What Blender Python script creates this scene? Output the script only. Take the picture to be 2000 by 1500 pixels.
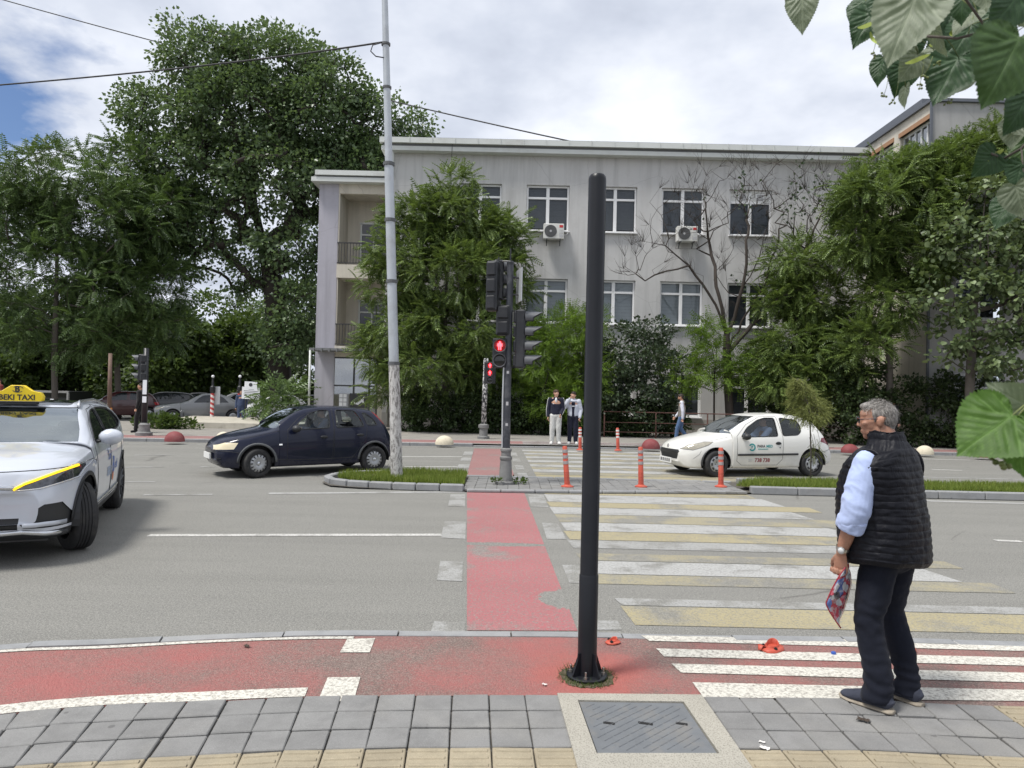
import bpy, bmesh, math, random
import numpy as np
from mathutils import Vector, Matrix, noise
from mathutils.bvhtree import BVHTree
R = math.radians
rnd = random.Random(7)
nrs = np.random.RandomState(11)
scene = bpy.context.scene
COL = scene.collection
for o in list(bpy.data.objects): bpy.data.objects.remove(o)

# ---------------------------------------------------------------- camera
FPX, CAMH, ROLL, PITCH = 1380.0, 1.744, math.atan(.023), math.atan(18/1380)
cam = bpy.data.cameras.new('camera'); camo = bpy.data.objects.new('camera', cam); COL.objects.link(camo)
cam.sensor_width = 36; cam.lens = 36*FPX/2000; cam.clip_start = .02; cam.clip_end = 3000
camo.matrix_world = Matrix.Translation((0,0,CAMH)) @ Matrix.Rotation(R(90)+PITCH,4,'X') @ Matrix.Rotation(ROLL,4,'Z')
cam.dof.use_dof = True; cam.dof.focus_distance = 14; cam.dof.aperture_fstop = 9
scene.camera = camo
# ---------------------------------------------------------------- light
SUN_DIR = Vector((-.38,-.22,.90)).normalized()
world = bpy.data.worlds.new('World'); scene.world = world; world.use_nodes = True
def build_world():
    nt = world.node_tree; n = nt.nodes; l = nt.links; n.clear()
    out = n.new('ShaderNodeOutputWorld'); bg = n.new('ShaderNodeBackground')
    sky = n.new('ShaderNodeTexSky'); sky.sky_type = 'NISHITA'; sky.sun_disc = False
    sky.sun_elevation = math.asin(SUN_DIR.z); sky.sun_rotation = math.atan2(SUN_DIR.x, SUN_DIR.y)
    tc = n.new('ShaderNodeTexCoord'); sep = n.new('ShaderNodeSeparateXYZ'); l.new(tc.outputs['Generated'], sep.inputs[0])
    def mth(op, a, b=None, clamp=False):
        m = n.new('ShaderNodeMath'); m.operation = op; m.use_clamp = clamp
        for i,v in enumerate((a,b)):
            if v is None: continue
            if isinstance(v,(int,float)): m.inputs[i].default_value = v
            else: l.new(v, m.inputs[i])
        return m.outputs[0]
    zz = mth('ADD', mth('MAXIMUM', sep.outputs[2], 0.0), .22)
    cx = mth('DIVIDE', sep.outputs[0], zz); cy = mth('DIVIDE', sep.outputs[1], zz)
    cmb = n.new('ShaderNodeCombineXYZ'); l.new(cx, cmb.inputs[0]); l.new(cy, cmb.inputs[1])
    def noi(scale, detail, w, rough=.55):
        t = n.new('ShaderNodeTexNoise'); t.noise_dimensions = '4D'; t.inputs['Scale'].default_value = scale
        t.inputs['Detail'].default_value = detail; t.inputs['W'].default_value = w; t.inputs['Roughness'].default_value = rough
        l.new(cmb.outputs[0], t.inputs['Vector']); return t.outputs['Fac']
    def ramp(fac, stops):
        r = n.new('ShaderNodeValToRGB'); l.new(fac, r.inputs[0]); e = r.color_ramp.elements
        while len(e) < len(stops): e.new(.5)
        for q,(p,c) in zip(e, stops): q.position = p; q.color = (*c,1)
        return r.outputs[0]
    n1 = noi(1.15, 6, 3.1); n2 = noi(2.6, 5, 8.4)
    mixn = mth('ADD', mth('MULTIPLY', n1, .62), mth('MULTIPLY', n2, .38))
    cloud = ramp(mixn, [(.36,(.47,.515,.62)), (.45,(.66,.71,.82)), (.53,(.86,.90,.99)), (.62,(1.08,1.11,1.15))])
    # the break in the cloud towards the left of the street, open blue beyond it
    gx, gy = -1.12, 1.46
    dx = mth('SUBTRACT', cx, gx); dy = mth('SUBTRACT', cy, gy)
    dd = mth('ADD', mth('MULTIPLY',dx,.62), mth('MULTIPLY',dy,.78)); de = mth('ADD', mth('MULTIPLY',dx,.78), mth('MULTIPLY',dy,-.62))
    d = mth('SQRT', mth('ADD', mth('MULTIPLY',mth('MULTIPLY',dd,dd),5.0), mth('MULTIPLY',de,de)))
    hole = mth('SUBTRACT', mth('ADD', d, mth('MULTIPLY', noi(4.0,6,1.7), 1.0)), .64)
    mask = mth('MULTIPLY', hole, 5.0, True)
    skc = n.new('ShaderNodeMix'); skc.data_type = 'RGBA'; skc.blend_type = 'MULTIPLY'; skc.inputs[0].default_value = 1
    l.new(sky.outputs[0], skc.inputs[6]); skc.inputs[7].default_value = (.085,.095,.115,1)
    mx = n.new('ShaderNodeMix'); mx.data_type = 'RGBA'
    l.new(mask, mx.inputs[0]); l.new(skc.outputs[2], mx.inputs[6]); l.new(cloud, mx.inputs[7])
    l.new(mx.outputs[2], bg.inputs[0]); bg.inputs[1].default_value = .80
    l.new(bg.outputs[0], out.inputs[0])
build_world()
sun = bpy.data.lights.new('sun','SUN'); sun.energy = 2.9; sun.angle = R(13); sun.color = (1,.965,.91)
suno = bpy.data.objects.new('sun', sun); COL.objects.link(suno); suno.location = (0,0,40)
suno.rotation_euler = SUN_DIR.to_track_quat('Z','Y').to_euler()
vs = scene.view_settings; vs.view_transform = 'Standard'; vs.look = 'None'; vs.gamma = 1; vs.exposure = .40; vs.use_curve_mapping = False
scene.cycles.max_bounces = 7; scene.cycles.transparent_max_bounces = 16; scene.cycles.diffuse_bounces = 3
scene.cycles.glossy_bounces = 3; scene.cycles.transmission_bounces = 4; scene.cycles.use_denoising = True

# ---------------------------------------------------------------- pixel <-> place (2000 x 1500 photograph)
def ray(px, py):
    u = (px-1000)/FPX; v = -(py-750)/FPX; c, s = math.cos(ROLL), math.sin(ROLL)
    x = c*u - s*v; z = s*u + c*v; cp, sp = math.cos(PITCH), math.sin(PITCH)
    return Vector((x, cp - sp*z, sp + cp*z))
def G(px, py, z=0.0):
    d = ray(px,py); t = (z-CAMH)/d.z; return Vector((d.x*t, d.y*t, z))
def P(px, py, Y):
    d = ray(px,py); t = Y/d.y; return Vector((d.x*t, Y, CAMH+d.z*t))

# ---------------------------------------------------------------- objects
def link(name, me, parent=None, mat=None):
    o = bpy.data.objects.new(name, me); COL.objects.link(o)
    if parent is not None: o.parent = parent
    if mat is not None and me is not None:
        me.materials.clear()
        for m in (mat if isinstance(mat,(list,tuple)) else [mat]): me.materials.append(M(m))
    return o
def tag(o, label, cat, group=None):
    o['label'] = label; o['category'] = cat
    if group: o['group'] = group
    return o
def thing(name, label, cat, loc=(0,0,0), rz=0, group=None):
    o = bpy.data.objects.new(name, None); COL.objects.link(o); o.empty_display_size = .2
    o.location = loc; o.rotation_euler = (0,0,rz)
    return tag(o, label, cat, group)
def struct(o): o['kind'] = 'structure'; return o
def stuff(o): o['kind'] = 'stuff'; return o
def copy_tree(o, parent=None):
    c = o.copy(); COL.objects.link(c)
    if parent is not None: c.parent = parent
    for ch in list(o.children): copy_tree(ch, c)
    return c

def frame_of(d, up=Vector((0,0,1))):
    d = Vector(d).normalized()
    if abs(d.dot(up)) > .98: up = Vector((0,1,0))
    s = d.cross(up).normalized(); return s, s.cross(d).normalized(), d

class MB:
    """collects shapes, builds ONE mesh object"""
    def __init__(self): self.v = []; self.f = []; self.m = []
    def add(self, vs, fs, mi=0):
        b = len(self.v); self.v += [tuple(x) for x in vs]; self.f += [tuple(i+b for i in f) for f in fs]; self.m += [mi]*len(fs); return self
    def box(self, c, s, rot=None, mi=0, bev=0):
        hx,hy,hz = s[0]/2,s[1]/2,s[2]/2; c = Vector(c)
        if bev > 0:
            vs=[]; fs=[]; b=bev
            for (x,y,z) in [(sx,sy,sz) for sx in(-1,1) for sy in(-1,1) for sz in(-1,1)]:
                vs += [(x*(hx-b),y*(hy-b),z*hz),(x*(hx-b),y*hy,z*(hz-b)),(x*hx,y*(hy-b),z*(hz-b))]
            bm = bmesh.new()
            for q in vs: bm.verts.new(q)
            r = bmesh.ops.convex_hull(bm, input=bm.verts[:]); bm.verts.index_update()
            vs=[v.co.copy() for v in bm.verts]; fs=[[v.index for v in f.verts] for f in bm.faces]; bm.free()
        else:
            vs = [(x*hx,y*hy,z*hz) for z in(-1,1) for y in(-1,1) for x in(-1,1)]
            fs = [(0,2,3,1),(4,5,7,6),(0,1,5,4),(2,6,7,3),(0,4,6,2),(1,3,7,5)]
        vs = [Vector(q) for q in vs]
        if rot is not None: vs = [rot @ q for q in vs]
        return self.add([q+c for q in vs], fs, mi)
    def tube(self, pts, rad, n=10, mi=0, cap=True, side=None):
        """rad: one radius, a list of radii or of (a,b) pairs"""
        pts = [Vector(p) for p in pts]; k = len(pts)
        if not isinstance(rad,(list,tuple)): rad = [rad]*k
        vs=[]; fs=[]; prev=None
        for i,p in enumerate(pts):
            d = pts[min(i+1,k-1)] - pts[max(i-1,0)]
            if d.length < 1e-9: d = Vector((0,0,1))
            d.normalize()
            if side is not None:
                s = Vector(side); s = (s - d*s.dot(d)).normalized(); t = d.cross(s)
            elif prev is None: s = frame_of(d)[0]; t = d.cross(s)
            else:
                s = prev - d*prev.dot(d)
                s = s.normalized() if s.length>1e-6 else frame_of(d)[0]; t = d.cross(s)
            prev = s
            a,b = rad[i] if isinstance(rad[i],(tuple,list)) else (rad[i],rad[i])
            for j in range(n):
                an = 2*math.pi*j/n; vs.append(p + s*(a*math.cos(an)) + t*(b*math.sin(an)))
        for i in range(k-1):
            for j in range(n):
                q = (j+1)%n; fs.append((i*n+j, i*n+q, (i+1)*n+q, (i+1)*n+j))
        if cap: fs.append(tuple(range(n-1,-1,-1))); fs.append(tuple((k-1)*n+j for j in range(n)))
        return self.add(vs, fs, mi)
    def capsule(self, p0, r0, p1, r1, n=12, side=None, e=4):
        """tapered limb with round ends; r may be (a,b)"""
        p0=Vector(p0); p1=Vector(p1); d=(p1-p0).normalized()
        A=lambda r:r if isinstance(r,(tuple,list)) else (r,r)
        r0=A(r0); r1=A(r1); pts=[]; rr=[]
        for i in range(e):
            a=math.pi/2*(1-i/e)*.97; pts.append(p0-d*math.sin(a)*min(r0)); rr.append((r0[0]*math.cos(a),r0[1]*math.cos(a)))
        for i in range(5):
            t=i/4; pts.append(p0.lerp(p1,t)); rr.append((r0[0]+(r1[0]-r0[0])*t,r0[1]+(r1[1]-r0[1])*t))
        for i in range(1,e+1):
            a=math.pi/2*(i/e)*.97; pts.append(p1+d*math.sin(a)*min(r1)); rr.append((r1[0]*math.cos(a),r1[1]*math.cos(a)))
        return self.tube(pts, rr, n, side=side)
    def ball(self, c, r, n=14, rot=None):
        """ellipsoid"""
        c=Vector(c); r = r if isinstance(r,(tuple,list)) else (r,r,r); vs=[]; fs=[]; k=n//2
        for i in range(k+1):
            th=math.pi*(i/k); th=min(max(th,.02),math.pi-.02)
            for j in range(n):
                an=2*math.pi*j/n; q=Vector((r[0]*math.sin(th)*math.cos(an), r[1]*math.sin(th)*math.sin(an), r[2]*math.cos(th)))
                vs.append((rot@q if rot is not None else q)+c)
        for i in range(k):
            for j in range(n):
                q=(j+1)%n; fs.append((i*n+q,i*n+j,(i+1)*n+j,(i+1)*n+q))
        fs.append(tuple(range(n))); fs.append(tuple(k*n+j for j in range(n-1,-1,-1)))
        return self.add(vs,fs)
    def lathe(self, prof, c=(0,0,0), n=24, mi=0, rot=None, cap=True):
        """prof: (radius, height) pairs about z"""
        c=Vector(c); vs=[]; fs=[]; k=len(prof)
        for r,z in prof:
            for j in range(n):
                an=2*math.pi*j/n; q=Vector((r*math.cos(an),r*math.sin(an),z)); vs.append((rot@q if rot is not None else q)+c)
        for i in range(k-1):
            for j in range(n):
                q=(j+1)%n; fs.append((i*n+j,i*n+q,(i+1)*n+q,(i+1)*n+j))
        if cap: fs.append(tuple(range(n-1,-1,-1))); fs.append(tuple((k-1)*n+j for j in range(n)))
        return self.add(vs,fs,mi)
    def prism(self, poly, z0, z1, mi=0, f=None):
        """vertical prism from a 2-D outline; f maps (a,b,c) to a point"""
        n=len(poly); f = f or (lambda a,b,c:(a,b,c))
        vs=[f(p[0],p[1],z0) for p in poly]+[f(p[0],p[1],z1) for p in poly]
        fs=[tuple(range(n-1,-1,-1)), tuple(range(n,2*n))]+[(i,(i+1)%n,n+(i+1)%n,n+i) for i in range(n)]
        return self.add(vs,fs,mi)
    def mesh(self, name, smooth=False, ang=None):
        me=bpy.data.meshes.new(name); me.from_pydata(self.v,[],self.f); me.polygons.foreach_set('material_index',self.m)
        me.validate(); me.update()
        if smooth:
            me.shade_smooth()
            if ang: me.set_sharp_from_angle(angle=R(ang))
        return me
    def build(self, name, mat, parent=None, smooth=False, ang=None, fixn=True):
        me=self.mesh(name,smooth,ang)
        if fixn:
            bm=bmesh.new(); bm.from_mesh(me); bmesh.ops.recalc_face_normals(bm,faces=bm.faces[:]); bm.to_mesh(me); bm.free()
        return link(name,me,parent,mat)

def np_mesh(name, V, F, smooth=False):
    """V (n,3), F (m,k) arrays -> mesh, quickly"""
    V=np.asarray(V,np.float32); F=np.asarray(F,np.int32); me=bpy.data.meshes.new(name)
    m,k=F.shape; me.vertices.add(len(V)); me.vertices.foreach_set('co',V.ravel())
    me.loops.add(m*k); me.loops.foreach_set('vertex_index',F.ravel())
    me.polygons.add(m); me.polygons.foreach_set('loop_start',np.arange(0,m*k,k,dtype=np.int32))
    if smooth: me.polygons.foreach_set('use_smooth',np.ones(m,bool))
    me.update(calc_edges=True); return me

_TS=bpy.data.scenes.new('workshop')     # modifiers are worked out in here, away from the big scene
def baked(o):
    _TS.collection.objects.link(o); vl=_TS.view_layers[0]; vl.update(); dg=vl.depsgraph
    me=bpy.data.meshes.new_from_object(o.evaluated_get(dg)); bpy.data.objects.remove(o); return me
def remesh(mb, voxel, smooth_it=3, fn=None, name='m'):
    """union of overlapping closed shapes -> one continuous surface"""
    me=mb.mesh(name); o=bpy.data.objects.new('tmp',me)
    md=o.modifiers.new('r','REMESH'); md.mode='VOXEL'; md.voxel_size=voxel; md.use_smooth_shade=True
    if smooth_it: s=o.modifiers.new('s','SMOOTH'); s.iterations=smooth_it; s.factor=.5
    me2=baked(o); bpy.data.meshes.remove(me)
    if fn:
        n=len(me2.vertices); co=np.empty(n*3,np.float32); no=np.empty(n*3,np.float32); me2.vertices.foreach_get('co',co); me2.vertex_normals.foreach_get('vector',no)
        co=[fn(Vector(c),Vector(m)) for c,m in zip(co.reshape(-1,3),no.reshape(-1,3))]; me2.vertices.foreach_set('co',np.array(co,np.float32).ravel())
    me2.name=name; me2.update(); me2.shade_smooth(); return me2

def text_mesh(s, size, extrude=0.0, bold=0.0, align='CENTER', space=1.0, shear=0):
    cu=bpy.data.curves.new('txt','FONT'); cu.body=s; cu.size=size; cu.extrude=extrude; cu.offset=bold; cu.align_x=align; cu.align_y='CENTER'
    cu.space_character=space; cu.shear=shear; cu.resolution_u=3
    return baked(bpy.data.objects.new('tmp',cu))

# ---------------------------------------------------------------- materials
_M={}
def M(x): return _M[x] if isinstance(x,str) else x
class NT:
    def __init__(s,name):
        s.m=bpy.data.materials.new(name); s.m.use_nodes=True; s.n=s.m.node_tree.nodes; s.l=s.m.node_tree.links; s.n.clear()
        s.out=s.n.new('ShaderNodeOutputMaterial'); _M[name]=s.m; s.tc=None
    def coord(s,kind='Object'):
        if s.tc is None: s.tc=s.n.new('ShaderNodeTexCoord')
        return s.tc.outputs[kind]
    def geo(s): return s.n.new('ShaderNodeNewGeometry')
    def put(s,v,inp):
        if v is None: return
        if hasattr(v,'is_output'): s.l.new(v,inp)
        elif isinstance(v,(tuple,list)) and len(v)==3 and inp.type=='RGBA': inp.default_value=(*v,1)
        else: inp.default_value=v
    def math(s,op,a,b=None,clamp=False):
        m=s.n.new('ShaderNodeMath'); m.operation=op; m.use_clamp=clamp; s.put(a,m.inputs[0])
        if b is not None: s.put(b,m.inputs[1])
        return m.outputs[0]
    def noise(s,scale,detail=4,rough=.55,vec=None,dist=0):
        t=s.n.new('ShaderNodeTexNoise'); t.inputs['Scale'].default_value=scale; t.inputs['Detail'].default_value=detail
        t.inputs['Roughness'].default_value=rough; t.inputs['Distortion'].default_value=dist; s.put(vec if vec is not None else s.coord(),t.inputs['Vector']); return t.outputs['Fac']
    def voro(s,scale,vec=None,feat='F1',out='Distance'):
        t=s.n.new('ShaderNodeTexVoronoi'); t.feature=feat; t.inputs['Scale'].default_value=scale; s.put(vec if vec is not None else s.coord(),t.inputs['Vector']); return t.outputs[out]
    def mapp(s,scale=(1,1,1),loc=(0,0,0),rot=(0,0,0),vec=None):
        t=s.n.new('ShaderNodeMapping'); s.put(vec if vec is not None else s.coord(),t.inputs[0]); t.inputs['Location'].default_value=loc; t.inputs['Rotation'].default_value=rot; t.inputs['Scale'].default_value=scale; return t.outputs[0]
    def ramp(s,f,stops,interp='LINEAR'):
        r=s.n.new('ShaderNodeValToRGB'); s.put(f,r.inputs[0]); e=r.color_ramp.elements; r.color_ramp.interpolation=interp
        while len(e)<len(stops): e.new(.5)
        for q,(p,c) in zip(e,stops):
            q.position=p; q.color=(*c,1) if isinstance(c,(tuple,list)) else (c,c,c,1)
        return r.outputs[0]
    def mix(s,f,a,b,blend='MIX'):
        m=s.n.new('ShaderNodeMix'); m.data_type='RGBA'; m.blend_type=blend; s.put(f,m.inputs[0]); s.put(a,m.inputs[6]); s.put(b,m.inputs[7]); return m.outputs[2]
    def bump(s,h,strength=.3,dist=.01):
        b=s.n.new('ShaderNodeBump'); b.inputs['Strength'].default_value=strength; b.inputs['Distance'].default_value=dist; s.put(h,b.inputs['Height']); return b.outputs[0]
    def princ(s,col,rough=.6,metal=0,spec=.5,nor=None,coat=0,alpha=None,emit=None,es=0,trans=0,sheen=0):
        p=s.n.new('ShaderNodeBsdfPrincipled'); s.put(col,p.inputs['Base Color']); s.put(rough,p.inputs['Roughness']); s.put(metal,p.inputs['Metallic'])
        p.inputs['Specular IOR Level'].default_value=spec; p.inputs['Coat Weight'].default_value=coat; p.inputs['Coat Roughness'].default_value=.04
        if nor is not None: s.l.new(nor,p.inputs['Normal'])
        if emit is not None: s.put(emit,p.inputs['Emission Color']); p.inputs['Emission Strength'].default_value=es
        p.inputs['Transmission Weight'].default_value=trans; p.inputs['Sheen Weight'].default_value=sheen
        return p.outputs[0]
    def surf(s,sh): s.l.new(sh,s.out.inputs['Surface']); return s.m
def simple(name,col,rough=.6,metal=0,spec=.5,var=.12,scale=6,coat=0,bump=0,bscale=60,emit=None,es=0,dirt=None):
    t=NT(name); f=t.noise(scale,5,.6); c=t.mix(f,tuple(max(0,x*(1-var)) for x in col),tuple(min(1,x*(1+var)) for x in col))
    if dirt: c=t.mix(t.ramp(t.noise(scale*.6,6,.65),[(.50,0),(.72,dirt[1])]),c,dirt[0])
    nor=t.bump(t.noise(bscale,4,.6),bump,.01) if bump else None
    return t.surf(t.princ(c,rough,metal,spec,nor,coat,emit=emit,es=es))
def asphalt_col(t, base=(.232,.226,.208), vec=None):
    v = vec if vec is not None else t.geo().outputs['Position']
    big=t.noise(.35,5,.6,v); mid=t.noise(3.2,5,.65,v); fine=t.voro(95,v); grit=t.noise(190,2,.7,v)
    streak=t.noise(1.2,4,.6,t.mapp((.12,1.6,1),vec=v))
    c=t.mix(big,tuple(x*.84 for x in base),tuple(x*1.10 for x in base))
    c=t.mix(t.ramp(streak,[(.40,0),(.66,.75)]),c,tuple(x*.70 for x in base)); c=t.mix(t.ramp(t.noise(.9,5,.65,t.mapp((.22,1.1,1),(7,3,0),vec=v)),[(.50,0),(.70,.55)]),c,tuple(x*1.22 for x in base))
    c=t.mix(t.ramp(mid,[(.35,0),(.75,.55)]),c,(base[0]*.80,base[1]*.80,base[2]*.82))
    c=t.mix(t.ramp(fine,[(.25,.30),(.62,0)]),c,(base[0]*1.65,base[1]*1.62,base[2]*1.55))
    c=t.mix(t.ramp(grit,[(.40,.75),(.54,0)]),c,(base[0]*.38,base[1]*.42,base[2]*.42))
    sp1=t.noise(34,3,.7,v); sp2=t.noise(78,2,.7,v)
    c=t.mix(t.ramp(sp1,[(.38,.62),(.50,0)]),c,tuple(x*.58 for x in base)); c=t.mix(t.ramp(sp2,[(.50,0),(.62,.62)]),c,tuple(x*1.5 for x in base))
    oil=t.ramp(t.voro(.55,t.mix(.15,v,t_noise_col(t,v))),[(.05,.38),(.11,0)]); c=t.mix(oil,c,tuple(x*.5 for x in base))
    crack=t.voro(.42,t.mix(.08,v,t_noise_col(t,v)),'DISTANCE_TO_EDGE')
    cm=t.math('MULTIPLY',t.ramp(crack,[(.0,1),(.006,0)]),t.ramp(t.noise(.5,3,.5,v),[(.58,0),(.64,.6)]))
    c=t.mix(cm,c,(.07,.067,.06))
    h=t.math('ADD',t.math('MULTIPLY',fine,.6),grit)
    return c,h
def t_noise_col(t,v):
    n=t.n.new('ShaderNodeTexNoise'); n.inputs['Scale'].default_value=2.2; n.inputs['Detail'].default_value=4; t.put(v,n.inputs['Vector']); return n.outputs['Color']
def paint_mat(name,col,wear=.5,wscale=2.2,sharp=.10,base=(.232,.226,.208),rough=.75,patch=None):
    """road paint worn down to the asphalt it lies on; wear = share of paint lost"""
    t=NT(name); v=t.geo().outputs['Position']; a,h=asphalt_col(t,base,v)
    k1=t.ramp(t.noise(wscale,6,.66,v),[(max(0,wear-.09),.10),(wear+.05,1)]); k2=t.ramp(t.noise(46,4,.75,v),[(.36,.12),(.54,1)])
    keep=t.math('MULTIPLY',t.math('MULTIPLY',k1,k2),.9)
    tone=t.noise(.9,4,.6,v); pc=t.mix(tone,tuple(x*.82 for x in col),tuple(min(1,x*1.12) for x in col))
    pc=t.mix(t.ramp(t.noise(150,2,.7,v),[(.36,.5),(.5,0)]),pc,tuple(x*.5 for x in col))
    c=t.mix(keep,a,pc)
    if patch:
        for (x,y,r,f) in patch:   # bare spots where the paint has lifted
            m=t.n.new('ShaderNodeVectorMath'); m.operation='SUBTRACT'; t.put(v,m.inputs[0]); m.inputs[1].default_value=(x,y,0)
            sc=t.mapp((1/r,1/(r*f),0),vec=m.outputs[0]); L=t.n.new('ShaderNodeVectorMath'); L.operation='LENGTH'; t.put(sc,L.inputs[0])
            d=t.math('ADD',L.outputs['Value'],t.math('MULTIPLY',t.noise(9,5,.6,v),.9))
            c=t.mix(t.ramp(d,[(.0,1),(.33,1),(.40,0)] ) if False else t.math('LESS_THAN',d,1.35),c,a)
    return t.surf(t.princ(c,rough,spec=.25,nor=t.bump(h,.35,.004)))
def build_mats():
    t=NT('asphalt'); c,h=asphalt_col(t); t.surf(t.princ(c,.82,spec=.25,nor=t.bump(h,.45,.005)))
    t=NT('path_asphalt'); c,h=asphalt_col(t,(.24,.215,.19)); t.surf(t.princ(c,.85,spec=.2,nor=t.bump(h,.6,.006)))
    paint_mat('paint_red',(.40,.125,.135),.41,1.1,.09,patch=[(.46,6.05,.20,1.5),(-.1,8.15,.75,.13)])
    paint_mat('paint_red_far',(.33,.14,.138),.38,1.2,.10)
    paint_mat('paint_white',(.45,.45,.44),.43,1.8)
    paint_mat('paint_white_old',(.38,.38,.37),.49,2.2,.13)
    paint_mat('paint_white_fresh',(.70,.69,.63),.36,3,.08)
    paint_mat('paint_line',(.62,.61,.58),.42,2,.16)
    paint_mat('paint_yellow',(.40,.345,.20),.43,1.3)
    paint_mat('paint_yellow_old',(.36,.32,.205),.52,1.3)
    paint_mat('path_white',(.68,.66,.59),.33,3,.10,(.24,.215,.19))
    # the cycle path: red sprayed over coarse asphalt, fresh again round the foot of the black post
    t=NT('path_red'); v=t.geo().outputs['Position']; a,h=asphalt_col(t,(.25,.215,.19),v)
    m=t.n.new('ShaderNodeVectorMath'); m.operation='DISTANCE'; t.put(v,m.inputs[0]); m.inputs[1].default_value=(.55,4.38,.03)
    near=t.ramp(t.math('ADD',m.outputs['Value'],t.math('MULTIPLY',t.noise(4,4,.6,v),.35)),[(.22,.22),(.6,.10),(1.1,0)])
    w=t.math('ADD',t.math('ADD',t.math('MULTIPLY',t.noise(1.6,5,.62,v),.62),t.math('MULTIPLY',t.noise(48,4,.8,v),.46)),near)
    sx=t.n.new('ShaderNodeSeparateXYZ'); t.put(v,sx.inputs[0])
    w=t.math('ADD',w,t.ramp(t.math('MULTIPLY',t.math('ADD',sx.outputs[0],2.6),.5),[(0,.10),(.7,-.0),(1,-.035)]))
    keep=t.ramp(w,[(.47,.10),(.70,.85)])
    red=t.mix(t.ramp(near,[(.08,0),(.3,1)]),(.44,.15,.14),(.54,.135,.10))
    c=t.mix(keep,a,red); t.surf(t.princ(c,.85,spec=.2,nor=t.bump(h,.9,.012)))
    # stones, concrete
    for nm,col in (('paver',(.225,.223,.218)),('paver_tan',(.33,.285,.205)),('kerb',(.275,.28,.285)),('paver_far',(.29,.275,.25))):
        t=NT(nm); oi=t.n.new('ShaderNodeObjectInfo'); v=t.geo().outputs['Position']
        c=t.mix(oi.outputs['Random'],tuple(x*.93 for x in col),tuple(x*1.06 for x in col))
        c=t.mix(t.ramp(t.noise(5,6,.7,v),[(.42,0),(.70,.7)]),c,tuple(x*.66 for x in col)); c=t.mix(t.ramp(t.noise(1.3,4,.6,v),[(.5,0),(.7,.5)]),c,(col[0]*1.22,col[1]*1.18,col[2]*1.1))
        c=t.mix(t.ramp(t.noise(160,3,.7,v),[(.35,.5),(.5,0)]),c,tuple(x*.6 for x in col))
        c=t.mix(t.ramp(t.noise(220,2,.7,v),[(.58,0),(.68,.45)]),c,tuple(x*1.6 for x in col))
        c=t.mix(t.ramp(t.voro(3.1,v),[(.045,.55),(.06,0)]),c,tuple(x*.35 for x in col))   # trodden gum
        t.surf(t.princ(c,.85,spec=.25,nor=t.bump(t.noise(120,4,.7,v),.35,.004)))
    simple('joint',(.088,.080,.068),.95,var=.35,scale=30,bump=.5,bscale=120)
    t=NT('concrete'); v=t.geo().outputs['Position']; c=t.mix(t.noise(3,6,.65,v),(.30,.285,.245),(.46,.435,.375)); c=t.mix(t.ramp(t.noise(130,3,.7,v),[(.38,.7),(.5,0)]),c,(.16,.15,.13))
    t.surf(t.princ(c,.9,spec=.2,nor=t.bump(t.noise(70,5,.7,v),.6,.006)))
    simple('concrete_pale',(.47,.44,.37),.9,var=.18,scale=4,bump=.3,bscale=50,dirt=((.2,.18,.14),.6))
    simple('concrete_beige',(.62,.56,.43),.85,var=.10,scale=7,bump=.2,bscale=60,dirt=((.28,.24,.18),.5))
    simple('dome_red',(.20,.042,.045),.7,var=.18,scale=6,bump=.2,bscale=60,dirt=((.22,.12,.11),.5))
    simple('iron',(.185,.195,.205),.55,metal=.35,var=.2,scale=12,bump=.25,bscale=180,dirt=((.27,.25,.22),.6))
    simple('soil',(.10,.078,.05),.95,var=.4,scale=14,bump=.8,bscale=40)
    t=NT('ground_park'); v=t.geo().outputs['Position']; c=t.mix(t.noise(.5,6,.6,v),(.05,.055,.025),(.12,.10,.07)); t.surf(t.princ(c,.95,spec=.1))
    # walls
    for nm,col,dk in (('stucco',(.58,.575,.565),(.46,.455,.45)),('stucco_wing',(.44,.435,.43),(.32,.315,.31)),('stucco_lilac',(.44,.43,.48),(.36,.35,.39)),('stucco_cream',(.66,.62,.54),(.47,.43,.36))):  # stucco_wing is greyed so the wing front's shade sits in its colour
        t=NT(nm); v=t.geo().outputs['Position']; c=t.mix(t.noise(.45,6,.62,v),dk,col)
        c=t.mix(.45,c,col)
        st=t.noise(1.0,5,.6,t.mapp((2.6,2.6,.16),vec=v)); c=t.mix(t.ramp(st,[(.48,0),(.70,.70)]),c,tuple(x*.66 for x in col)); c=t.mix(t.ramp(t.noise(.8,6,.7,v),[(.50,0),(.60,.35)]),c,(col[0]*.80,col[1]*.79,col[2]*.78)); ck=t.voro(.30,t.mix(.12,v,t_noise_col(t,v)),'DISTANCE_TO_EDGE'); c=t.mix(t.ramp(ck,[(0,.45),(.004,0)]),c,tuple(x*.5 for x in col))
        c=t.mix(t.ramp(t.noise(3.5,6,.7,v),[(.62,0),(.72,.45)]),c,tuple(min(1,x*1.14) for x in col))
        t.surf(t.princ(c,.92,spec=.15,nor=t.bump(t.noise(38,5,.7,v),.35,.012)))
    simple('plinth',(.36,.345,.32),.95,var=.22,scale=2,bump=.4,bscale=30,dirt=((.2,.19,.17),.6))
    simple('fascia',(.60,.62,.60),.5,var=.10,scale=1.5,dirt=((.38,.37,.34),.5))
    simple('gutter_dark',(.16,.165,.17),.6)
    simple('roof_sheet',(.13,.14,.16),.5,metal=.4)
    simple('brown_lintel',(.36,.20,.11),.7,var=.2)
    simple('white_pvc',(.80,.80,.80),.35,var=.05,scale=3)
    simple('dark_frame',(.03,.032,.035),.4)
    simple('rail_dark',(.045,.045,.048),.5,metal=.3)
    simple('rail_rust',(.13,.062,.05),.7,var=.3,scale=9)
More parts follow.
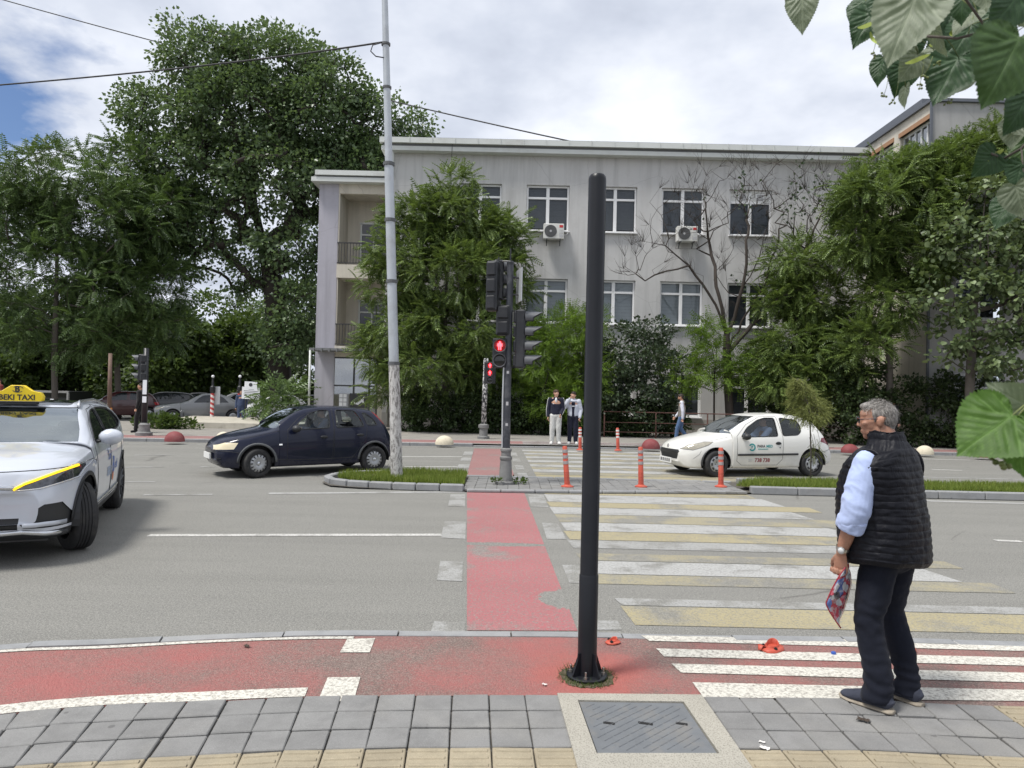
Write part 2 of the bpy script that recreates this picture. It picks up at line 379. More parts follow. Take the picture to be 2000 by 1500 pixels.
    # window glass: reflects the sky, with a dark room or a striped blind behind the pane
    t=NT('window_glass'); p=t.n.new('ShaderNodeBsdfGlossy'); p.inputs['Roughness'].default_value=.015; p.inputs['Color'].default_value=(.9,.95,1,1)
    tr=t.n.new('ShaderNodeBsdfTransparent'); tr.inputs[0].default_value=(.80,.84,.86,1); fr=t.n.new('ShaderNodeFresnel'); fr.inputs[0].default_value=1.55
    t.l.new(t.bump(t.noise(1.3,2,.5),.02,.02),p.inputs['Normal'])
    mx=t.n.new('ShaderNodeMixShader'); t.l.new(t.math('MULTIPLY',fr.outputs[0],.8,True),mx.inputs[0]); t.l.new(tr.outputs[0],mx.inputs[1]); t.l.new(p.outputs[0],mx.inputs[2]); t.surf(mx.outputs[0])
    t=NT('sheet_glass'); p=t.n.new('ShaderNodeBsdfGlossy'); p.inputs['Roughness'].default_value=.02; tr=t.n.new('ShaderNodeBsdfTransparent'); tr.inputs[0].default_value=(.7,.74,.77,1)
    mx=t.n.new('ShaderNodeMixShader'); mx.inputs[0].default_value=.28; t.l.new(tr.outputs[0],mx.inputs[1]); t.l.new(p.outputs[0],mx.inputs[2]); t.surf(mx.outputs[0])
    simple('blind_dark',(.12,.125,.14),.8,var=.2); simple('blind_pale',(.72,.72,.72),.8,var=.1); simple('blind_mid',(.46,.47,.48),.8,var=.1)
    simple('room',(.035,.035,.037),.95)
    simple('ac_white',(.66,.66,.63),.5,var=.08,dirt=((.4,.38,.34),.5)); simple('ac_grille',(.10,.10,.10),.6); simple('red_tag',(.55,.03,.03),.5); simple('tag_grey',(.45,.45,.46),.5)
    # metal and plastic of the street
    simple('post_black',(.0085,.0095,.013),.36,spec=.35,var=.3,scale=5,bump=.04,bscale=90,dirt=((.022,.022,.025),.3))
    simple('signal_black',(.013,.0145,.018),.42,spec=.5,var=.2,scale=4,dirt=((.07,.07,.075),.4))
    simple('signal_grey',(.085,.09,.10),.5,var=.25,scale=4,dirt=((.13,.13,.13),.5))
    simple('signal_pole',(.034,.038,.048),.45,var=.35,scale=3.5,dirt=((.24,.24,.245),.55))
    simple('pole_base',(.19,.19,.187),.75,var=.3,scale=8,dirt=((.07,.07,.07),.9))
    simple('sign_back',(.50,.52,.54),.45,metal=.3,var=.08,dirt=((.34,.34,.33),.4))
    simple('galv',(.46,.49,.52),.42,metal=.35,var=.14,scale=3,dirt=((.27,.26,.25),.55))
    t=NT('pole_peel'); v=t.coord(); s=t.noise(9,6,.7,t.mapp((3.2,3.2,.8))); c=t.mix(t.ramp(s,[(.44,0),(.50,1)]),(.22,.21,.20),(.52,.51,.49)); c=t.mix(t.ramp(t.noise(16,5,.7,t.mapp((2,2,.5))),[(.56,0),(.62,.8)]),c,(.14,.13,.12))
    t.surf(t.princ(c,.8,spec=.3,nor=t.bump(s,.6,.01)))
    t=NT('pole_stickers'); v=t.coord(); s=t.noise(7,5,.75,t.mapp((2,2,1.2))); c=t.mix(t.ramp(s,[(.50,0),(.53,1)],'LINEAR'),(.035,.037,.042),(.62,.62,.60)); t.surf(t.princ(c,.7))
    simple('bollard_orange',(.50,.085,.05),.5,var=.16,scale=9,dirt=((.30,.09,.06),.6)); simple('reflector',(.33,.30,.30),.35,var=.25,scale=20); simple('reflector_white',(.72,.69,.67),.4)
    simple('orange_bit',(.50,.085,.05),.5,var=.15,scale=20,dirt=((.40,.10,.06),.5)); simple('bolt',(.45,.43,.40),.35,metal=.9,var=.2); simple('hole',(.012,.012,.012),.9)
    t=NT('red_lamp'); e=t.n.new('ShaderNodeEmission'); e.inputs[0].default_value=(1,.035,.045,1); e.inputs[1].default_value=9; t.surf(e.outputs[0])
    t=NT('red_lamp_dim'); t.surf(t.princ((.16,.008,.010),.2,emit=(1,.02,.03),es=.10))
    simple('lens_dark',(.02,.022,.022),.12,spec=.6); simple('lamp_ring',(.16,.16,.17),.35)
    t=NT('red_white_spiral'); o=t.coord(); sp=t.n.new('ShaderNodeSeparateXYZ'); t.put(o,sp.inputs[0]); an=t.math('ARCTAN2',sp.outputs[1],sp.outputs[0])
    f=t.math('FRACT',t.math('ADD',t.math('MULTIPLY',sp.outputs[2],4.3),t.math('DIVIDE',an,2*math.pi))); c=t.mix(t.math('GREATER_THAN',f,.5),(.70,.66,.64),(.50,.06,.06)); t.surf(t.princ(c,.6))
    simple('sign_white',(.78,.79,.82),.5,var=.04); simple('print_dark',(.05,.05,.06),.7); simple('print_grey',(.32,.33,.36),.7)
    simple('rusty_pole',(.17,.11,.085),.8,var=.4,scale=6); simple('rust_orange',(.42,.17,.05),.8,var=.3)
    simple('wire',(.02,.02,.022),.6); simple('litter_paper',(.70,.68,.65),.8); simple('litter_blue',(.03,.09,.38),.4); simple('dry_leaf',(.055,.04,.03),.9,var=.4,scale=40)
    # cars
    def paint(nm,col,fl=0.0,rough=.32,dust=.0,metal=0.0,cw=.75):
        t=NT(nm); v=t.coord(); c=t.mix(t.noise(900,2,.5,v),tuple(x*(1-fl) for x in col),tuple(min(1,x*(1+fl)) for x in col))
        sp=t.n.new('ShaderNodeSeparateXYZ'); t.put(v,sp.inputs[0]); low=t.ramp(sp.outputs[2],[(.18,1),(.62,.12)])
        d=t.math('MULTIPLY',t.math('MULTIPLY',low,t.ramp(t.noise(5,6,.65,v),[(.3,.2),(.8,1)])),dust)
        c=t.mix(d,c,(.24,.215,.18)); r=t.math('ADD',rough,t.math('MULTIPLY',d,.5),True)
        t.surf(t.princ(c,r,metal,.5*cw/.75,coat=cw))
    paint('paint_navy',(.0055,.0085,.026),.15,.25,.12,0,.35); paint('paint_carwhite',(.74,.735,.70),.02,.35,.50); paint('paint_silver',(.56,.59,.65),.06,.30,.2,.12)
    paint('paint_grey',(.17,.18,.19),.08,.3,.3); paint('paint_black',(.012,.013,.016),.1,.3,.3); paint('paint_pale',(.60,.61,.61),.04,.3,.3); paint('paint_maroon',(.05,.008,.010),.1,.3,.2)
    t=NT('car_glass'); p=t.n.new('ShaderNodeBsdfGlossy'); p.inputs['Roughness'].default_value=.02; p.inputs['Color'].default_value=(.92,.97,1,1); tr=t.n.new('ShaderNodeBsdfTransparent'); tr.inputs[0].default_value=(.74,.79,.78,1)
    fr=t.n.new('ShaderNodeFresnel'); fr.inputs[0].default_value=1.5; mx=t.n.new('ShaderNodeMixShader'); t.l.new(t.math('ADD',t.math('MULTIPLY',fr.outputs[0],.85,True),.02),mx.inputs[0]); t.l.new(tr.outputs[0],mx.inputs[1]); t.l.new(p.outputs[0],mx.inputs[2]); t.surf(mx.outputs[0])
    t=NT('car_glass_dark'); t.surf(t.princ((.012,.014,.017),.03,0,.7))
    t=NT('screen_glass'); p=t.n.new('ShaderNodeBsdfGlossy'); p.inputs['Roughness'].default_value=.03; p.inputs['Color'].default_value=(.86,.93,.97,1); tr=t.n.new('ShaderNodeBsdfTransparent'); tr.inputs[0].default_value=(.45,.52,.52,1)
    mx=t.n.new('ShaderNodeMixShader'); fr=t.n.new('ShaderNodeFresnel'); fr.inputs[0].default_value=1.6; t.l.new(t.math('ADD',t.math('MULTIPLY',fr.outputs[0],1.3,True),.20),mx.inputs[0]); t.l.new(tr.outputs[0],mx.inputs[1]); t.l.new(p.outputs[0],mx.inputs[2]); t.surf(mx.outputs[0])
    simple('rubber',(.022,.022,.023),.8,var=.25,scale=14,dirt=((.075,.07,.062),.6)); simple('trim_black',(.02,.021,.023),.5,var=.2); simple('trim_grey',(.10,.105,.11),.6,var=.2)
    simple('interior',(.03,.03,.032),.85); simple('seat_cloth',(.05,.05,.055),.9,var=.2); simple('hubcap',(.42,.43,.44),.38,metal=.55,var=.15,scale=9,dirt=((.16,.15,.13),.6)); simple('steel_dark',(.035,.035,.037),.6,metal=.3); simple('chrome',(.62,.63,.65),.18,metal=.9,var=.05)
    t=NT('headlamp_yellowed'); t.surf(t.princ(t.mix(t.noise(8,3),(.62,.52,.30),(.78,.72,.55)),.22,0,.6,coat=.6))
    t=NT('headlamp_clear'); t.surf(t.princ(t.mix(t.noise(9,4,.7),(.16,.15,.12),(.62,.58,.47)),.12,.1,.6,coat=.9)); t=NT('headlamp_dark'); t.surf(t.princ(t.mix(t.voro(22),(.02,.022,.028),(.09,.095,.11)),.12,.2,.6,coat=1))
    t=NT('amber_light'); t.surf(t.princ((.95,.62,.03),.3,emit=(1,.60,.01),es=1.1)); t=NT('white_light'); t.surf(t.princ((.85,.86,.88),.25,emit=(1,1,1),es=.25))
    simple('tail_red',(.42,.012,.016),.15,coat=.8,var=.15); simple('tail_dark',(.16,.01,.02),.12,coat=.8); simple('taxi_yellow',(.86,.62,.012),.4,var=.04,coat=.3); simple('plate_white',(.72,.72,.70),.5)
    simple('decal_teal',(.01,.28,.29),.5); simple('decal_red',(.26,.02,.035),.5); simple('decal_black',(.025,.025,.03),.5); simple('decal_blue',(.10,.16,.42),.5); simple('decal_pale',(.36,.44,.58),.5); simple('decal_green',(.10,.22,.16),.5); simple('decal_orange',(.70,.25,.12),.5)
    # people
    def skin(nm,col):
        t=NT(nm); c=t.mix(t.noise(22,5,.6),tuple(x*.84 for x in col),(min(1,col[0]*1.12),col[1]*1.02,col[2])); c=t.mix(t.ramp(t.noise(90,3,.6),[(.4,.25),(.55,0)]),c,(col[0]*.72,col[1]*.55,col[2]*.5))
        p=t.n.new('ShaderNodeBsdfPrincipled'); t.put(c,p.inputs['Base Color']); p.inputs['Roughness'].default_value=.52; p.inputs['Subsurface Weight'].default_value=.12; p.inputs['Subsurface Radius'].default_value=(.01,.004,.002); p.inputs['Specular IOR Level'].default_value=.4; t.l.new(t.bump(t.noise(240,3,.6),.15,.002),p.inputs['Normal']); t.surf(p.outputs[0])
    skin('skin_tan',(.40,.225,.155)); skin('skin_light',(.58,.36,.26)); skin('skin_mid',(.48,.28,.19))
    def cloth(nm,col,var=.2,sc=7,rough=.9,weave=420,spec=.2,sheen=.15):
        t=NT(nm); c=t.mix(t.noise(sc,5,.6),tuple(x*(1-var) for x in col),tuple(min(1,x*(1+var)) for x in col)); h=t.math('ADD',t.math('MULTIPLY',t.noise(weave,2,.5),.3),t.noise(14,4,.6))
        t.surf(t.princ(c,rough,spec=spec,nor=t.bump(h,.3,.012),sheen=sheen))
    cloth('trouser_navy',(.015,.017,.026),.25,7,.9,420,.1,.05); cloth('shirt_blue',(.42,.50,.74),.06,5); cloth('sweat_grey',(.56,.56,.54),.08); cloth('top_navy',(.016,.018,.034)); cloth('hoodie_grey',(.50,.53,.60),.08); cloth('denim',(.075,.13,.24),.35,9); cloth('shirt_white',(.62,.64,.72),.05); cloth('vest_beige',(.36,.33,.29),.15); cloth('dark_cloth',(.018,.017,.018)); cloth('red_cloth',(.16,.03,.028)); cloth('blue_cloth',(.05,.07,.13)); cloth('stripe_white',(.75,.75,.75))
    t=NT('puffer'); v=t.coord(); sp=t.mapp((1,1,.35)); h=t.math('ADD',t.noise(16,4,.6,sp,1.2),t.math('MULTIPLY',t.noise(48,3,.6,sp),.45)); t.surf(t.princ(t.mix(t.noise(5),(.0040,.0045,.0075),(.0080,.0085,.013)),.50,0,.22,t.bump(h,.5,.012)))
    def hair(nm,a,b,sc=40):
        t=NT(nm); f=t.noise(sc,5,.7,t.mapp((1.6,1.6,.35))); t.surf(t.princ(t.mix(t.ramp(f,[(.35,0),(.65,1)]),a,b),.5,spec=.35,nor=t.bump(f,.6,.006)))
    hair('hair_grey',(.075,.07,.066),(.36,.335,.31),70); hair('hair_grey_light',(.20,.19,.18),(.50,.47,.43),70); hair('hair_dark',(.018,.013,.010),(.05,.036,.028)); hair('hair_brown',(.035,.022,.015),(.085,.05,.032))
    simple('shoe_suede',(.040,.045,.066),.9,var=.2,scale=14,bump=.2,bscale=140); simple('shoe_sole',(.30,.26,.205),.8,var=.15,scale=14,dirt=((.12,.10,.08),.6)); simple('shoe_white',(.72,.71,.69),.6,var=.08)
    simple('glasses',(.018,.02,.035),.25,spec=.6); simple('watch_steel',(.52,.51,.48),.28,metal=.9,var=.1); simple('watch_face',(.70,.72,.72),.2,coat=.8)
    t=NT('bag_print_glints'); v=t.mapp((1,1,1)); d=t.voro(26,v,'F1','Color'); sp=t.n.new('ShaderNodeSeparateColor'); t.put(d,sp.inputs[0])
    c=t.ramp(sp.outputs[0],[(0,(.30,.015,.03)),(.24,(.42,.03,.05)),(.25,(.06,.10,.28)),(.42,(.12,.20,.42)),(.43,(.48,.49,.52)),(.70,(.58,.58,.60)),(.71,(.035,.03,.05)),(.84,(.05,.04,.06)),(.85,(.46,.06,.09)),(1,(.30,.02,.05))],'CONSTANT')  # print colours, with extra grey-white painted in for reflections on the plastic
    c=t.mix(t.ramp(t.noise(30,4,.6),[(.5,0),(.6,.6)]),c,(.42,.42,.45)); t.surf(t.princ(c,.16,0,.6,t.bump(t.noise(26,4,.6),.7,.012),coat=.9))
    simple('bag_trim',(.30,.02,.035),.4)
    # plants
    def leaf(nm,dk,lt,rough=.45,tr=.32,sc=.35,spec=.35,yl=None):
        t=NT(nm); g=t.geo(); v=g.outputs['Position']; f=t.math('ADD',t.math('MULTIPLY',g.outputs['Random Per Island'],.55),t.math('MULTIPLY',t.noise(sc,4,.6,v),.62)); c=t.mix(t.ramp(f,[(.25,0),(.85,1)]),dk,lt)
        if yl: c=t.mix(t.ramp(g.outputs['Random Per Island'],[(.93,0),(.96,.6)]),c,yl)
        p=t.princ(c,rough,spec=spec); q=t.n.new('ShaderNodeBsdfTranslucent'); t.put(t.mix(.5,c,(lt[0]*1.5,lt[1]*1.5,lt[2]*.7)),q.inputs[0]); mx=t.n.new('ShaderNodeMixShader'); mx.inputs[0].default_value=tr; t.l.new(p,mx.inputs[1]); t.l.new(q.outputs[0],mx.inputs[2]); t.surf(mx.outputs[0])
    leaf('leaf_poplar',(.032,.063,.028),(.155,.225,.10),.36,.30,.30,.5); leaf('leaf_ailanthus',(.024,.050,.013),(.195,.275,.075),.40,.22,.5,.4,(.16,.19,.05)); leaf('leaf_ailanthus_dark',(.023,.050,.016),(.14,.215,.070),.42,.22,.4,.4); leaf('leaf_bush',(.055,.105,.016),(.19,.30,.045),.45,.34,.7,.35); leaf('leaf_privet',(.026,.046,.024),(.070,.100,.052),.35,.2,.8,.5); leaf('leaf_linden',(.030,.056,.020),(.20,.26,.12),.45,.22,.8,.4); leaf('leaf_park',(.030,.056,.018),(.10,.15,.038),.45,.34,.25,.3); leaf('leaf_cedar',(.085,.115,.035),(.27,.29,.10),.6,.2,3,.2); leaf('grass_blade',(.075,.125,.022),(.24,.30,.065),.6,.3,1.4,.2,(.28,.25,.10)); leaf('leaf_hedge',(.018,.034,.012),(.055,.085,.028),.45,.22,.6,.35)
    simple('bark_dark',(.038,.032,.026),.95,var=.4,scale=7,bump=.7,bscale=24); simple('bark_grey',(.105,.092,.078),.92,var=.3,scale=9,bump=.5,bscale=40); simple('twig_bare',(.052,.042,.035),.9,var=.25,scale=8); simple('twig_green',(.16,.19,.06),.7,var=.2,scale=20)
    # the big linden leaves hanging over the pavement: veins as colour and as relief in the mesh
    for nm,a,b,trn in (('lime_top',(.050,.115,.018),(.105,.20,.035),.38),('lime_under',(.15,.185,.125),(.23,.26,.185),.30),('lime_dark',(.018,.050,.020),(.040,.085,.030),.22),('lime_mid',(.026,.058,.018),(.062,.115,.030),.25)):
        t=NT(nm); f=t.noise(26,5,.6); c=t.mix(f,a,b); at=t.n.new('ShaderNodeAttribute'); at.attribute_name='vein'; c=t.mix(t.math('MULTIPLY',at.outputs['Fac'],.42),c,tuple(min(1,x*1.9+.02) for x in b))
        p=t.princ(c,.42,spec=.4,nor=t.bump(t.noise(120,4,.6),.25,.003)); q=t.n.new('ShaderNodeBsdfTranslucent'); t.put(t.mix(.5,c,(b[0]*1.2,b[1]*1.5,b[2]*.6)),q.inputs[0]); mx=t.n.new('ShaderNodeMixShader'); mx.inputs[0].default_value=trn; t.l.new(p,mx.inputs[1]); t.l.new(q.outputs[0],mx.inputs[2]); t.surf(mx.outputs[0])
    simple('bract',(.36,.44,.09),.6,var=.15,scale=20)
build_mats()
# ================================================================ the ground
def sheet(name, pts, z, mat, parent=None):
    mb=MB(); mb.add([(p[0],p[1],z) for p in pts],[tuple(range(len(pts)))]); return _up(mb,name,mat,parent)
def _up(mb,name,mat,parent):
    me=mb.mesh(name); bm=bmesh.new(); bm.from_mesh(me)
    for f in bm.faces:
        f.normal_update()
        if f.normal.z<0: f.normal_flip()
    bmesh.ops.triangulate(bm,faces=[f for f in bm.faces if len(f.verts)>4]); bm.to_mesh(me); bm.free(); return link(name,me,parent,mat)
def band(name, A, B, z, mat, parent=None):
    """strip between two polylines of equal length"""
    mb=MB(); n=len(A); mb.add([(p[0],p[1],z) for p in A]+[(p[0],p[1],z) for p in B],[(i,i+1,n+i+1,n+i) for i in range(n-1)]); return _up(mb,name,mat,parent)
def resample(pts, step):
    pts=[Vector((p[0],p[1],0)) for p in pts]; out=[]; L=[0]
    # Catmull-Rom through the points, then even spacing
    fine=[]
    for i in range(len(pts)-1):
        p0=pts[max(i-1,0)];p1=pts[i];p2=pts[i+1];p3=pts[min(i+2,len(pts)-1)]
        for k in range(16):
            t=k/16; fine.append(.5*((2*p1)+(p2-p0)*t+(2*p0-5*p1+4*p2-p3)*t*t+(3*p1-p0-3*p2+p3)*t**3))
    fine.append(pts[-1]); acc=0; out=[fine[0]]
    for a,b in zip(fine,fine[1:]):
        d=(b-a).length
        while acc+d>=step:
            t=(step-acc)/d; a=a.lerp(b,t); out.append(a.copy()); d=(b-a).length; acc=0
        acc+=d
    return out
def offset(poly, w):
    out=[]
    for i,p in enumerate(poly):
        d=(poly[min(i+1,len(poly)-1)]-poly[max(i-1,0)]); d.z=0; d.normalize(); out.append(p+Vector((d.y,-d.x,0))*w)
    return out
def build_ground():
    g=struct(sheet('ground',[(-700,-200),(700,-200),(700,1500),(-700,1500)],-.06,'ground_park'))
    road=struct(sheet('road',[(-90,-1),(90,-1),(90,26),(-90,26)],0,'asphalt'))
    Q=lambda *ps:[G(*p) for p in ps]
    # --- painted crossing
    red=[G(912,1232),G(1128,1232)]
    sheet('cycle_crossing',Q((912,1232),(1128,1233),(1076,1098),(1022,958),(912,957)),.004,'paint_red',road)
    sheet('cycle_crossing',Q((910,936),(1008,938),(985,877),(926,876)),.004,'paint_red_far',road)
    for q in [((880,966),(909,966),(908,990),(875,989)),((868,1019),(910,1019),(909,1053),(861,1051)),((860,1096),(904,1098),(903,1136),(853,1134)),((848,1214),(908,1216),(908,1237),(841,1236)),
              ((1031,966),(1062,967),(1071,991),(1037,990)),((1058,1021),(1090,1023),(1106,1054),(1068,1053)),((1098,1104),(1132,1104),(1140,1140),(1112,1139)),((1165,1213),(1206,1213),(1216,1231),(1163,1231)),
              ((907,882),(925,882),(923,889),(904,889)),((902,893),(922,893),(920,900),(899,900)),((896,907),(918,907),(916,914),(892,914)),((890,922),(913,922),(911,931),(886,931)),
              ((995,884),(1008,884),(1011,891),(998,891)),((1000,896),(1014,896),(1018,903),(1003,903)),((1005,909),(1021,909),(1025,917),(1008,917)),((1010,924),(1028,924),(1033,934),(1014,934))]:
        sheet('crossing_block',Q(*q),.004,'paint_white_old',road)
    # near carriageway stripes: (y near, y far, left x, right x, colour)
    S=[(12.95,12.32,.58,4.3,'y'),(12.30,11.48,.60,4.38,'w'),(11.46,10.96,.60,4.85,'y'),(10.94,10.32,.62,4.36,'w'),(10.30,9.68,.66,4.9,'Y'),(9.66,9.06,.70,4.36,'w'),(9.04,8.52,.70,4.9,'y'),
       (8.50,8.06,.70,4.36,'v'),(7.80,7.47,.74,4.8,'Y'),(7.45,6.92,.76,4.34,'w'),(6.90,6.55,.80,4.7,'Y'),(6.10,5.90,.92,4.6,'v'),(5.88,5.40,.94,4.7,'y')]
    mm={'y':'paint_yellow','Y':'paint_yellow_old','w':'paint_white','v':'paint_white_old'}
    for a,b,l,r,c in S:
        sheet('zebra_stripe',[(l,a),(r,a+.0),(r+(.1 if c in 'wv' else .0),b),(l+.04,b)],.004,mm[c],road)
    y=21.9; k=0
    while y>14.6:
        h=.52; l=.62+(22-y)*.0; c='paint_white' if k%2==0 else 'paint_yellow_old'
        if y<15.3: c='paint_yellow'
        sheet('zebra_stripe',[(.35+ (22-y)*.03,y),(6.4,y+.15),(6.4,y-h+.15),(.36+(22-y)*.03,y-h)],.004,c,road); y-=.555; k+=1
    # lane lines
    def line(a,b,w,mat='paint_line'):
        A=G(*a); B=G(*b); d=(B-A).normalized(); nn=Vector((-d.y,d.x,0))*w/2; sheet('lane_line',[A-nn,B-nn,B+nn,A+nn],.0045,mat,road)
    line((525,964),(908,961),.17,'paint_white'); line((1022,961),(1056,962),.17,'paint_white'); line((290,1046),(862,1045),.13); line((280,967),(415,966),.12,'paint_white_old'); line((244,941),(304,941),.12,'paint_white_old')
    line((243,913),(320,912),.13,'paint_white_old'); line((391,912),(420,912),.13,'paint_white_old'); line((262,889),(340,889),.14,'paint_white_old'); line((245,867),(700,872),.14,'paint_white_old')
    line((785,892),(903,892),.14); line((790,912),(893,912),.14); line((1640,974),(2300,992),.14,'paint_white'); line((1640,893),(2300,908),.13); line((1640,928),(2300,944),.12,'paint_white_old'); line((1820,917),(1880,919),.12); line((1944,1056),(1996,1058),.12); line((2100,1062),(2180,1065),.12)
    # --- near kerb, cycle path
    kf=resample([(-9,-.5),(-7.2,1.9),(-5.6,3.3),(-4.4,4.18),(-3.33,4.66),(-2.64,4.80),(-2.0,4.95),(-1.33,5.06),(-.4,5.12),(.53,5.16),(1.53,5.17),(2.66,5.19),(3.78,5.18),(8,5.16),(16,5.1)],.1)
    kn=offset(kf,.125)
    kp=struct(band('kerb_bed',[p for p in offset(kf,-.01)],offset(kf,.14),.006,'joint'))
    i=0; kr=random.Random(3)
    while i<len(kf)-1:
        j=min(i+8,len(kf)-1); mb=MB(); A=kf[i:j+1]; B=kn[i:j+1]; n=len(A); A=A[:]; B=B[:]
        A[0]=A[0].lerp(A[1],.06);B[0]=B[0].lerp(B[1],.06);A[-1]=A[-1].lerp(A[-2],.06);B[-1]=B[-1].lerp(B[-2],.06)
        z=.026+kr.uniform(-.004,.006)
        vs=[(p.x,p.y,z-.012) for p in A]+[(p.x*.8+q.x*.2,p.y*.8+q.y*.2,z) for p,q in zip(A,B)]+[(p.x,p.y,z) for p in B]+[(p.x,p.y,-.05) for p in A]+[(p.x,p.y,-.05) for p in B]
        fs=[]
        for k in range(n-1):
            for (a,b) in ((3,0),(0,1),(1,2),(2,4)): fs.append((a*n+k,a*n+k+1,b*n+k+1,b*n+k))
        fs+= [(3*n,0,n,2*n,4*n),(3*n+n-1,4*n+n-1,2*n+n-1,n+n-1,n-1)]
        mb.add(vs,fs); mb.build('kerb_stone','kerb',kp); i=j
    pe=resample([(-7.4,-.8),(-6.2,.9),(-5.2,2.0),(-4.0,2.98),(-2.6,3.67),(-1.56,3.89),(-.82,3.99),(.29,4.06),(1.13,4.08),(1.93,4.09),(2.95,4.04),(5,3.97),(9,3.95),(16,3.95)],.1025)
    # the path lies between the kerb and the paving
    m=min(len(kn),len(pe)); ks=lambda L,t:L[min(int(t*(len(L)-1)),len(L)-1)]
    path=struct(band('cycle_path',[ks(kn,i/159) for i in range(160)],[ks(pe,i/159) for i in range(160)],.022,'path_red'))
    W=lambda *ps:[G(*p,.027) for p in ps]
    le=[p for p in pe if -6.2<p.x<-1.1]; band('path_edge_line',offset(le,-.005),offset(le,-.125),.027,'path_white',path)
    kk=[p for p in kn if -6<p.x<-1.0]; band('path_edge_line',offset(kk,.015),offset(kk,.062),.027,'path_white',path)
    sheet('path_block',W((678,1248),(733,1246),(722,1274),(664,1274)),.027,'path_white',path); sheet('path_block',W((640,1323),(704,1322),(691,1368),(620,1371)),.027,'path_white',path)
    for l0,l1,r0,r1 in [((1252,1248),(1268,1259),(2000,1262),(2000,1279)),((1281,1274),(1297,1290),(2000,1292),(2000,1308)),((1311,1304),(1330,1322),(2000,1322),(2000,1341)),((1352,1341),(1374,1371),(2000,1356),(2000,1378))]:
        A,B,C,D=G(*l0),G(*l1),G(*r0),G(*r1); C=A+(C-A)*1.6; D=B+(D-B)*1.6; sheet('path_stripe',[A,C,D,B],.027,'path_white',path)
    # --- paving of single slabs
    pav=struct(band('pavement',[ks(pe,i/159)+Vector((0,.0,0)) for i in range(160)],[Vector((ks(pe,i/159).x*(.8 if ks(pe,i/159).x<0 else 1),-2.5,0)) for i in range(160)],.014,'joint'))
    e2=pe[::2]; T=.2
    slab=MB().box((0,0,-.02),(.195,.188,.04),bev=.005).mesh('paver'); slab.materials.append(M('paver'))
    tm=MB(); tm.box((0,0,-.02),(.195,.192,.04),bev=.004)
    for yy in (-.065,0,.065): tm.tube([(-.082,yy,.0),(.082,yy,.0)],[(.014,.008)]*2,8,side=(0,1,0)); 
    tact=tm.mesh('tactile_paver'); tact.materials.append(M('paver_tan'))
    pr=random.Random(5); na=[(p-q) for p,q in zip(offset(e2,1.0),e2)]
    for i in range(len(e2)-1):
        a,b=e2[i],e2[i+1]; d=(b-a).normalized(); nn=Vector((d.y,-d.x,0)); mid=(a+b)/2; an=math.atan2(d.y,d.x)
        if not(-4.2<mid.x<4.6): continue
        for j in range(7):
            c=mid+nn*(.105+j*.2)
            if .27<c.x<1.17 and c.y>3.22 and j<4: continue
            if j>0 and c.y<.6: continue
            tan=(j in(3,4)) or (mid.x>2.72 and j<3 and mid.x<3.4)
            o=bpy.data.objects.new('tactile_paver' if tan else 'paver',tact if tan else slab); COL.objects.link(o); o.parent=pav
            o.location=(c.x+pr.uniform(-.002,.002),c.y+pr.uniform(-.002,.002),.034+pr.uniform(-.0035,.0035)); o.rotation_euler=(pr.uniform(-.018,.018),pr.uniform(-.018,.018),an+pr.uniform(-.012,.012)); q0=a+na[i]*(.105+j*.2); q1=b+na[i+1]*(.105+j*.2); o.scale=(max(.3,((q1-q0).length-.007)/.195),1,1)
    # --- inspection cover in its concrete collar
    mh=thing('manhole_cover','square grey iron inspection cover set in a concrete collar','manhole cover',(.72,3.7,0),0)
    def rel(p): return (p.x-.72,p.y-3.7)
    fr=[rel(G(1088,1367)),rel(G(1370,1370)),rel(G(1460,1500)),rel(G(1126,1500))]; ld=[rel(G(1128,1381)),rel(G(1335,1384)),rel(G(1405,1487)),rel(G(1165,1487))]
    fr[2]=(fr[2][0],-.47); fr[3]=(fr[3][0],-.47)
    mb=MB(); mb.add([(p[0],p[1],.040) for p in fr]+[(p[0],p[1],.040) for p in ld]+[(p[0],p[1],.022) for p in ld]+[(p[0],p[1],.0) for p in fr],[(i,(i+1)%4,4+(i+1)%4,4+i) for i in range(4)]+[(4+i,4+(i+1)%4,8+(i+1)%4,8+i) for i in range(4)]+[(i,12+i,12+(i+1)%4,(i+1)%4) for i in range(4)])
    mb.build('concrete_collar','concrete',mh)
    cx=sum(p[0] for p in ld)/4; cy=sum(p[1] for p in ld)/4; sh=[(cx+(p[0]-cx)*.975,cy+(p[1]-cy)*.975) for p in ld]; mb=MB(); mb.prism(sh,.015,.033); lid=mb.build('lid','iron',mh)
    bars=MB(); u0=sh[3];u1=sh[2];v0=sh[0];v1=sh[1]
    L=lambda s,t:(u0[0]*(1-s)*(1-t)+u1[0]*s*(1-t)+v0[0]*(1-s)*t+v1[0]*s*t, u0[1]*(1-s)*(1-t)+u1[1]*s*(1-t)+v0[1]*(1-s)*t+v1[1]*s*t)
    for r_ in range(-9,10):
        for q in range(10):
            s0=.05+.1*q+(.05 if r_%2 else 0); t0=.03+.1*r_+s0*.9; s1=s0+.085; t1=t0+.085*.9
            if min(s0,t0)<.03 or max(s1,t1)>.97: continue
            a=L(s0,t0); b=L(s1,t1); bars.tube([(a[0],a[1],.0325),(b[0],b[1],.0325)],[(.0035,.004)]*2,5)
    bars.build('raised_pattern','iron',lid)
    for s,t,w in ((.2,.55,.06),(.53,.55,.075),(.86,.55,.06)):
        p=L(s,t); MB().box((p[0],p[1],.0335),(w,.022,.004),Matrix.Rotation(-.25,3,'Z')).build('lifting_slot','hole',lid)
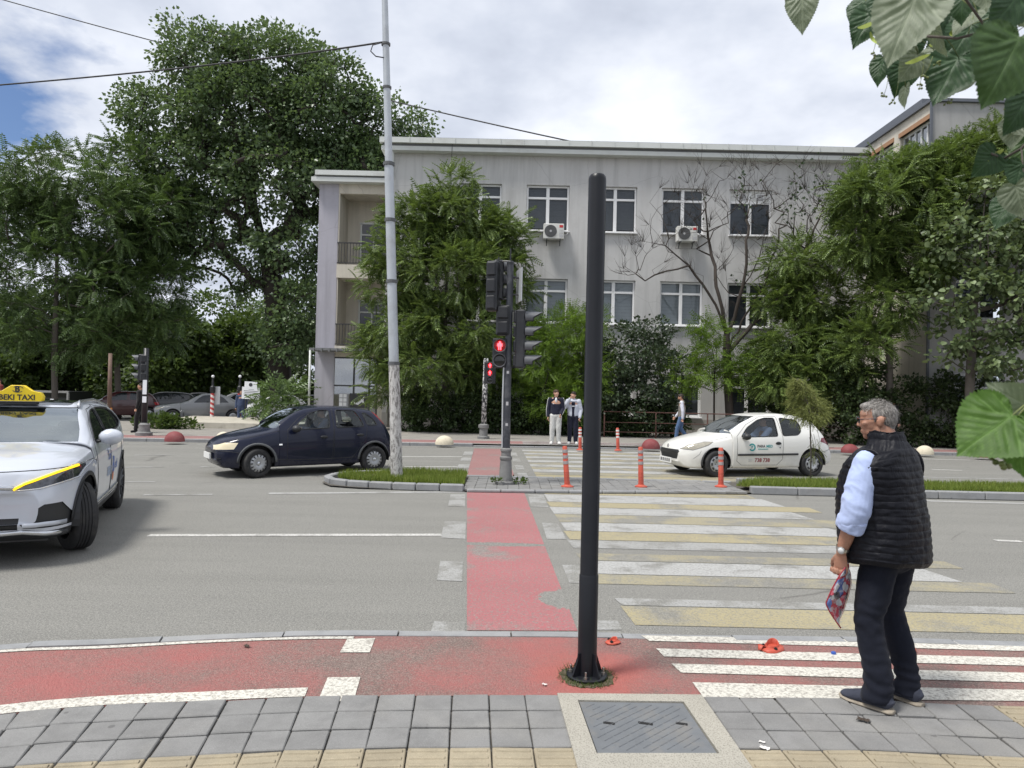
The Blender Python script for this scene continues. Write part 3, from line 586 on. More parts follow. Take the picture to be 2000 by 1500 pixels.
    # --- far pavement
    fk=resample([(-60,17.8),(-30,20.2),(-20,21.0),(-11.85,21.75),(-6.05,22.3),(-1.76,22.75),(4.59,23.3),(10.97,23.65),(17.16,23.75),(40,23.9),(70,24.2)],.5)
    fw=struct(band('far_pavement',fk,[Vector((p.x,31.9,0)) for p in fk],.085,'paver_far'))
    i=0
    while i<len(fk)-2:
        j=min(i+2,len(fk)-1); mid=(fk[i]+fk[j])/2; d=(fk[j]-fk[i]); L_=d.length
        if -22<mid.x<24:
            h=.05 if -1.6<mid.x<5.2 else .11; o=MB().box((0,0,h/2-.02),(L_-.012,.14,h+.02),bev=.01).build('kerb_stone','kerb',fw)
            o.location=(mid.x,mid.y-.07,0); o.rotation_euler=(0,0,math.atan2(d.y,d.x))
        i=j
    sub=[p for p in fk if -22<p.x<26]
    band('far_cycle_lane',offset(sub,-.15),offset(sub,-1.55),.089,'paint_red_far',fw)
    band('far_lane_line',offset(sub,-.12),offset(sub,-.22),.093,'paint_line',fw); band('far_lane_line',offset(sub,-1.5),offset(sub,-1.6),.093,'paint_line',fw)
    for k in range(3): sheet('far_zebra_stripe',[(.4,23.15+k*.45),(6.2,23.55+k*.45),(6.2,23.78+k*.45),(.4,23.38+k*.45)],.097,'paint_white',fw)
    # pale paved terrace on the left
    tr=struct(sheet('terrace_floor',[(-14.2,28.0),(-5.9,28.2),(-5.9,33.0),(-15.5,34.5)],.30,'concrete_pale'))
    MB().box((-10.05,28.02,.17),(8.3,.16,.30),Matrix.Rotation(.024,3,'Z'),bev=.01).build('terrace_step','concrete_pale',tr)
    struct(sheet('car_park_surface',[(-40,33.2),(-5.9,33.0),(-5.9,60),(-60,60)],-.02,'asphalt'))
    # --- median
    med=struct(sheet('median_base',[(-3.45,13.0),(-3.2,12.6),(-2.66,12.42),(-.76,12.34),(4.05,12.9),(60,12.9),(60,14.5),(5,14.5),(-.9,14.4),(-3.0,14.3),(-3.4,13.8)],.03,'joint'))
    slab2=MB().box((0,0,-.02),(.19,.19,.04),bev=.004).mesh('paver'); slab2.materials.append(M('paver'))
    for i in range(26):
        for j in range(10):
            x=-.72+i*.197; y=12.48+max(0,x)*.1+j*.197
            if y>14.25 or x>4.25: continue
            o=bpy.data.objects.new('paver',slab2); COL.objects.link(o); o.parent=med; o.location=(x,y,.055+pr.uniform(-.004,.004)); o.rotation_euler=(pr.uniform(-.02,.02),pr.uniform(-.02,.02),.05+pr.uniform(-.01,.01))
    def kerbline(pts,step,h=.13,w=.13,label='kerb_stone'):
        r=resample(pts,step)
        for a,b in zip(r,r[1:]):
            d=b-a; m_=MB().box((0,0,h/2),(d.length-.01,w,h),bev=.018).build(label,'kerb',med); m_.location=((a.x+b.x)/2,(a.y+b.y)/2,0); m_.rotation_euler=(0,0,math.atan2(d.y,d.x)+pr.uniform(-.012,.012))
    kerbline([(-.80,12.40),(-1.6,12.42),(-2.4,12.5),(-2.95,12.66),(-3.3,12.95),(-3.42,13.35),(-3.3,13.8),(-2.9,14.2),(-2.2,14.34),(-.9,14.36)],.42)
    kerbline([(4.4,12.96),(5.2,12.93),(8,12.92),(14,12.92),(30,12.92)],.85,.145); kerbline([(4.6,14.35),(8,14.45),(14,14.5),(30,14.5)],.9)
    kerbline([(-.75,12.34),(1,12.47),(2.5,12.66),(4.3,12.92)],.6,.062,.09); kerbline([(-.9,14.4),(1,14.38),(4.5,14.38)],.6,.062,.09)
    for nm,poly in (('left',[(-3.25,13.35),(-3.1,12.95),(-2.6,12.66),(-1.6,12.56),(-.82,12.53),(-.86,14.22),(-2.2,14.2),(-2.85,14.05),(-3.18,13.75)]),('right',[(4.25,13.3),(4.7,13.05),(30,13.02),(30,14.4),(4.9,14.25)])):
        soil=sheet('planting_soil',poly,.095,'soil',med)
        pts=[]; bb=np.array(poly); x0,y0=bb.min(0); x1,y1=bb.max(0); x1=min(x1,22)
        N=int((x1-x0)*(y1-y0)*2600); X=nrs.uniform(x0,x1,N); Y=nrs.uniform(y0,y1,N); ins=np.zeros(N,bool); n=len(poly)
        for i in range(n):
            xa,ya=poly[i]; xb,yb=poly[(i+1)%n]; c=((ya>Y)!=(yb>Y)); ins^=c&(X<(xb-xa)*(Y-ya)/((yb-ya) or 1e-9)+xa)
        X=X[ins];Y=Y[ins];N=len(X); dens=np.array([noise.noise(Vector((x*1.3,y*1.3,0))) for x,y in zip(X,Y)])
        if nm=='right': ok=(dens>-.35)|(X>5.2); ok&=~((X<5.0)&(nrs.rand(N)<.5))
        else: ok=dens>-.6
        X=X[ok];Y=Y[ok];dens=dens[ok];N=len(X); h=(.075+.075*nrs.rand(N)+.06*np.clip(dens,-.5,1)); an=nrs.rand(N)*2*np.pi; ln=nrs.normal(0,.035,(N,2)); w=.006+.004*nrs.rand(N)
        B=np.stack([X,Y,np.full(N,.093)],1); dx=np.stack([np.cos(an)*w,np.sin(an)*w,np.zeros(N)],1); tip=B+np.stack([ln[:,0],ln[:,1],h],1)
        V=np.stack([B-dx,B+dx,tip],1).reshape(-1,3); o=link('grass',np_mesh('grass',V,np.arange(3*N).reshape(-1,3)),None,'grass_blade'); stuff(o); o['label']='short green grass with clover on the '+('rounded end of the median' if nm=='left' else 'long part of the median'); o['category']='grass'
build_ground()
# ================================================================ buildings
def wall_open(rect, opens, f, depth, mat, name, parent, back=True):
    """wall with real openings. rect=(a0,a1,z0,z1) and opens in wall coordinates; f(a,z,d) -> point, d = distance inwards"""
    a0,a1,z0,z1=rect; A=sorted({a0,a1,*[o[0] for o in opens],*[o[1] for o in opens]}); Z=sorted({z0,z1,*[o[2] for o in opens],*[o[3] for o in opens]}); mb=MB()
    for i in range(len(A)-1):
        for j in range(len(Z)-1):
            ca=(A[i]+A[i+1])/2; cz=(Z[j]+Z[j+1])/2
            if any(o[0]<ca<o[1] and o[2]<cz<o[3] for o in opens): continue
            mb.add([f(A[i],Z[j],0),f(A[i+1],Z[j],0),f(A[i+1],Z[j+1],0),f(A[i],Z[j+1],0)],[(0,1,2,3)])
    for (p,q,r,s) in opens:
        for (u,v),(w,x) in (((p,r),(q,r)),((q,r),(q,s)),((q,s),(p,s)),((p,s),(p,r))):
            mb.add([f(u,v,0),f(w,x,0),f(w,x,depth),f(u,v,depth)],[(0,1,2,3)])
    me=mb.mesh(name); bm=bmesh.new(); bm.from_mesh(me); bmesh.ops.remove_doubles(bm,verts=bm.verts[:],dist=1e-4); bm.to_mesh(me); bm.free()
    return link(name,me,parent,mat)
def make_window(parent,w,h,blind,vents=False,tilt=None):
    """cross-framed white window, origin at the middle of the opening, facing -Y; frame with panes, blind and sill as its own pieces"""
    t=.085; th=h*.27; mb=MB()
    def bar(x0,x1,z0,z1,d=.07,y=0): mb.box(((x0+x1)/2,y,(z0+z1)/2),(x1-x0,d,z1-z0),bev=.008)
    bar(-w/2,-w/2+t,-h/2,h/2); bar(w/2-t,w/2,-h/2,h/2); bar(-w/2+t,w/2-t,h/2-t,h/2); bar(-w/2+t,w/2-t,-h/2,-h/2+t)
    zt=h/2-th; bar(-w/2+t,w/2-t,zt-.05,zt+.05,.074); bar(-.075,.075,-h/2+t,zt-.05,.078); bar(-.075,.075,zt+.05,h/2-t,.078)
    o=mb.build('window','white_pvc',parent)
    panes=[(-w/2+t,-.075,zt+.05,h/2-t),(.075,w/2-t,zt+.05,h/2-t),(-w/2+t,-.075,-h/2+t,zt-.05),(.075,w/2-t,-h/2+t,zt-.05)]
    for i,(x0,x1,z0,z1) in enumerate(panes):
        if vents and i<2: mb=MB(); mb.add([(x0,.0,z0),(x1,.0,z0),(x1,.0,z1),(x0,.0,z1)],[(0,1,2,3)]); mb.build('panel','ac_white',o,fixn=False)
        else: mb=MB(); mb.add([(x0,.0,z0),(x1,.0,z0),(x1,.0,z1),(x0,.0,z1)],[(0,1,2,3)]); mb.build('pane','window_glass',o,fixn=False)
        if vents and i<2:
            s=.36; cx=(x0+x1)/2+(.12 if i==0 else -.02); cz=(z0+z1)/2-.02; v=MB(); v.box((cx,-.02,cz),(s,.04,s)); vo=v.build('vent','white_pvc',o)
            v=MB()
            for k in range(5): v.box((cx,-.045,cz-s/2+.06+k*.06),(s-.08,.012,.026))
            v.build('louvre','ac_grille',vo)
    a,b,n,frac=blind; mb=MB(); z=h/2-t; k=0; lo=h/2-t-(h-2*t)*frac
    while z>lo+.001:
        s=min(n,z-lo); mb.box((0,.13+.006*(k%2),z-s/2),(w-2*t,.008,s-.004),mi=k%2); z-=s; k+=1
    mb.build('blind',[a,b],o)
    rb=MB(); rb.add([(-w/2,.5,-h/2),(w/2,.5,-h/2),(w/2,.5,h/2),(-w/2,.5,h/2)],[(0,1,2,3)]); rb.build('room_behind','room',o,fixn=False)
    MB().box((0,-.17,-h/2-.03),(w+.08,.30,.04),Matrix.Rotation(.06,3,'X')).build('sill','white_pvc',o)
    return o
def gable_box(mb,x0,x1,y0,y1,z0,z1,mi=0): mb.box(((x0+x1)/2,(y0+y1)/2,(z0+z1)/2),(x1-x0,y1-y0,z1-z0),mi=mi)
def build_school():
    YF=32.0; b=thing('school_building','long pale grey three storey building with white cross framed windows','building',(5,YF,0))
    inv=lambda p:Vector(p)-Vector((5,YF,0))
    X=lambda px,py=400:P(px,py,YF).x
    xl,xr=X(752,560),15.9; ztop=12.75
    w=1.95; cen=[X(1070,405)+3.075*k for k in range(-3,6)]; cen=[c for c in cen if xl+.3<c-w/2 and c<X(1475,405)+.3]
    rows=[(9.14,11.24),(4.97,6.98),(.85,2.75)]
    opens=[(c-w/2,c+w/2,z0,z1) for c in cen for z0,z1 in rows]
    f=lambda a,z,d:inv((a,YF+d,z)); wl=wall_open((xl,xr,0,ztop),opens,f,.26,'stucco','facade_wall',b)
    mb=MB(); 
    for (p,q) in (((xl,YF),(xl,YF+13)),((xl,YF+13),(xr,YF+13)),((xr,YF+13),(xr,YF))): mb.add([inv((p[0],p[1],0)),inv((q[0],q[1],0)),inv((q[0],q[1],ztop)),inv((p[0],p[1],ztop))],[(0,1,2,3)])
    mb.build('side_wall','stucco',b,fixn=False)
    mb=MB(); gable_box(mb,xl+5-5,xr,YF-.035,YF-.002,0,.75); o=mb.build('plinth','plinth',b); o.location=-Vector((5,YF,0))
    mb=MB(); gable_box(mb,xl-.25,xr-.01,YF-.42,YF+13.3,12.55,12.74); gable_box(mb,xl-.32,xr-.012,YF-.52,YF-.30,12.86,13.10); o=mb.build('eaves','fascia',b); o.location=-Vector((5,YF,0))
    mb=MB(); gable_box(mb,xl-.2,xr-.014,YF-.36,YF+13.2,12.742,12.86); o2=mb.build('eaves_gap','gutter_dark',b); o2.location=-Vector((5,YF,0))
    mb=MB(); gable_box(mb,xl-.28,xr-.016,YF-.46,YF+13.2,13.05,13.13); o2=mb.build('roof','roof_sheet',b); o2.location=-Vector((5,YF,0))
    x=xl
    while x<xr-.4: MB().box(inv((x,YF-.535,12.98)),(.03,.02,.27)).build('gutter_strap','fascia',b); x+=1.02
    pr=random.Random(2); proto={}
    bl=[('blind_dark','blind_mid',.14,1.0),('blind_dark','room',.14,.95),('blind_mid','blind_pale',.15,1.0),('blind_dark','blind_mid',.16,1.0),('blind_mid','blind_dark',.15,.7)]
    for i,c in enumerate(cen):
        for r,(z0,z1) in enumerate(rows):
            k=[0,1,1,0,3,4,1,0,3][i%9] if r==0 else ([4,2,2,2,0,3,4,2,1][i%9] if r==1 else 0)
            vents=(r==0 and abs(c-X(1470,405))<.6)
            if (k,vents,r) not in proto: proto[(k,vents,r)]=make_window(b,w-.012,z1-z0-.012,bl[k],vents); o=proto[(k,vents,r)]
            else: o=copy_tree(proto[(k,vents,r)],b)
            o.location=inv((c,YF+.17,(z0+z1)/2))
    # rain pipes and a loose cable
    mb=MB(); p0=P(768,300,YF-.15); mb.tube([inv((p0.x,YF-.3,12.6)),inv((p0.x,YF-.12,12.1)),inv((p0.x,YF-.10,.2))],.055,8); mb.build('rain_pipe','fascia',b,True)
    p=P(885,300,YF); mb=MB(); mb.tube([inv((p.x,YF-.44,13.1)),inv((p.x-.02,YF-.43,12.5)),inv((p.x-.06,YF-.03,11.9)),inv((p.x-.1,YF-.03,7))],.012,5); mb.build('loose_cable','wire',b)
    vents=MB()
    for k in range(3): q=P(1652+k*10,288,YF+.9); vents.lathe([(.05,0),(.05,.28),(.13,.28),(.14,.33),(.02,.38)],inv((q.x,YF+.6,13.1)),10)
    vents.build('roof_vents','fascia',b)
    # ---------------------------------------------------------------- wing on the left with loggias
    YA=32.35; L=thing('balcony_annex','pale annex with two railed loggias and a glazed ground floor entrance','building',(-7.5,YA,0))
    inv2=lambda p:Vector(p)-Vector((-7.5,YA,0)); xa=P(619,560,YA).x; xp=P(657,560,YA).x; xe=xl-.003
    Zp=lambda py,px=680:P(px,py,YA).z
    zr=Zp(347); zc=Zp(378); zs1=Zp(517); zs0=Zp(543); zs2=Zp(676); dep=1.7
    mb=MB(); gable_box(mb,xa,xp,YA,YA+dep+3,0,zr-.3); o=mb.build('pilaster','stucco_lilac',L); o.location=-Vector((-7.5,YA,0))
    def bx(nm,x0,x1,y0,y1,z0,z1,mat):
        m=MB(); gable_box(m,x0,x1,y0,y1,z0,z1); o=m.build(nm,mat,L); o.location=-Vector((-7.5,YA,0)); return o
    bx('inner_side_wall',xp+.001,xp+.06,YA+.02,YA+dep,zs2-.4,zr-.3,'stucco_cream')
    bx('back_wall',xp+.06,xe,YA+dep,YA+dep+.2,0,zr-.3,'stucco_cream')
    bx('top_beam',xp,xe,YA+.015,YA+.3,zc,zr-.29,'stucco_cream'); bx('ceiling',xp+.06,xe,YA+.3,YA+dep,zc+.1,zc+.25,'stucco_cream')
    bx('balcony_slab',xp,xe,YA-.06,YA+dep,zs0,zs1,'stucco_cream'); bx('balcony_slab',xp,xe,YA-.06,YA+dep,zs2-.35,zs2,'stucco_cream')
    bx('annex_eaves',xa-.28,xe,YA-.40,YA+dep+3.2,zr-.30,zr-.10,'fascia'); bx('annex_eaves',xa-.10,xe,YA-.45,YA+dep+3.2,zr-.02,zr+.20,'fascia'); bx('annex_eaves_gap',xa-.18,xe,YA-.34,YA+dep+3,zr-.10,zr-.02,'gutter_dark')
    for zf in (zs1,zs2):
        h=1.0; m=MB(); m.box(inv2(((xp+xe)/2,YA-.02,zf+h)),(xe-xp,.05,.05)); m.box(inv2(((xp+xe)/2,YA-.02,zf+.08)),(xe-xp,.04,.04)); r=m.build('railing','rail_dark',L)
        nb=17
        for k in range(nb): q=MB(); q.box(inv2((xp+.06+(xe-xp-.12)*k/(nb-1),YA-.02,zf+h/2+.04)),(.025,.025,h-.10)); q.build('baluster','rail_dark',r)
        x0=P(704,470,YA+dep).x; d=MB(); d.box(inv2((x0+.04,YA+dep-.03,zf+1.15)),(.08,.08,2.3)); d.box(inv2((x0+1.3,YA+dep-.03,zf+1.15)),(.08,.08,2.3)); d.box(inv2((x0+.65,YA+dep-.03,zf+2.3)),(1.4,.08,.08)); d.box(inv2((x0+.65,YA+dep-.03,zf+1.75)),(1.3,.07,.07)); d.box(inv2((x0+.65,YA+dep-.03,zf+.9)),(.07,.06,1.7)); do=d.build('balcony_door','fascia',L)
        g=MB(); g.box(inv2((x0+.65,YA+dep-.015,zf+1.15)),(1.2,.01,2.2)); g.build('door_pane','car_glass_dark',do)
    # canopy over the entrance
    xc0=P(604,684,YA-1.3).x; cz=P(640,682,YA-1.3).z; m=MB(); m.box(inv2(((xc0+xe)/2,YA-.65,cz)),(xe-xc0,1.3,.10)); 
    k=xc0+.2
    while k<xe: m.box(inv2((k,YA-1.32,cz-.03)),(.06,.06,.16)); k+=.34
    m.build('canopy','gutter_dark',L); MB().tube([inv2((xc0+.03,YA-1.25,0.08)),inv2((xc0+.03,YA-1.25,cz))],.05,8).build('canopy_post','fascia',L,True)
    gx0=P(649,740,YA).x; gx1=P(736,740,YA).x; gz=cz-.3; fr=MB(); W=(gx1-gx0)
    for u in (0,.48,.83,1): fr.box(inv2((gx0+W*u,YA+.05,gz/2+.05)),(.07,.08,gz))
    for z in (.2,gz*.60,gz): fr.box(inv2((gx0+W/2,YA+.05,z)),(W,.076,.07))
    fo=fr.build('entrance_frame','dark_frame',L); gp=MB(); gp.box(inv2((gx0+W/2,YA+.06,gz/2)),(W-.02,.01,gz)); gp.build('entrance_pane','sheet_glass',fo)
    bx('entrance_back',gx0,gx1,YA+1.2,YA+1.25,0,gz,'stucco'); bx('entrance_lintel',xp,xe,YA+.02,YA+.3,gz,zs2-.36,'stucco_cream'); bx('entrance_jamb',gx1+.04,xe,YA+.01,YA+.4,0,gz,'stucco_cream'); bx('entrance_jamb',xp+.002,gx0-.03,YA+.012,YA+.4,0,gz,'stucco')
    ps=MB(); a=P(683,768,YA); b2=P(716,797,YA); ps.box(inv2(((a.x+b2.x)/2,YA+.03,(a.z+b2.z)/2)),(b2.x-a.x,.02,a.z-b2.z)); po=ps.build('poster','print_dark',L)
    ps=MB(); q=random.Random(4); c0=inv2(((a.x+b2.x)/2,YA+.015,(a.z+b2.z)/2))
    for s_ in ([(-.28,-.02),(-.1,-.10),(.05,-.02),(.2,.12),(.28,.22),(.24,.02),(.3,-.16),(.16,-.06),(0,-.2),(-.15,-.16)],): ps.add([c0+Vector((x,0,z)) for x,z in s_],[tuple(range(len(s_)))])
    ps.build('poster_print','sign_white',po,fixn=False)
    a=P(661,765,YA); b2=P(681,798,YA); ps=MB(); ps.box(inv2(((a.x+b2.x)/2,YA+.03,(a.z+b2.z)/2)),((b2.x-a.x)*.9,.012,(a.z-b2.z)*.8)); pn=ps.build('notice','print_grey',L)
    for i in range(2):
        for j in range(3): r=MB(); r.box(inv2((a.x+.12+.18*i,YA+.02,b2.z+.2+.19*j)),(.15,.006,.16)); r.build('notice_sheet','sign_white',pn)
    # ---------------------------------------------------------------- wing on the right, standing forward
    YW=27.0; Wg=thing('forward_wing','cream wing of the school standing forward behind the trees on the right','building',(20,YW,0)); inv3=lambda p:Vector(p)-Vector((20,YW,0)); zt=13.3
    wo=[(29.75,31.6,10.7,12.72),(27.15,29.25,10.7,12.72)]
    wall_open((YW,YF+.0,0,zt),wo,lambda a,z,d:inv3((15.9+d,a,z)),.22,'stucco_cream','side_wall',Wg)
    fo=[(16.9+k*3.2,18.8+k*3.2,z0,z1) for k in range(4) for z0,z1 in ((.9,2.9),(4.97,6.98))]
    wall_open((15.9,32,0,zt),fo,lambda a,z,d:inv3((a,YW+d,z)),.22,'stucco_wing','front_wall',Wg)  # front wall coloured darker than the cream side to stand for shade
    for (a,c,z0,z1) in wo:
        m=MB(); n=5
        for k in range(n+1): m.box(inv3((16.08,a+(c-a)*k/n,(z0+z1)/2)),(.06,.06,z1-z0))
        for z in (z0+.03,z0+.9,z1-.04): m.box(inv3((16.08,(a+c)/2,z)),(.055,c-a,.07))
        wn=m.build('window','white_pvc',Wg); g=MB(); g.box(inv3((16.10,(a+c)/2,(z0+z1)/2)),(.01,c-a,z1-z0)); g.build('pane','sheet_glass',wn)
        m=MB(); m.box(inv3((15.93,(a+c)/2,z1+.09)),(.14,c-a+.1,.18)); m.build('lintel','brown_lintel',wn); m=MB(); m.box(inv3((16.4,(a+c)/2,(z0+z1)/2)),(.02,c-a,z1-z0)); m.build('room_behind','blind_pale',wn)
    p0=None
    for (a,c,z0,z1) in fo:
        if p0 is None: p0=make_window(Wg,c-a-.012,z1-z0-.012,('blind_dark','room',.2,.8)); o=p0
        else: o=copy_tree(p0,Wg)
        o.location=inv3(((a+c)/2,YW+.15,(z0+z1)/2))
    def wbx(nm,x0,x1,y0,y1,z0,z1,mat): m=MB(); gable_box(m,x0,x1,y0,y1,z0,z1); o=m.build(nm,mat,Wg); o.location=-Vector((20,YW,0))
    wbx('roof_edge',15.78,32.1,YW-.12,YF+12,zt,zt+.12,'roof_sheet'); wbx('rain_pipe',15.80,15.88,YW-.09,YW-.01,.2,zt,'roof_sheet'); wbx('upper_roof',17.0,25,29.6,38,zt+.12,zt+1.25,'roof_sheet')
    # ---------------------------------------------------------------- condensers on the wall
    for (px0,px1,py0,py1,lab) in ((1055,1108,436,468,'white condenser under the second floor window nearest the tall leafy tree'),(1322,1362,441,473,'white condenser behind the bare branches below a second floor window')):
        a=P(px0,py0,YF-.45); b_=P(px1,py1,YF-.45); cx=(a.x+b_.x)/2; wd=.92; ht=.68; zc_=(a.z+b_.z)/2
        t=thing('air_conditioner',lab,'air conditioner',(cx,YF-.35,zc_-ht/2),0,'condensers on the school wall')
        MB().box((0,0,ht/2),(wd,.34,ht),bev=.02).build('casing','ac_white',t)
        fn=MB(); rot=Matrix.Rotation(R(90),3,'X'); fn.lathe([(.02,0),(.27,0),(.275,.012),(.02,.012)],(-.14,-.175,ht/2),28,rot=rot); fg=fn.build('fan_grille','ac_grille',t)
        rg=MB()
        for rr in (.07,.13,.19,.25): rg.lathe([(rr-.006,.012),(rr+.006,.012),(rr+.006,.02),(rr-.006,.02)],(-.14,-.175,ht/2),24,rot=rot,cap=False)
        rg.build('grille_ring','trim_grey',fg); hb=MB(); hb.lathe([(.001,.012),(.05,.012),(.05,.024),(.001,.024)],(-.14,-.175,ht/2),12,rot=rot); hb.build('fan_hub','tag_grey',fg)
        MB().box((.33,-.174,ht-.12),(.16,.01,.11)).build('red_label','red_tag',t)
        for k in range(5): MB().box((.33,-.173,ht-.28-.05*k),(.18,.006,.012)).build('vent_slot','tag_grey',t)
        MB().box((.33,-.174,.14),(.17,.008,.10)).build('rating_plate','tag_grey',t)
        for s_ in (-.3,.3): m=MB(); m.box((s_,0,-.025),(.04,.5,.05)); m.box((s_,.15,-.14),(.04,.04,.26),Matrix.Rotation(.7,3,'X')); m.build('bracket','trim_grey',t)
        MB().tube([(.46,.05,.2),(.60,.1,.26),(.72,.3,.45)],.02,6).build('pipe','tag_grey',t)
build_school()
# ================================================================ trees and shrubs
def leaf_template(kind):
    """vertices and triangles of one leaf, along +X from its stalk, upper side +Z"""
    if kind=='simple':      # broad pointed leaf folded along its midrib
        v=[(0,0,0),(.35,.40,.10),(.35,-.40,.10),(1,0,-.06)]; f=[(0,3,1),(0,2,3)]
    elif kind=='round':
        v=[(0,0,0),(.22,.42,.08),(.66,.40,.06),(1,0,-.08),(.66,-.40,.06),(.22,-.42,.08)]; f=[(0,3,2),(0,2,1),(0,4,3),(0,5,4)]
    elif kind=='pinnate':   # tree of heaven: one stalk, pairs of drooping leaflets
        v=[];f=[]; n=7
        def lf(x,z,ang,l,w):
            b=len(v); c,s=math.cos(ang),math.sin(ang); q=[(0,0,0),(.4*l,w,.0),(.4*l,-w,.0),(l,0,-.22*l)]
            for (a,bb,h) in q: v.append((x+a*c-bb*s,a*s+bb*c,z+h-.25*abs(a)))
            f.extend([(b,b+3,b+1),(b,b+2,b+3)])
        for i in range(n):
            x=.18+.80*i/(n-1); z=-.30*x*x; l=.25*(1-.35*abs(i/(n-1)-.35))
            lf(x,z,R(64),l,.046); lf(x,z,-R(64),l,.046)
        lf(1.0,-.30,0,.2,.04); b=len(v); v+= [(0,.006,0),(0,-.006,0),(.5,0,-.07),(1,0,-.30)]; f+=[(b,b+1,b+2),(b+2,b+1,b+3)]
    elif kind=='needle':
        v=[];f=[]
        for i in range(7):
            x=i/6; b=len(v); z=-.35*x*x
            for sgn in(1,-1): b=len(v); v+= [(x,0,z),(x+.08,0,z+.01),(x+.16,sgn*.16*(1-.4*x),z-.08)]; f.append((b,b+1,b+2) if sgn>0 else (b+1,b,b+2))
    elif kind=='acacia':
        v=[];f=[]
        for i in range(6):
            x=.15+.85*i/5
            for sgn in(1,-1): b=len(v); v+= [(x,0,0),(x+.04,sgn*.13,.02),(x+.05,sgn*.24,-.03),(x-.05,sgn*.13,.02)]; f+= [(b,b+1,b+2),(b,b+2,b+3)] if sgn<0 else [(b,b+2,b+1),(b,b+3,b+2)]
    return np.array(v,np.float32),np.array(f,np.int32)
_T={k:leaf_template(k) for k in('simple','round','pinnate','needle','acacia')}
def leaves_mesh(name,pos,dirs,size,kind,rs,droop=.25,flat=.5):
    """many leaves as one mesh; dirs = outward unit vectors"""
    N=len(pos); d=dirs+rs.normal(0,.45,(N,3)); d[:,2]-=droop; d/=np.linalg.norm(d,axis=1,keepdims=True)+1e-9
    up=np.tile(np.array([0,0,1.]),(N,1))*flat+rs.normal(0,.55,(N,3)); s=np.cross(up,d); s/=np.linalg.norm(s,axis=1,keepdims=True)+1e-9; u=np.cross(d,s)
    tv,tf=_T[kind]; sz=(np.asarray(size)*np.ones(N))[:,None,None]
    V=pos[:,None,:]+sz*(tv[None,:,0:1]*d[:,None,:]+tv[None,:,1:2]*s[:,None,:]+tv[None,:,2:3]*u[:,None,:])
    F=(tf[None]+(np.arange(N)*len(tv))[:,None,None]).reshape(-1,3)
    return np_mesh(name,V.reshape(-1,3),F)
def sample_blobs(blobs,n,rs,shell=.5):
    """points in ellipsoids (centre, radii); shell pushes them to the outside"""
    vol=np.array([b[1][0]*b[1][1]*b[1][2] for b in blobs])**.75; idx=rs.choice(len(blobs),n,p=vol/vol.sum())
    q=rs.normal(0,1,(n,3)); q/=np.linalg.norm(q,axis=1,keepdims=True); r=rs.rand(n)**(1/3.)*(1-shell)+shell*rs.uniform(.75,1.03,n)
    C=np.array([tuple(b[0]) for b in blobs])[idx]; RR=np.array([b[1] for b in blobs])[idx]
    return C+q*RR*r[:,None], q
def grow(trunk, targets, rs, r0, sag=.0, twig=.012, power=.5, limbs=()):
    """branches from trunk nodes to every target; returns list of (points, radii)"""
    nodes=[Vector(p) for p in trunk]; par=[i-1 for i in range(len(nodes))]; ends=[]
    fine=[nodes[0]]; par=[-1]
    for a,b in zip(nodes,nodes[1:]):
        k=max(1,int((b-a).length/.5))
        for i in range(1,k+1): fine.append(a.lerp(b,i/k)); par.append(len(fine)-2)
    nt=len(fine)
    for lb in limbs:
        lb=[Vector(p) for p in lb]; j=min(range(len(fine)),key=lambda i:(fine[i]-lb[0]).length); prev=j
        for a,b in zip(lb,lb[1:]):
            k=max(1,int((b-a).length/.4))
            for i in range(1,k+1): fine.append(a.lerp(b,i/k)+Vector(rs.normal(0,.03,3))); par.append(prev); prev=len(fine)-1
    base=Vector(trunk[0]); order=sorted(range(len(targets)),key=lambda i:(Vector(targets[i])-fine[nt//2]).length)
    A=[tuple(p) for p in fine]
    for i in order:
        t=Vector(targets[i]); arr=np.array(A); d=arr-np.array(t); dist=np.linalg.norm(d,axis=1); cost=dist+np.where(arr[:,2]>t.z-.15,1.5*(arr[:,2]-t.z+.15),0)
        cost[:max(1,int(nt*.22))]+=6; j=int(cost.argmin()); p=Vector(A[j]); L=(t-p).length; k=max(1,min(4,int(L/.55)))
        prev=j
        for q in range(1,k+1):
            s=q/k; m=p.lerp(t,s)+Vector((rs.normal(0,.07*L),rs.normal(0,.07*L),rs.normal(0,.04*L)+.10*L*math.sin(math.pi*s)))*(1 if q<k else 0); A.append(tuple(m)); par.append(prev); prev=len(A)-1
    n=len(A); cnt=np.ones(n)
    for i in range(n-1,0,-1): cnt[par[i]]+=cnt[i]
    rad=twig*cnt**power; rad=np.minimum(rad*(r0/max(rad[0],1e-6)) if rad[0]>r0 else rad, r0)
    ch=[[] for _ in range(n)]
    for i in range(1,n): ch[par[i]].append(i)
    out=[]; stack=[(0,None)]
    while stack:
        i,p=stack.pop(); pts=[] if p is None else [A[p]]; rr=[] if p is None else [min(rad[p],rad[i]*1.25)]; cur=i
        while True:
            pts.append(A[cur]); rr.append(rad[cur]); c=ch[cur]
            if not c: break
            c=sorted(c,key=lambda x:-cnt[x])
            for o in c[1:]: stack.append((o,cur))
            cur=c[0]
        if len(pts)>1: out.append((pts,rr))
    return out
def wood(name,branches,mat,parent,n=6,big=9):
    mb=MB()
    for pts,rr in branches: mb.tube(pts,[float(x) for x in rr],big if max(rr)>.08 else (n if max(rr)>.02 else 4))
    return link(name,mb.mesh(name,True),parent,mat)
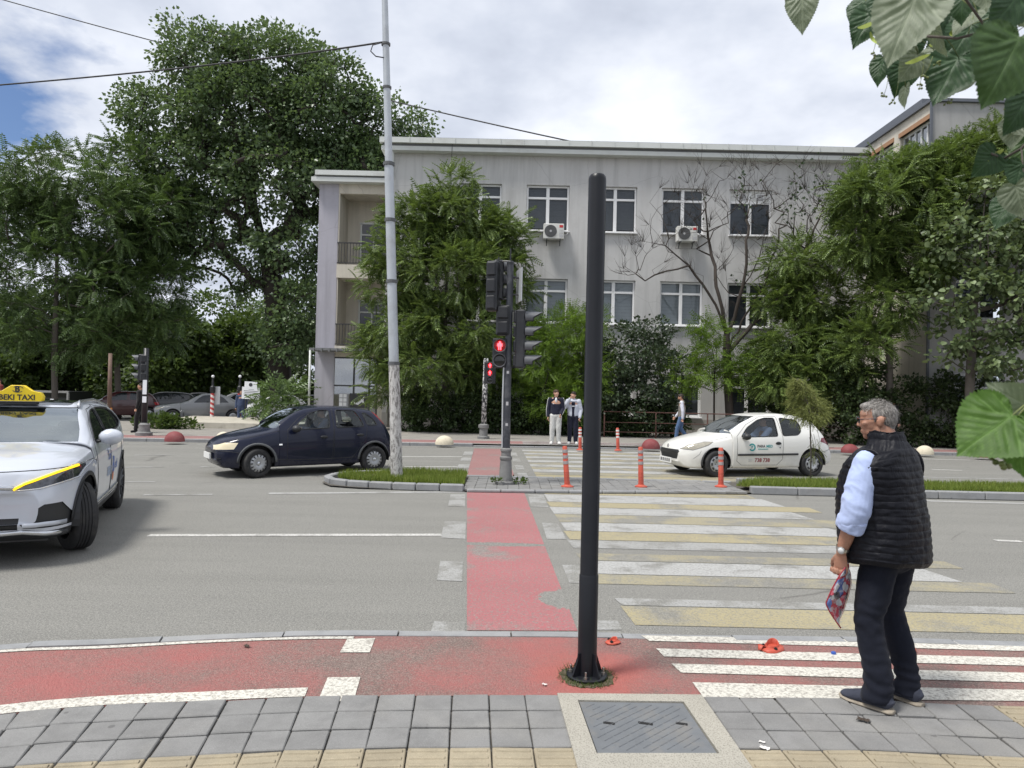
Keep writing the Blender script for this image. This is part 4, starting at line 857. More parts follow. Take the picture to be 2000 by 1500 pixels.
def make_tree(name,label,cat,base,trunk,blobs,n_clumps,per,kind,size,leafmat,bark,seed,r0=.15,shell=.45,clump_r=.5,droop=.25,flat=.6,group=None,twig=.012,extra=None,crown='crown',zmin=.1,show=1.0):
    rs=np.random.RandomState(seed); base=Vector(base); t=thing(name,label,cat,base,0,group)
    C,dq=sample_blobs(blobs,n_clumps,rs,shell); keep=C[:,2]>zmin+.05; C=C[keep]; dq=dq[keep]
    br=grow(trunk,C,rs,r0,twig=twig); w=wood('trunk',br,bark,t); w.location=-base
    n=len(C); sz=rs.uniform(.6,1.35,n); idx=np.repeat(np.arange(n),per); N=len(idx)
    q=rs.normal(0,1,(N,3)); q/=np.linalg.norm(q,axis=1,keepdims=True); rr=clump_r*sz[idx][:,None]*(rs.rand(N,1)**.45); off=q*rr*np.array([1,1,.62]); pos=C[idx]+off
    keep=pos[:,2]>zmin; pos=pos[keep]; q=q[keep]; idx=idx[keep]; d=q*.7+dq[idx]*.5
    me=leaves_mesh('leaves',pos,d,size*rs.uniform(.7,1.3,len(pos)),kind,rs,droop,flat); o=link(crown,me,t,leafmat); o.location=-base
    return t
def px_blob(px,py,Y,rx,rz,ry=None,dy=0):
    """ellipsoid seen at a pixel, half sizes in photo pixels at that depth"""
    k=Y/FPX; c=P(px,py,Y); return ((c.x,c.y+dy,c.z),(rx*k,(ry if ry else (rx+rz)/2*k),rz*k))
def build_trees():
    # --- the great poplar behind the annex
    Y=38.0; k=Y/FPX; B=lambda *a:px_blob(*a)
    base=P(548,800,Y); base.z=0
    blobs=[B(400,120,Y,110,70),B(540,130,Y,100,75),B(330,230,Y,90,70),B(470,230,Y,140,100),B(620,240,Y,110,90),B(730,260,Y+1,70,75),B(780,250,Y+2,55,45),B(395,330,Y,120,75),B(540,350,Y-1,110,80),B(660,360,Y+1,110,90),B(330,400,Y,80,60),B(420,450,Y-.5,80,50),B(580,480,Y-1.5,80,55),B(600,600,Y-1,60,70),B(480,540,Y,50,40),B(270,300,Y,40,28),B(690,330,Y+1,90,70),B(640,170,Y,80,60),B(560,670,Y-1,60,40),B(350,500,Y,60,40)]
    tr=[base,P(545,720,Y),P(540,620,Y),P(535,560,Y),P(512,470,Y),P(495,400,Y),P(490,320,Y),P(470,220,Y)]
    make_tree('poplar_tree','huge dark green tree with thick forked trunk behind the annex','tree',base,tr,blobs,1100,76,'simple',.20,'leaf_poplar','bark_dark',21,r0=.62,shell=.45,clump_r=.95,droop=.35,flat=.3,twig=.021)
    # --- feathery trees on the left
    def ail(px,yb,Y,tops,n,per,seed,lab,size=.85,mat='leaf_ailanthus_dark',r0=.14,clump=.55,tp=None,group=None,shell=.4):
        base=P(px,yb,Y); base.z=0; tr=[base]+[P(*q,Y) for q in tp]
        return make_tree('tree_of_heaven',lab,'tree',base,tr,[px_blob(a,b,Y+d,rx,rz) for (a,b,d,rx,rz) in tops],n,per,'pinnate',size,mat,'bark_grey',seed,r0=r0,shell=shell,clump_r=clump,droop=.02,flat=1.6,group=group,twig=.013)
    gl='feathery leaved trees at the left kerb'
    ail(108,820,34,[(110,360,0,120,70),(40,420,0,80,80),(190,430,0,110,75),(90,520,0,120,60),(210,560,0,90,60),(120,640,0,130,50),(20,620,0,70,50)],300,17,31,'feathery leaved tree rising behind the taxi at the left edge',.62,tp=[(106,700),(110,580),(112,450),(112,340)],group=gl)
    ail(232,815,36,[(260,330,0,75,50),(300,420,0,80,70),(230,480,0,80,70),(290,560,0,85,60),(230,640,0,90,50),(320,640,0,60,45)],260,17,32,'feathery leaved tree between the taxi and the great poplar',.62,tp=[(228,690),(232,560),(240,440),(255,330)],group=gl)
    ail(-90,820,35,[(-60,420,0,110,120),(-40,600,0,90,90),(-140,520,0,100,140)],130,14,33,'feathery leaved tree cut off by the left edge',.62,tp=[(-90,650),(-85,500),(-70,380)],group=gl)
    # --- park behind: dense lower trees
    gp='park trees behind the parked cars'; rs=random.Random(8)
    for i,(px,Y,top,rx,lab) in enumerate([(30,52,600,110,'dark park tree low down behind the taxi sign'),(170,56,560,120,'dark park tree behind the rusty pole'),(300,50,610,90,'dark park tree behind the left traffic signal'),(420,62,590,100,'brighter park tree in the gap left of the poplar trunk'),(480,48,640,70,'park tree behind the white notice board'),(600,58,560,90,'park tree hard against the annex'),(-90,58,560,130,'park tree beyond the left edge'),(70,45,650,80,'low dark park tree right behind the kiosk'),(345,45,650,70,'low dark park tree above the black hatchback'),(255,47,655,60,'low dark park tree above the dark red car')]):
        base=P(px,800,Y); base.z=0; c=(top+700)/2
        bl=[px_blob(px,c-20,Y,rx,(700-top)/2),px_blob(px-rx*.5,c+45,Y-1,rx*.7,55),px_blob(px+rx*.5,c+35,Y+1,rx*.7,60)]
        make_tree('park_tree',lab,'tree',base,[base,P(px+4,730,Y),P(px-3,670,Y),P(px,c,Y)],bl,170,46,'simple',.30,'leaf_park' if i!=5 else 'leaf_poplar','bark_dark',50+i,r0=.2,shell=.45,clump_r=.95,droop=.3,flat=.5,group=gp,twig=.014)
    gs='shrubs at the edge of the park'
    for i,(px,Y,rx,h,lab,mt) in enumerate([(60,46,70,1.9,'dark shrub behind the taxi roof','leaf_hedge'),(160,47,60,2.2,'shrub left of the rusty pole','leaf_park'),(250,44,45,2.0,'shrub behind the person in dark clothes','leaf_hedge'),(340,46,55,2.6,'shrub behind the black parked cars','leaf_park'),(440,52,70,3.0,'bright shrub behind the grey saloon','leaf_bush'),(575,46,60,3.2,'tall shrub between the notice board and the annex','leaf_hedge'),(-20,50,70,2.5,'shrub at the far left edge','leaf_hedge'),(200,72,160,3.4,'long far shrub beyond the car park','leaf_park'),(480,75,150,3.6,'far shrub beyond the parked cars','leaf_park'),(20,70,120,3.2,'far shrub beyond the kiosk','leaf_hedge')]):
        kk=Y/FPX; c=P(px,790,Y); make_tree('park_shrub',lab,'shrub',(c.x,Y,0),[(c.x,Y,0),(c.x+.1,Y,h*.35)],[((c.x,Y,h*.5),(rx*kk,1.3,h*.5)),((c.x+rx*kk*.4,Y-.2,h*.35),(rx*kk*.7,1.1,h*.36))],70,50,'simple',.20,mt,'bark_dark',70+i,r0=.05,shell=.5,clump_r=.55,group=gs,zmin=.0)
    base=P(545,815,31.2); base.z=.0
    make_tree('sumac_shrub','young fern like shrub beside the canopy post','shrub',base,[base,P(548,790,31.2)],[px_blob(545,785,31.2,44,40)],34,6,'pinnate',.75,'leaf_ailanthus_dark','bark_grey',90,r0=.03,shell=.3,clump_r=.25,droop=.0,flat=1.2)
    gv=P(300,845,27); make_tree('weed_clump','tall weeds beside the left signal foot','weeds',(gv.x,27,.0),[(gv.x,27,.0),(gv.x,27,.2)],[((gv.x+.2,27,.32),(.95,.5,.36)),((gv.x+1.0,27.2,.2),(.8,.4,.2))],60,34,'simple',.11,'leaf_park','bark_grey',91,r0=.012,shell=.1,clump_r=.2,droop=-.5,zmin=.02,twig=.004)
    # --- in front of the school
    ail(868,845,29.6,[(885,365,0,45,35),(830,430,0,75,45),(890,430,-.3,80,48),(985,445,.2,40,30),(960,480,.2,72,45),(800,500,0,75,48),(770,560,0,60,45),(880,530,-.7,110,60),(790,640,-.3,75,55),(900,640,-.8,95,60),(740,690,0,35,45),(850,720,-.4,110,55),(950,730,0,50,50),(990,545,.3,55,40),(800,760,0,80,35)],380,26,41,'tall bushy tree of heaven left of the median signal mast',.50,'leaf_ailanthus',.13,.50,[(870,760),(868,660),(872,560),(880,440),(885,370)])
    base=P(1085,845,29.2); base.z=.0
    make_tree('acacia_bush','bright green bushy shrub left of the black post','shrub',base,[base,P(1090,760,29.2),P(1090,680,29.2)],[px_blob(1100,660,29.2,80,58),px_blob(1040,710,29.0,55,60),px_blob(1140,720,29.0,60,55),px_blob(1090,770,28.9,85,50),px_blob(1150,640,29.3,30,30)],190,26,'acacia',.36,'leaf_bush','bark_dark',42,r0=.07,shell=.45,clump_r=.48,droop=.2,flat=.9)
    base=P(1240,845,29.0); base.z=.0
    make_tree('privet_bush','dark rounded privet bush right of the black post','shrub',base,[base,P(1245,760,29),P(1240,690,29)],[px_blob(1245,690,29.1,70,65),px_blob(1200,740,28.9,55,60),px_blob(1290,730,29,50,60),px_blob(1240,790,28.7,90,50),px_blob(1275,650,29.3,38,30)],200,44,'simple',.13,'leaf_privet','bark_dark',43,r0=.06,shell=.5,clump_r=.42,droop=.1,flat=.5)
    base=P(1395,840,28.6); base.z=.0
    make_tree('acacia_sapling','light green sapling at the foot of the bare tree','shrub',base,[base,P(1395,740,28.6),P(1400,680,28.6)],[px_blob(1400,690,28.6,55,30),px_blob(1350,735,28.4,50,22),px_blob(1430,735,28.5,60,25),px_blob(1390,650,28.7,30,25)],60,18,'acacia',.40,'leaf_bush','bark_dark',44,r0=.04,shell=.3,clump_r=.4,droop=.3,flat=1.0)
    # hedge along the railing: one clipped run of leaves per stretch
    gh='hedge along the school railing'
    for i,(a,b,lab) in enumerate([(786,930,'dark hedge under the tall tree of heaven'),(930,1060,'dark hedge behind the stickered signal post'),(1060,1190,'dark hedge behind the two waiting boys'),(1190,1330,'dark hedge right of the black post behind the orange bollards'),(1480,1660,'dark hedge behind the white hatchback'),(1640,1790,'tall dark hedge added to darken the forward wing behind the waiting man'),(1790,1960,'tall dark hedge added to darken the forward wing at the right edge')]):
        Yh=28.9 if i<5 else 26.3; x0=P(a,820,Yh).x; x1=P(b,820,Yh).x; cx=(x0+x1)/2; h=(1.75,1.75,1.75,1.75,3.2,3.4,3.0)[i]  # the last two tall runs are added to darken the shaded wing wall
        make_tree('hedge',lab,'hedge',(cx,Yh,0),[(cx,Yh,.0),(cx,Yh,.5)],[((x0+(x1-x0)*u,Yh+.1,h*.45),((x1-x0)*.2,.6,h*.55)) for u in (.1,.3,.5,.7,.9)],120,50,'simple',.12,'leaf_hedge','bark_dark',100+i,r0=.04,shell=.4,clump_r=.36,group=gh,zmin=.02)
    # --- trees on the right
    gr='leafy trees in front of the forward wing'
    ail(1555,845,28.6,[(1560,510,0,70,40),(1540,590,0,55,40),(1610,590,0,80,50),(1560,680,-.3,85,50),(1640,680,0,70,55),(1570,740,-.2,110,45),(1500,740,0,45,30),(1650,770,0,70,40)],240,26,61,'tree of heaven just right of the bare tree behind the cedar',.50,'leaf_ailanthus',.10,.46,[(1555,740),(1560,640),(1562,520)],gr)
    ail(1735,850,26.2,[(1745,330,0,70,36),(1685,385,0,55,45),(1810,345,0,75,50),(1740,400,-.3,110,60),(1850,400,0,70,60),(1700,480,0,70,55),(1790,500,-.2,80,55),(1730,590,0,60,45),(1690,680,0,50,50),(1900,315,0,60,40),(1950,275,.4,50,40)],320,26,62,'tallest tree of heaven hiding the corner of the forward wing',.48,'leaf_ailanthus',.12,.46,[(1738,740),(1735,600),(1742,450),(1745,300)],gr)
    base=P(1893,870,24.6); base.z=.08
    make_tree('linden_tree','pale leaved linden on the far pavement at the right edge','tree',base,[base,P(1894,760,24.6),P(1900,640,24.6),P(1915,480,24.6),P(1930,330,24.6)],[px_blob(1960,400,24.4,90,70),px_blob(1900,470,24.2,90,55),px_blob(1990,520,24,90,70),px_blob(1870,560,24.0,75,45),px_blob(1950,600,23.8,110,55),px_blob(1860,650,24,70,38),px_blob(1960,690,24,100,42),px_blob(1880,705,24.2,50,22),px_blob(2080,500,24.6,120,150),px_blob(1995,330,24.8,60,50)],250,36,'round',.17,'leaf_linden','bark_grey',63,r0=.15,shell=.45,clump_r=.52,droop=.45,flat=.9,group=gr)
    # --- the bare tree
    Y=28.9; base=P(1428,838,Y); base.z=0; rs2=np.random.RandomState(77); t=thing('bare_tree','mostly leafless tree with dark twigs before the school windows','tree',base)
    tips=[]; 
    for (cx,cy,rx,ry,n) in [(1330,420,70,70,50),(1420,370,90,60,70),(1530,370,100,60,80),(1590,430,60,70,60),(1480,450,80,60,30),(1270,500,50,40,18),(1250,530,40,14,9),(1380,500,60,60,18),(1560,520,70,60,30),(1450,560,60,40,18),(1600,360,40,40,14)]:
        for _ in range(n):
            a=rs2.rand()*2*np.pi; q=rs2.rand()**.5; p=P(cx+rx*q*np.cos(a),cy+ry*q*np.sin(a),Y+rs2.normal(0,.55)); tips.append(tuple(p))
    tr=[base,P(1422,760,Y),P(1420,690,Y),P(1418,620,Y)]
    LB=[[(1419,640),(1400,560),(1385,480),(1378,420),(1372,360)],[(1419,640),(1385,575),(1345,520),(1300,480),(1250,470)],[(1345,520),(1300,530),(1262,548),(1222,522)],[(1420,660),(1452,560),(1460,470),(1462,390)],[(1420,680),(1490,560),(1520,470),(1540,380)],[(1420,690),(1510,590),(1570,500),(1610,400)],[(1452,560),(1485,500),(1500,430)]]
    br=grow(tr,tips,rs2,.20,twig=.0050,power=.57,limbs=[[P(a,b,Y+rs2.normal(0,.3)) for a,b in l] for l in LB]); fine=[]
    for pts,rr in br:      # each twig ends in a spray of finer ones
        p=Vector(pts[-1]); d=(p-Vector(pts[-2])).normalized()
        for _ in range(7):
            q=d+Vector(rs2.normal(0,.42,3))+Vector((0,0,.35)); q.normalize(); L=rs2.uniform(.3,.9); m=p+q*L*.5+Vector(rs2.normal(0,.04,3)); fine.append(([tuple(p),tuple(m),tuple(p+q*L)],[.006,.005,.003]))
    o=wood('trunk',br,'twig_bare',t); o.location=-base; o=wood('twig_spray',fine,'twig_bare',t,4); o['kind']='stuff'; o.location=-base
    lp=np.array([tips[i] for i in rs2.choice(len(tips),24)]); lp=np.repeat(lp,12,0)+rs2.normal(0,.22,(24*12,3)); lp=lp[(lp[:,0]>P(1395,500,Y).x-.5)]; me=leaves_mesh('leaves',lp,rs2.normal(0,1,(len(lp),3)),.15,'simple',rs2); o=link('crown',me,t,'leaf_privet'); o.location=-base
    # --- young weeping cedar in the median
    base=G(1583,938,.09); Y=base.y; kk=Y/FPX; t=thing('cedar_sapling','thin weeping cedar sapling standing in the median grass','tree',base); rs3=np.random.RandomState(5)
    top=P(1556,748,Y)-base; stem=[Vector((0,0,0)),Vector((.0,0,.5)),Vector((-.02,.0,1.0)),Vector((-.06,0,1.55)),Vector((top.x*.7,0,top.z*.92)),top]
    br=[([tuple(p) for p in stem],[.017,.016,.015,.013,.009,.005])]; pos=[];dr=[]
    for i in range(64):
        u=rs3.uniform(.58,1.0); z=u*top.z; x=np.interp(z,[p.z for p in stem],[p.x for p in stem]); a=rs3.rand()*2*np.pi; L=(.47-.37*abs(u-.70)/.30)*rs3.uniform(.55,1.05)
        p0=Vector((x,0,z)); dd=Vector((math.cos(a),math.sin(a),0)); pts=[p0,p0+dd*L*.5+Vector((0,0,.12)),p0+dd*L*.85+Vector((0,0,.08)),p0+dd*L+Vector((0,0,-.01))]; br.append(([tuple(q) for q in pts],[.006,.005,.004,.002]))
        for _ in range(26):
            s=rs3.rand()*2.99; j=int(s); q=pts[j].lerp(pts[j+1],s-j); pos.append(tuple(q)); dr.append(tuple(dd*.75+Vector((0,0,-.30))))
    for i in range(5):
        p0=Vector((rs3.uniform(-.05,.12),rs3.normal(0,.06),rs3.uniform(.85,1.15))); br.append(([tuple(p0),tuple(p0+Vector((.05,0,-.2))),tuple(p0+Vector((.06,0,-.5)))],[.004,.003,.002]))
        for _ in range(7): pos.append(tuple(p0+Vector((.05+rs3.normal(0,.02),rs3.normal(0,.02),-rs3.uniform(.1,.5))))); dr.append((0,0,-1))
    wood('trunk',br,'bark_grey',t,5); me=leaves_mesh('leaves',np.array(pos),np.array(dr),.17*rs3.uniform(.7,1.2,len(pos)),'needle',rs3,.3,.3); link('crown',me,t,'leaf_cedar')
    # weeds at the foot of the mast
    for i,(px,py,lab) in enumerate([(968,946,'weed tuft left of the signal mast foot'),(1012,945,'weed tuft right of the signal mast foot')]):
        b=G(px,py,.06); make_tree('weed_tuft',lab,'weeds',b,[b,b+Vector((0,0,.05))],[((b.x,b.y,.10),(.16,.1,.08))],14,10,'simple',.05,'leaf_park','bark_grey',120+i,r0=.004,shell=.1,clump_r=.06,droop=-.3,zmin=.06,twig=.002)
build_trees()
# ================================================================ street furniture
RX=Matrix.Rotation(R(90),3,'X')
def signal_head(parent,loc,rz,n,w=.30,h=.34,visor=.26,lit=(),ped=False,mat='signal_black',vmat='signal_grey',name='signal_head'):
    """housing with round lenses and half-tube visors; faces local -Y"""
    H=n*h; mb=MB(); mb.box((0,.09,0),(w,.18,H),bev=.025)
    for i in range(n): mb.box((0,.19,H/2-h/2-i*h),(w*.8,.06,h*.8),bev=.02)
    o=mb.build(name,mat,parent); o.location=loc; o.rotation_euler=(0,0,rz); r=min(w,h)*.40
    for i in range(n):
        z=H/2-h/2-i*h; on=i in lit
        l=MB(); l.lathe([(.001,.012),(r*.6,.010),(r,.0),(r,-.01)],(0,-.002,z),20,rot=RX); lo=l.build('lens','red_lamp_dim' if on else 'lens_dark',o,True,40)
        rg=MB(); rg.lathe([(r,0),(r+.018,0),(r+.018,.016),(r,.016)],(0,-.001,z),20,rot=RX,cap=False); rg.build('lens_ring','lamp_ring' if ped else mat,o)
        if on and ped:
            f=MB(); f.ball((0,-.022,z+r*.55),(r*.17,.006,r*.17),10)
            for sx in (-1,1):
                f.box((sx*r*.16,-.022,z+r*.10),(r*.28,.006,r*.62),bev=.002); f.box((sx*r*.16,-.022,z-r*.45),(r*.20,.006,r*.62),bev=.002); f.box((sx*r*.38,-.022,z+r*.08),(r*.11,.006,r*.5),bev=.002)
            f.build('red_figure','red_lamp',lo)
        if visor:
            vs=[];fs=[]; k=14; vb=MB()
            for j in range(k+1):
                a=R(-35)+R(250)*j/k; c,s=math.cos(a),math.sin(a); ln=visor*(.45+.55*max(0,s)) 
                for rr in (r+.012,r+.020): vs+= [((rr)*c,-.0,z+rr*s),(rr*c*.96,-ln,z+rr*s*.96)]
            for j in range(k):
                b=j*4; fs+= [(b,b+4,b+5,b+1),(b+2,b+3,b+7,b+6),(b+1,b+5,b+7,b+3)]
            vb.add(vs,fs); vb.build('visor',vmat,o,True,50)
    return o
def build_street():
    # --- the bare black post on the cycle path
    b=G(1146,1322,.022); t=thing('black_post','tall bare black steel post bolted down in front of the crossing','post',b); h=P(1172,342,b.y).z-.022; r=.0545
    MB().lathe([(r+.004,.0),(r+.004,.62),(r+.0015,.625),(r,.63),(r,h-.03),(r*.96,h-.012),(r*.8,h)],n=40).build('shaft','post_black',t,True,40)
    MB().lathe([(.02,.0),(.122,.0),(.125,.006),(.125,.018),(.120,.022),(.02,.022)],n=32).build('base_plate','post_black',t,True,40)
    for k in range(4):
        a=R(35+90*k); g=MB(); g.prism([(r*.9,.02),(.112,.02),(.112,.034),(r+.022,.12),(r+.018,.155),(r*.9,.155)],-.005,.005,f=lambda x,z,y:(x*math.cos(a)-y*math.sin(a),x*math.sin(a)+y*math.cos(a),z)); g.build('gusset','post_black',t)
        a=R(80+90*k); g=MB(); c=(.10*math.cos(a),.10*math.sin(a),0); g.lathe([(.011,.02),(.011,.036),(.006,.036),(.006,.064),(.004,.066)],c,6); g.build('anchor_bolt','bolt',t)
    m=MB(); rs=random.Random(9); vs=[(0,0,.004)]; n=30
    for j in range(n): a=2*math.pi*j/n; q=.165+rs.uniform(-.014,.02); vs.append((q*math.cos(a),q*math.sin(a),.0035))
    m.add(vs,[(0,1+j,1+(j+1)%n) for j in range(n)]); m.build('soil_ring','soil',t,fixn=False)
    N=380; a=nrs.rand(N)*2*np.pi; q=nrs.uniform(.115,.185,N); B=np.stack([q*np.cos(a),q*np.sin(a),np.full(N,.003)],1); ln=nrs.normal(0,.018,(N,2)); tip=B+np.stack([ln[:,0],ln[:,1],nrs.uniform(.008,.035,N)],1); d=np.stack([-np.sin(a),np.cos(a),0*a],1)*.003
    o=link('moss',np_mesh('moss',np.stack([B-d,B+d,tip],1).reshape(-1,3),np.arange(3*N).reshape(-1,3)),t,'leaf_park'); o['kind']='stuff'
    # --- signal mast in the median
    b=G(987,945,.055); t=thing('signal_mast','dark signal mast on the median with a lit red pedestrian light','traffic light',b); Z=lambda py,px=990:P(px,py,b.y).z-b.z
    top=Z(517); dx=lambda px,py:P(px,py,b.y).x-b.x
    MB().tube([(0,0,.6),(.0,0,2.4),(0,0,top)],[.072,.064,.062],20).build('pole','signal_pole',t,True,40)
    MB().lathe([(.02,0),(.19,0),(.19,.045),(.13,.06),(.122,.10),(.108,.40),(.102,.44),(.115,.46),(.115,.50),(.09,.52),(.09,.60),(.105,.61),(.105,.65),(.075,.67)],n=24).build('cast_base','pole_base',t,True,35)
    MB().lathe([(.03,top),(.066,top),(.066,top+.05),(.05,top+.07)],n=16).build('pole_cap','signal_black',t)
    m=MB(); m.tube([(0,-.02,top),(0,-.02,top+.30)],.014,6); m.build('antenna','signal_black',t); m=MB(); m.tube([(-.22,.0,top-.2),(-.22,0,top+.14)],.012,6); m.build('antenna','signal_black',t)
    signal_head(t,(dx(976,690)-.0,-.06,Z(690)),R(0),2,.27,.275,.08,(0,),True,name='pedestrian_head')
    signal_head(t,(dx(981,545),.18,Z(545)),R(105),3,.22,.25,.24)
    signal_head(t,(dx(966,555),.06,Z(560)),R(160),3,.22,.31,.18)
    signal_head(t,(dx(985,628),.10,Z(626)),R(170),2,.26,.28,.0)
    o=signal_head(t,(dx(1026,660),-.02,Z(662)),R(84),4,.23,.27,.32)
    m=MB(); m.box((dx(1014,558),.02,Z(557)),(.018,.46,.62),Matrix.Rotation(R(12),3,'Z')); s=m.build('sign_plate','sign_back',t)
    for z in (Z(542),Z(575)): m=MB(); m.tube([(.05,0,z),(dx(1014,558),.02,z)],.018,6); m.build('sign_clamp','signal_black',t)
    for x,z in ((dx(976,690),Z(663)),(dx(976,690),Z(716)),(dx(1026,660),Z(607)),(dx(1026,660),Z(717)),(dx(981,545),Z(510)),(dx(981,545),Z(584))): m=MB(); m.tube([(0,0,z),(x,.03,z)],.016,6); m.build('bracket','signal_black',t)
    MB().tube([(-.075,-.03,.68),(-.085,-.03,1.6),(-.08,-.03,Z(716))],.016,6).build('cable_conduit','sign_back',t)
    for z,s_ in ((1.08,.05),(1.46,.07),(2.05,.05)): m=MB(); m.lathe([(.0735,z),(.0735,z+s_)],n=20,cap=False); vs=[v for v in m.v]; m2=MB(); m2.add([vs[j] for j in range(14,17)]+[vs[20+j] for j in range(14,17)],[(j,j+1,4+j,3+j) for j in range(2)]); m2.build('sticker','tag_grey',t,fixn=False)
    # --- signal on the far pavement
    b=G(944,857,.085); t=thing('far_signal_post','short signal post plastered with torn stickers by the hedge','traffic light',b); Z=lambda py:P(950,py,b.y).z-b.z
    MB().tube([(0,0,.5),(.03,0,Z(700))],[.095,.085],14).build('pole','pole_stickers',t,True); MB().lathe([(.02,0),(.22,0),(.22,.08),(.15,.11),(.15,.36),(.19,.40),(.19,.50),(.10,.54)],n=18).build('cast_base','pole_base',t,True,35)
    x=P(957,728,b.y).x-b.x; signal_head(t,(x,-.12,Z(728)),0,3,.42,.26,.12,(0,1),True,name='pedestrian_head')
    # --- signal at the left corner
    b=G(281,851,.085); t=thing('corner_signal_post','black signal post with white stickers at the left corner','traffic light',b); Z=lambda py:P(280,py,b.y).z-b.z
    MB().tube([(0,0,.35),(0,0,Z(680))],[.09,.08],14).build('pole','signal_black',t,True); MB().lathe([(.02,0),(.26,0),(.26,.10),(.19,.14),(.16,.3),(.17,.36),(.11,.42)],n=18).build('cast_base','pole_base',t,True,35)
    signal_head(t,(-.26,.05,Z(718)),R(-75),3,.25,.29,.22); signal_head(t,(-.10,.1,Z(718)),R(-160),3,.22,.29,.16)
    for z0,z1 in ((Z(770),Z(742)),(Z(786),Z(774))): MB().box((.03,-.094,(z0+z1)/2),(.13,.012,z1-z0)).build('sticker','sign_white',t)
    for z in (Z(697),Z(746)): m=MB(); m.tube([(0,0,z),(-.3,.06,z)],.02,6); m.build('bracket','signal_black',t)
    # --- leaning street pole with cables
    b=G(775,936,.1); top=P(750,-60,b.y+.05)-b; t=thing('utility_pole','tall leaning grey utility pole on the rounded end of the median','pole',b); f=lambda u:Vector((top.x*u,.05*u,top.z*u)); zb=P(770,720,b.y).z/top.z
    MB().tube([f(-.01),f(zb*.5),f(zb)],[.115,.105,.098],16).build('peeling_lower_part','pole_peel',t,True,40); z2=P(757,330,b.y).z/top.z; MB().tube([f(zb),f(z2)],[.093,.086],16).build('shaft','galv',t,True,40); z3=P(753,180,b.y).z/top.z
    MB().tube([f(z2),f(z3),f(1)],[.072,.066,.055],14).build('upper_shaft','galv',t,True,40)
    for py in (330,440,560,180,95,720): u=P(760,py,b.y).z/top.z; m=MB(); p=f(u); m.lathe([(.1,-.03),(.108,-.03),(.108,.03),(.1,.03)] if py>300 else [(.07,-.02),(.085,-.02),(.085,.02),(.07,.02)],p,14); m.build('collar_band','trim_grey',t)
    w0=P(750,82,b.y)
    def cable(pts,lab,r=.02):
        o=MB().tube([Vector(p) for p in pts],r,6).build('overhead_cable','wire',None,True); tag(o,lab,'cable')
    sp=lambda A,n=14:[Vector(q) for q in A]
    def bez(P0,Pm,P1,n=18): return [P0*(1-s)**2+Pm*2*s*(1-s)+P1*s*s for s in [i/n for i in range(n+1)]]
    cable(bez(w0,P(380,140,15.5),P(-260,186,17)),'sagging cable running left from the utility pole',.017)
    m=MB(); m.tube([w0,P(728,88,b.y-.03),P(724,100,b.y-.03),P(734,110,b.y-.02),P(752,113,b.y)],.011,6); o=m.build('cable_loop','wire',t,True); o.location=-b
    cable(bez(P(-120,-36,46),P(560,158,42.5),P(1142,282,31.6)),'long thin cable sloping down to the school roof',.032)
    # --- orange flexible bollards
    g='orange flexible bollards'
    def bollard(b,top,lab,h,white):
        t=thing('flexible_bollard',lab,'bollard',b,0,g); d=(top-b); d=Vector((d.x,0,h)); f=lambda u:d*u
        MB().lathe([(.02,0),(.115,0),(.115,.018),(.075,.03),(.06,.045)],n=18).build('foot','bollard_orange',t,True,40)
        m=MB(); m.tube([f(.03),f(.1),f(.98),f(1)],[.056,.05,.044,.034],14); m.build('shaft','bollard_orange',t,True,40)
        for k in range(8): m=MB(); c=f(.1+.038*k); m.lathe([(.048,-.006),(.0535,0),(.048,.006)],c,14,cap=False); m.build('rib','bollard_orange',t,True)
        for u in (.60,.74,.88): m=MB(); m.tube([f(u-.038),f(u+.038)],.0515,14); m.build('reflective_band','reflector_white' if white else 'reflector',t,True,40)
    for px,py,tx,ty,lab in ((1108,951,1103,873,'orange bollard on the median left of the black post, leaning a little'),(1252,951,1251,874,'orange bollard on the median between the black post and the white car'),(1408,951,1408,877,'orange bollard on the median beside the white car\'s front wheel')):
        b=G(px,py,.055); bollard(b,P(tx,ty,b.y),lab,.745,False)
    for px,py,tx,ty,lab in ((1133,879,1133,836,'far orange bollard with white bands beside the boy in the grey hoodie'),(1207,880,1206,837,'far orange bollard with white bands right of the black post')):
        b=G(px,py,.05); bollard(b,P(tx,ty,b.y),lab,.70,True)
    # --- concrete domes on the far kerb
    g='concrete domes along the far kerb'
    for px,py,wpx,hh,mt,lab in ((341,862,38,.30,'dome_red','red concrete dome nearest the left signal post'),(436,861,30,.28,'concrete_beige','beige concrete dome half hidden by the dark blue car'),(868,868,36,.28,'concrete_beige','beige concrete dome right of the utility pole'),(1271,876,36,.31,'dome_red','red concrete dome in front of the white car'),(1806,887,34,.28,'concrete_beige','beige concrete dome right of the man in the vest'),(1925,893,40,.26,'dome_red','red concrete dome under the big linden leaf'),(1660,884,34,.28,'dome_red','red concrete dome behind the man in the vest')):
        b=G(px,py,.085); rr=wpx/2*b.y/FPX; pr=[(rr*math.cos(a),.03+(hh-.03)*math.sin(a)) for a in [R(90)*i/9 for i in range(10)]]; pr[-1]=(.004,pr[-1][1]); o=MB().lathe([(rr,0)]+pr,n=28).build('concrete_dome',mt,None,True,50); o.location=b; o.scale=(1,.8,1); tag(o,lab,'bollard',g)
    # --- snapped-off bollard feet on the cycle path
    g='snapped bollard feet'
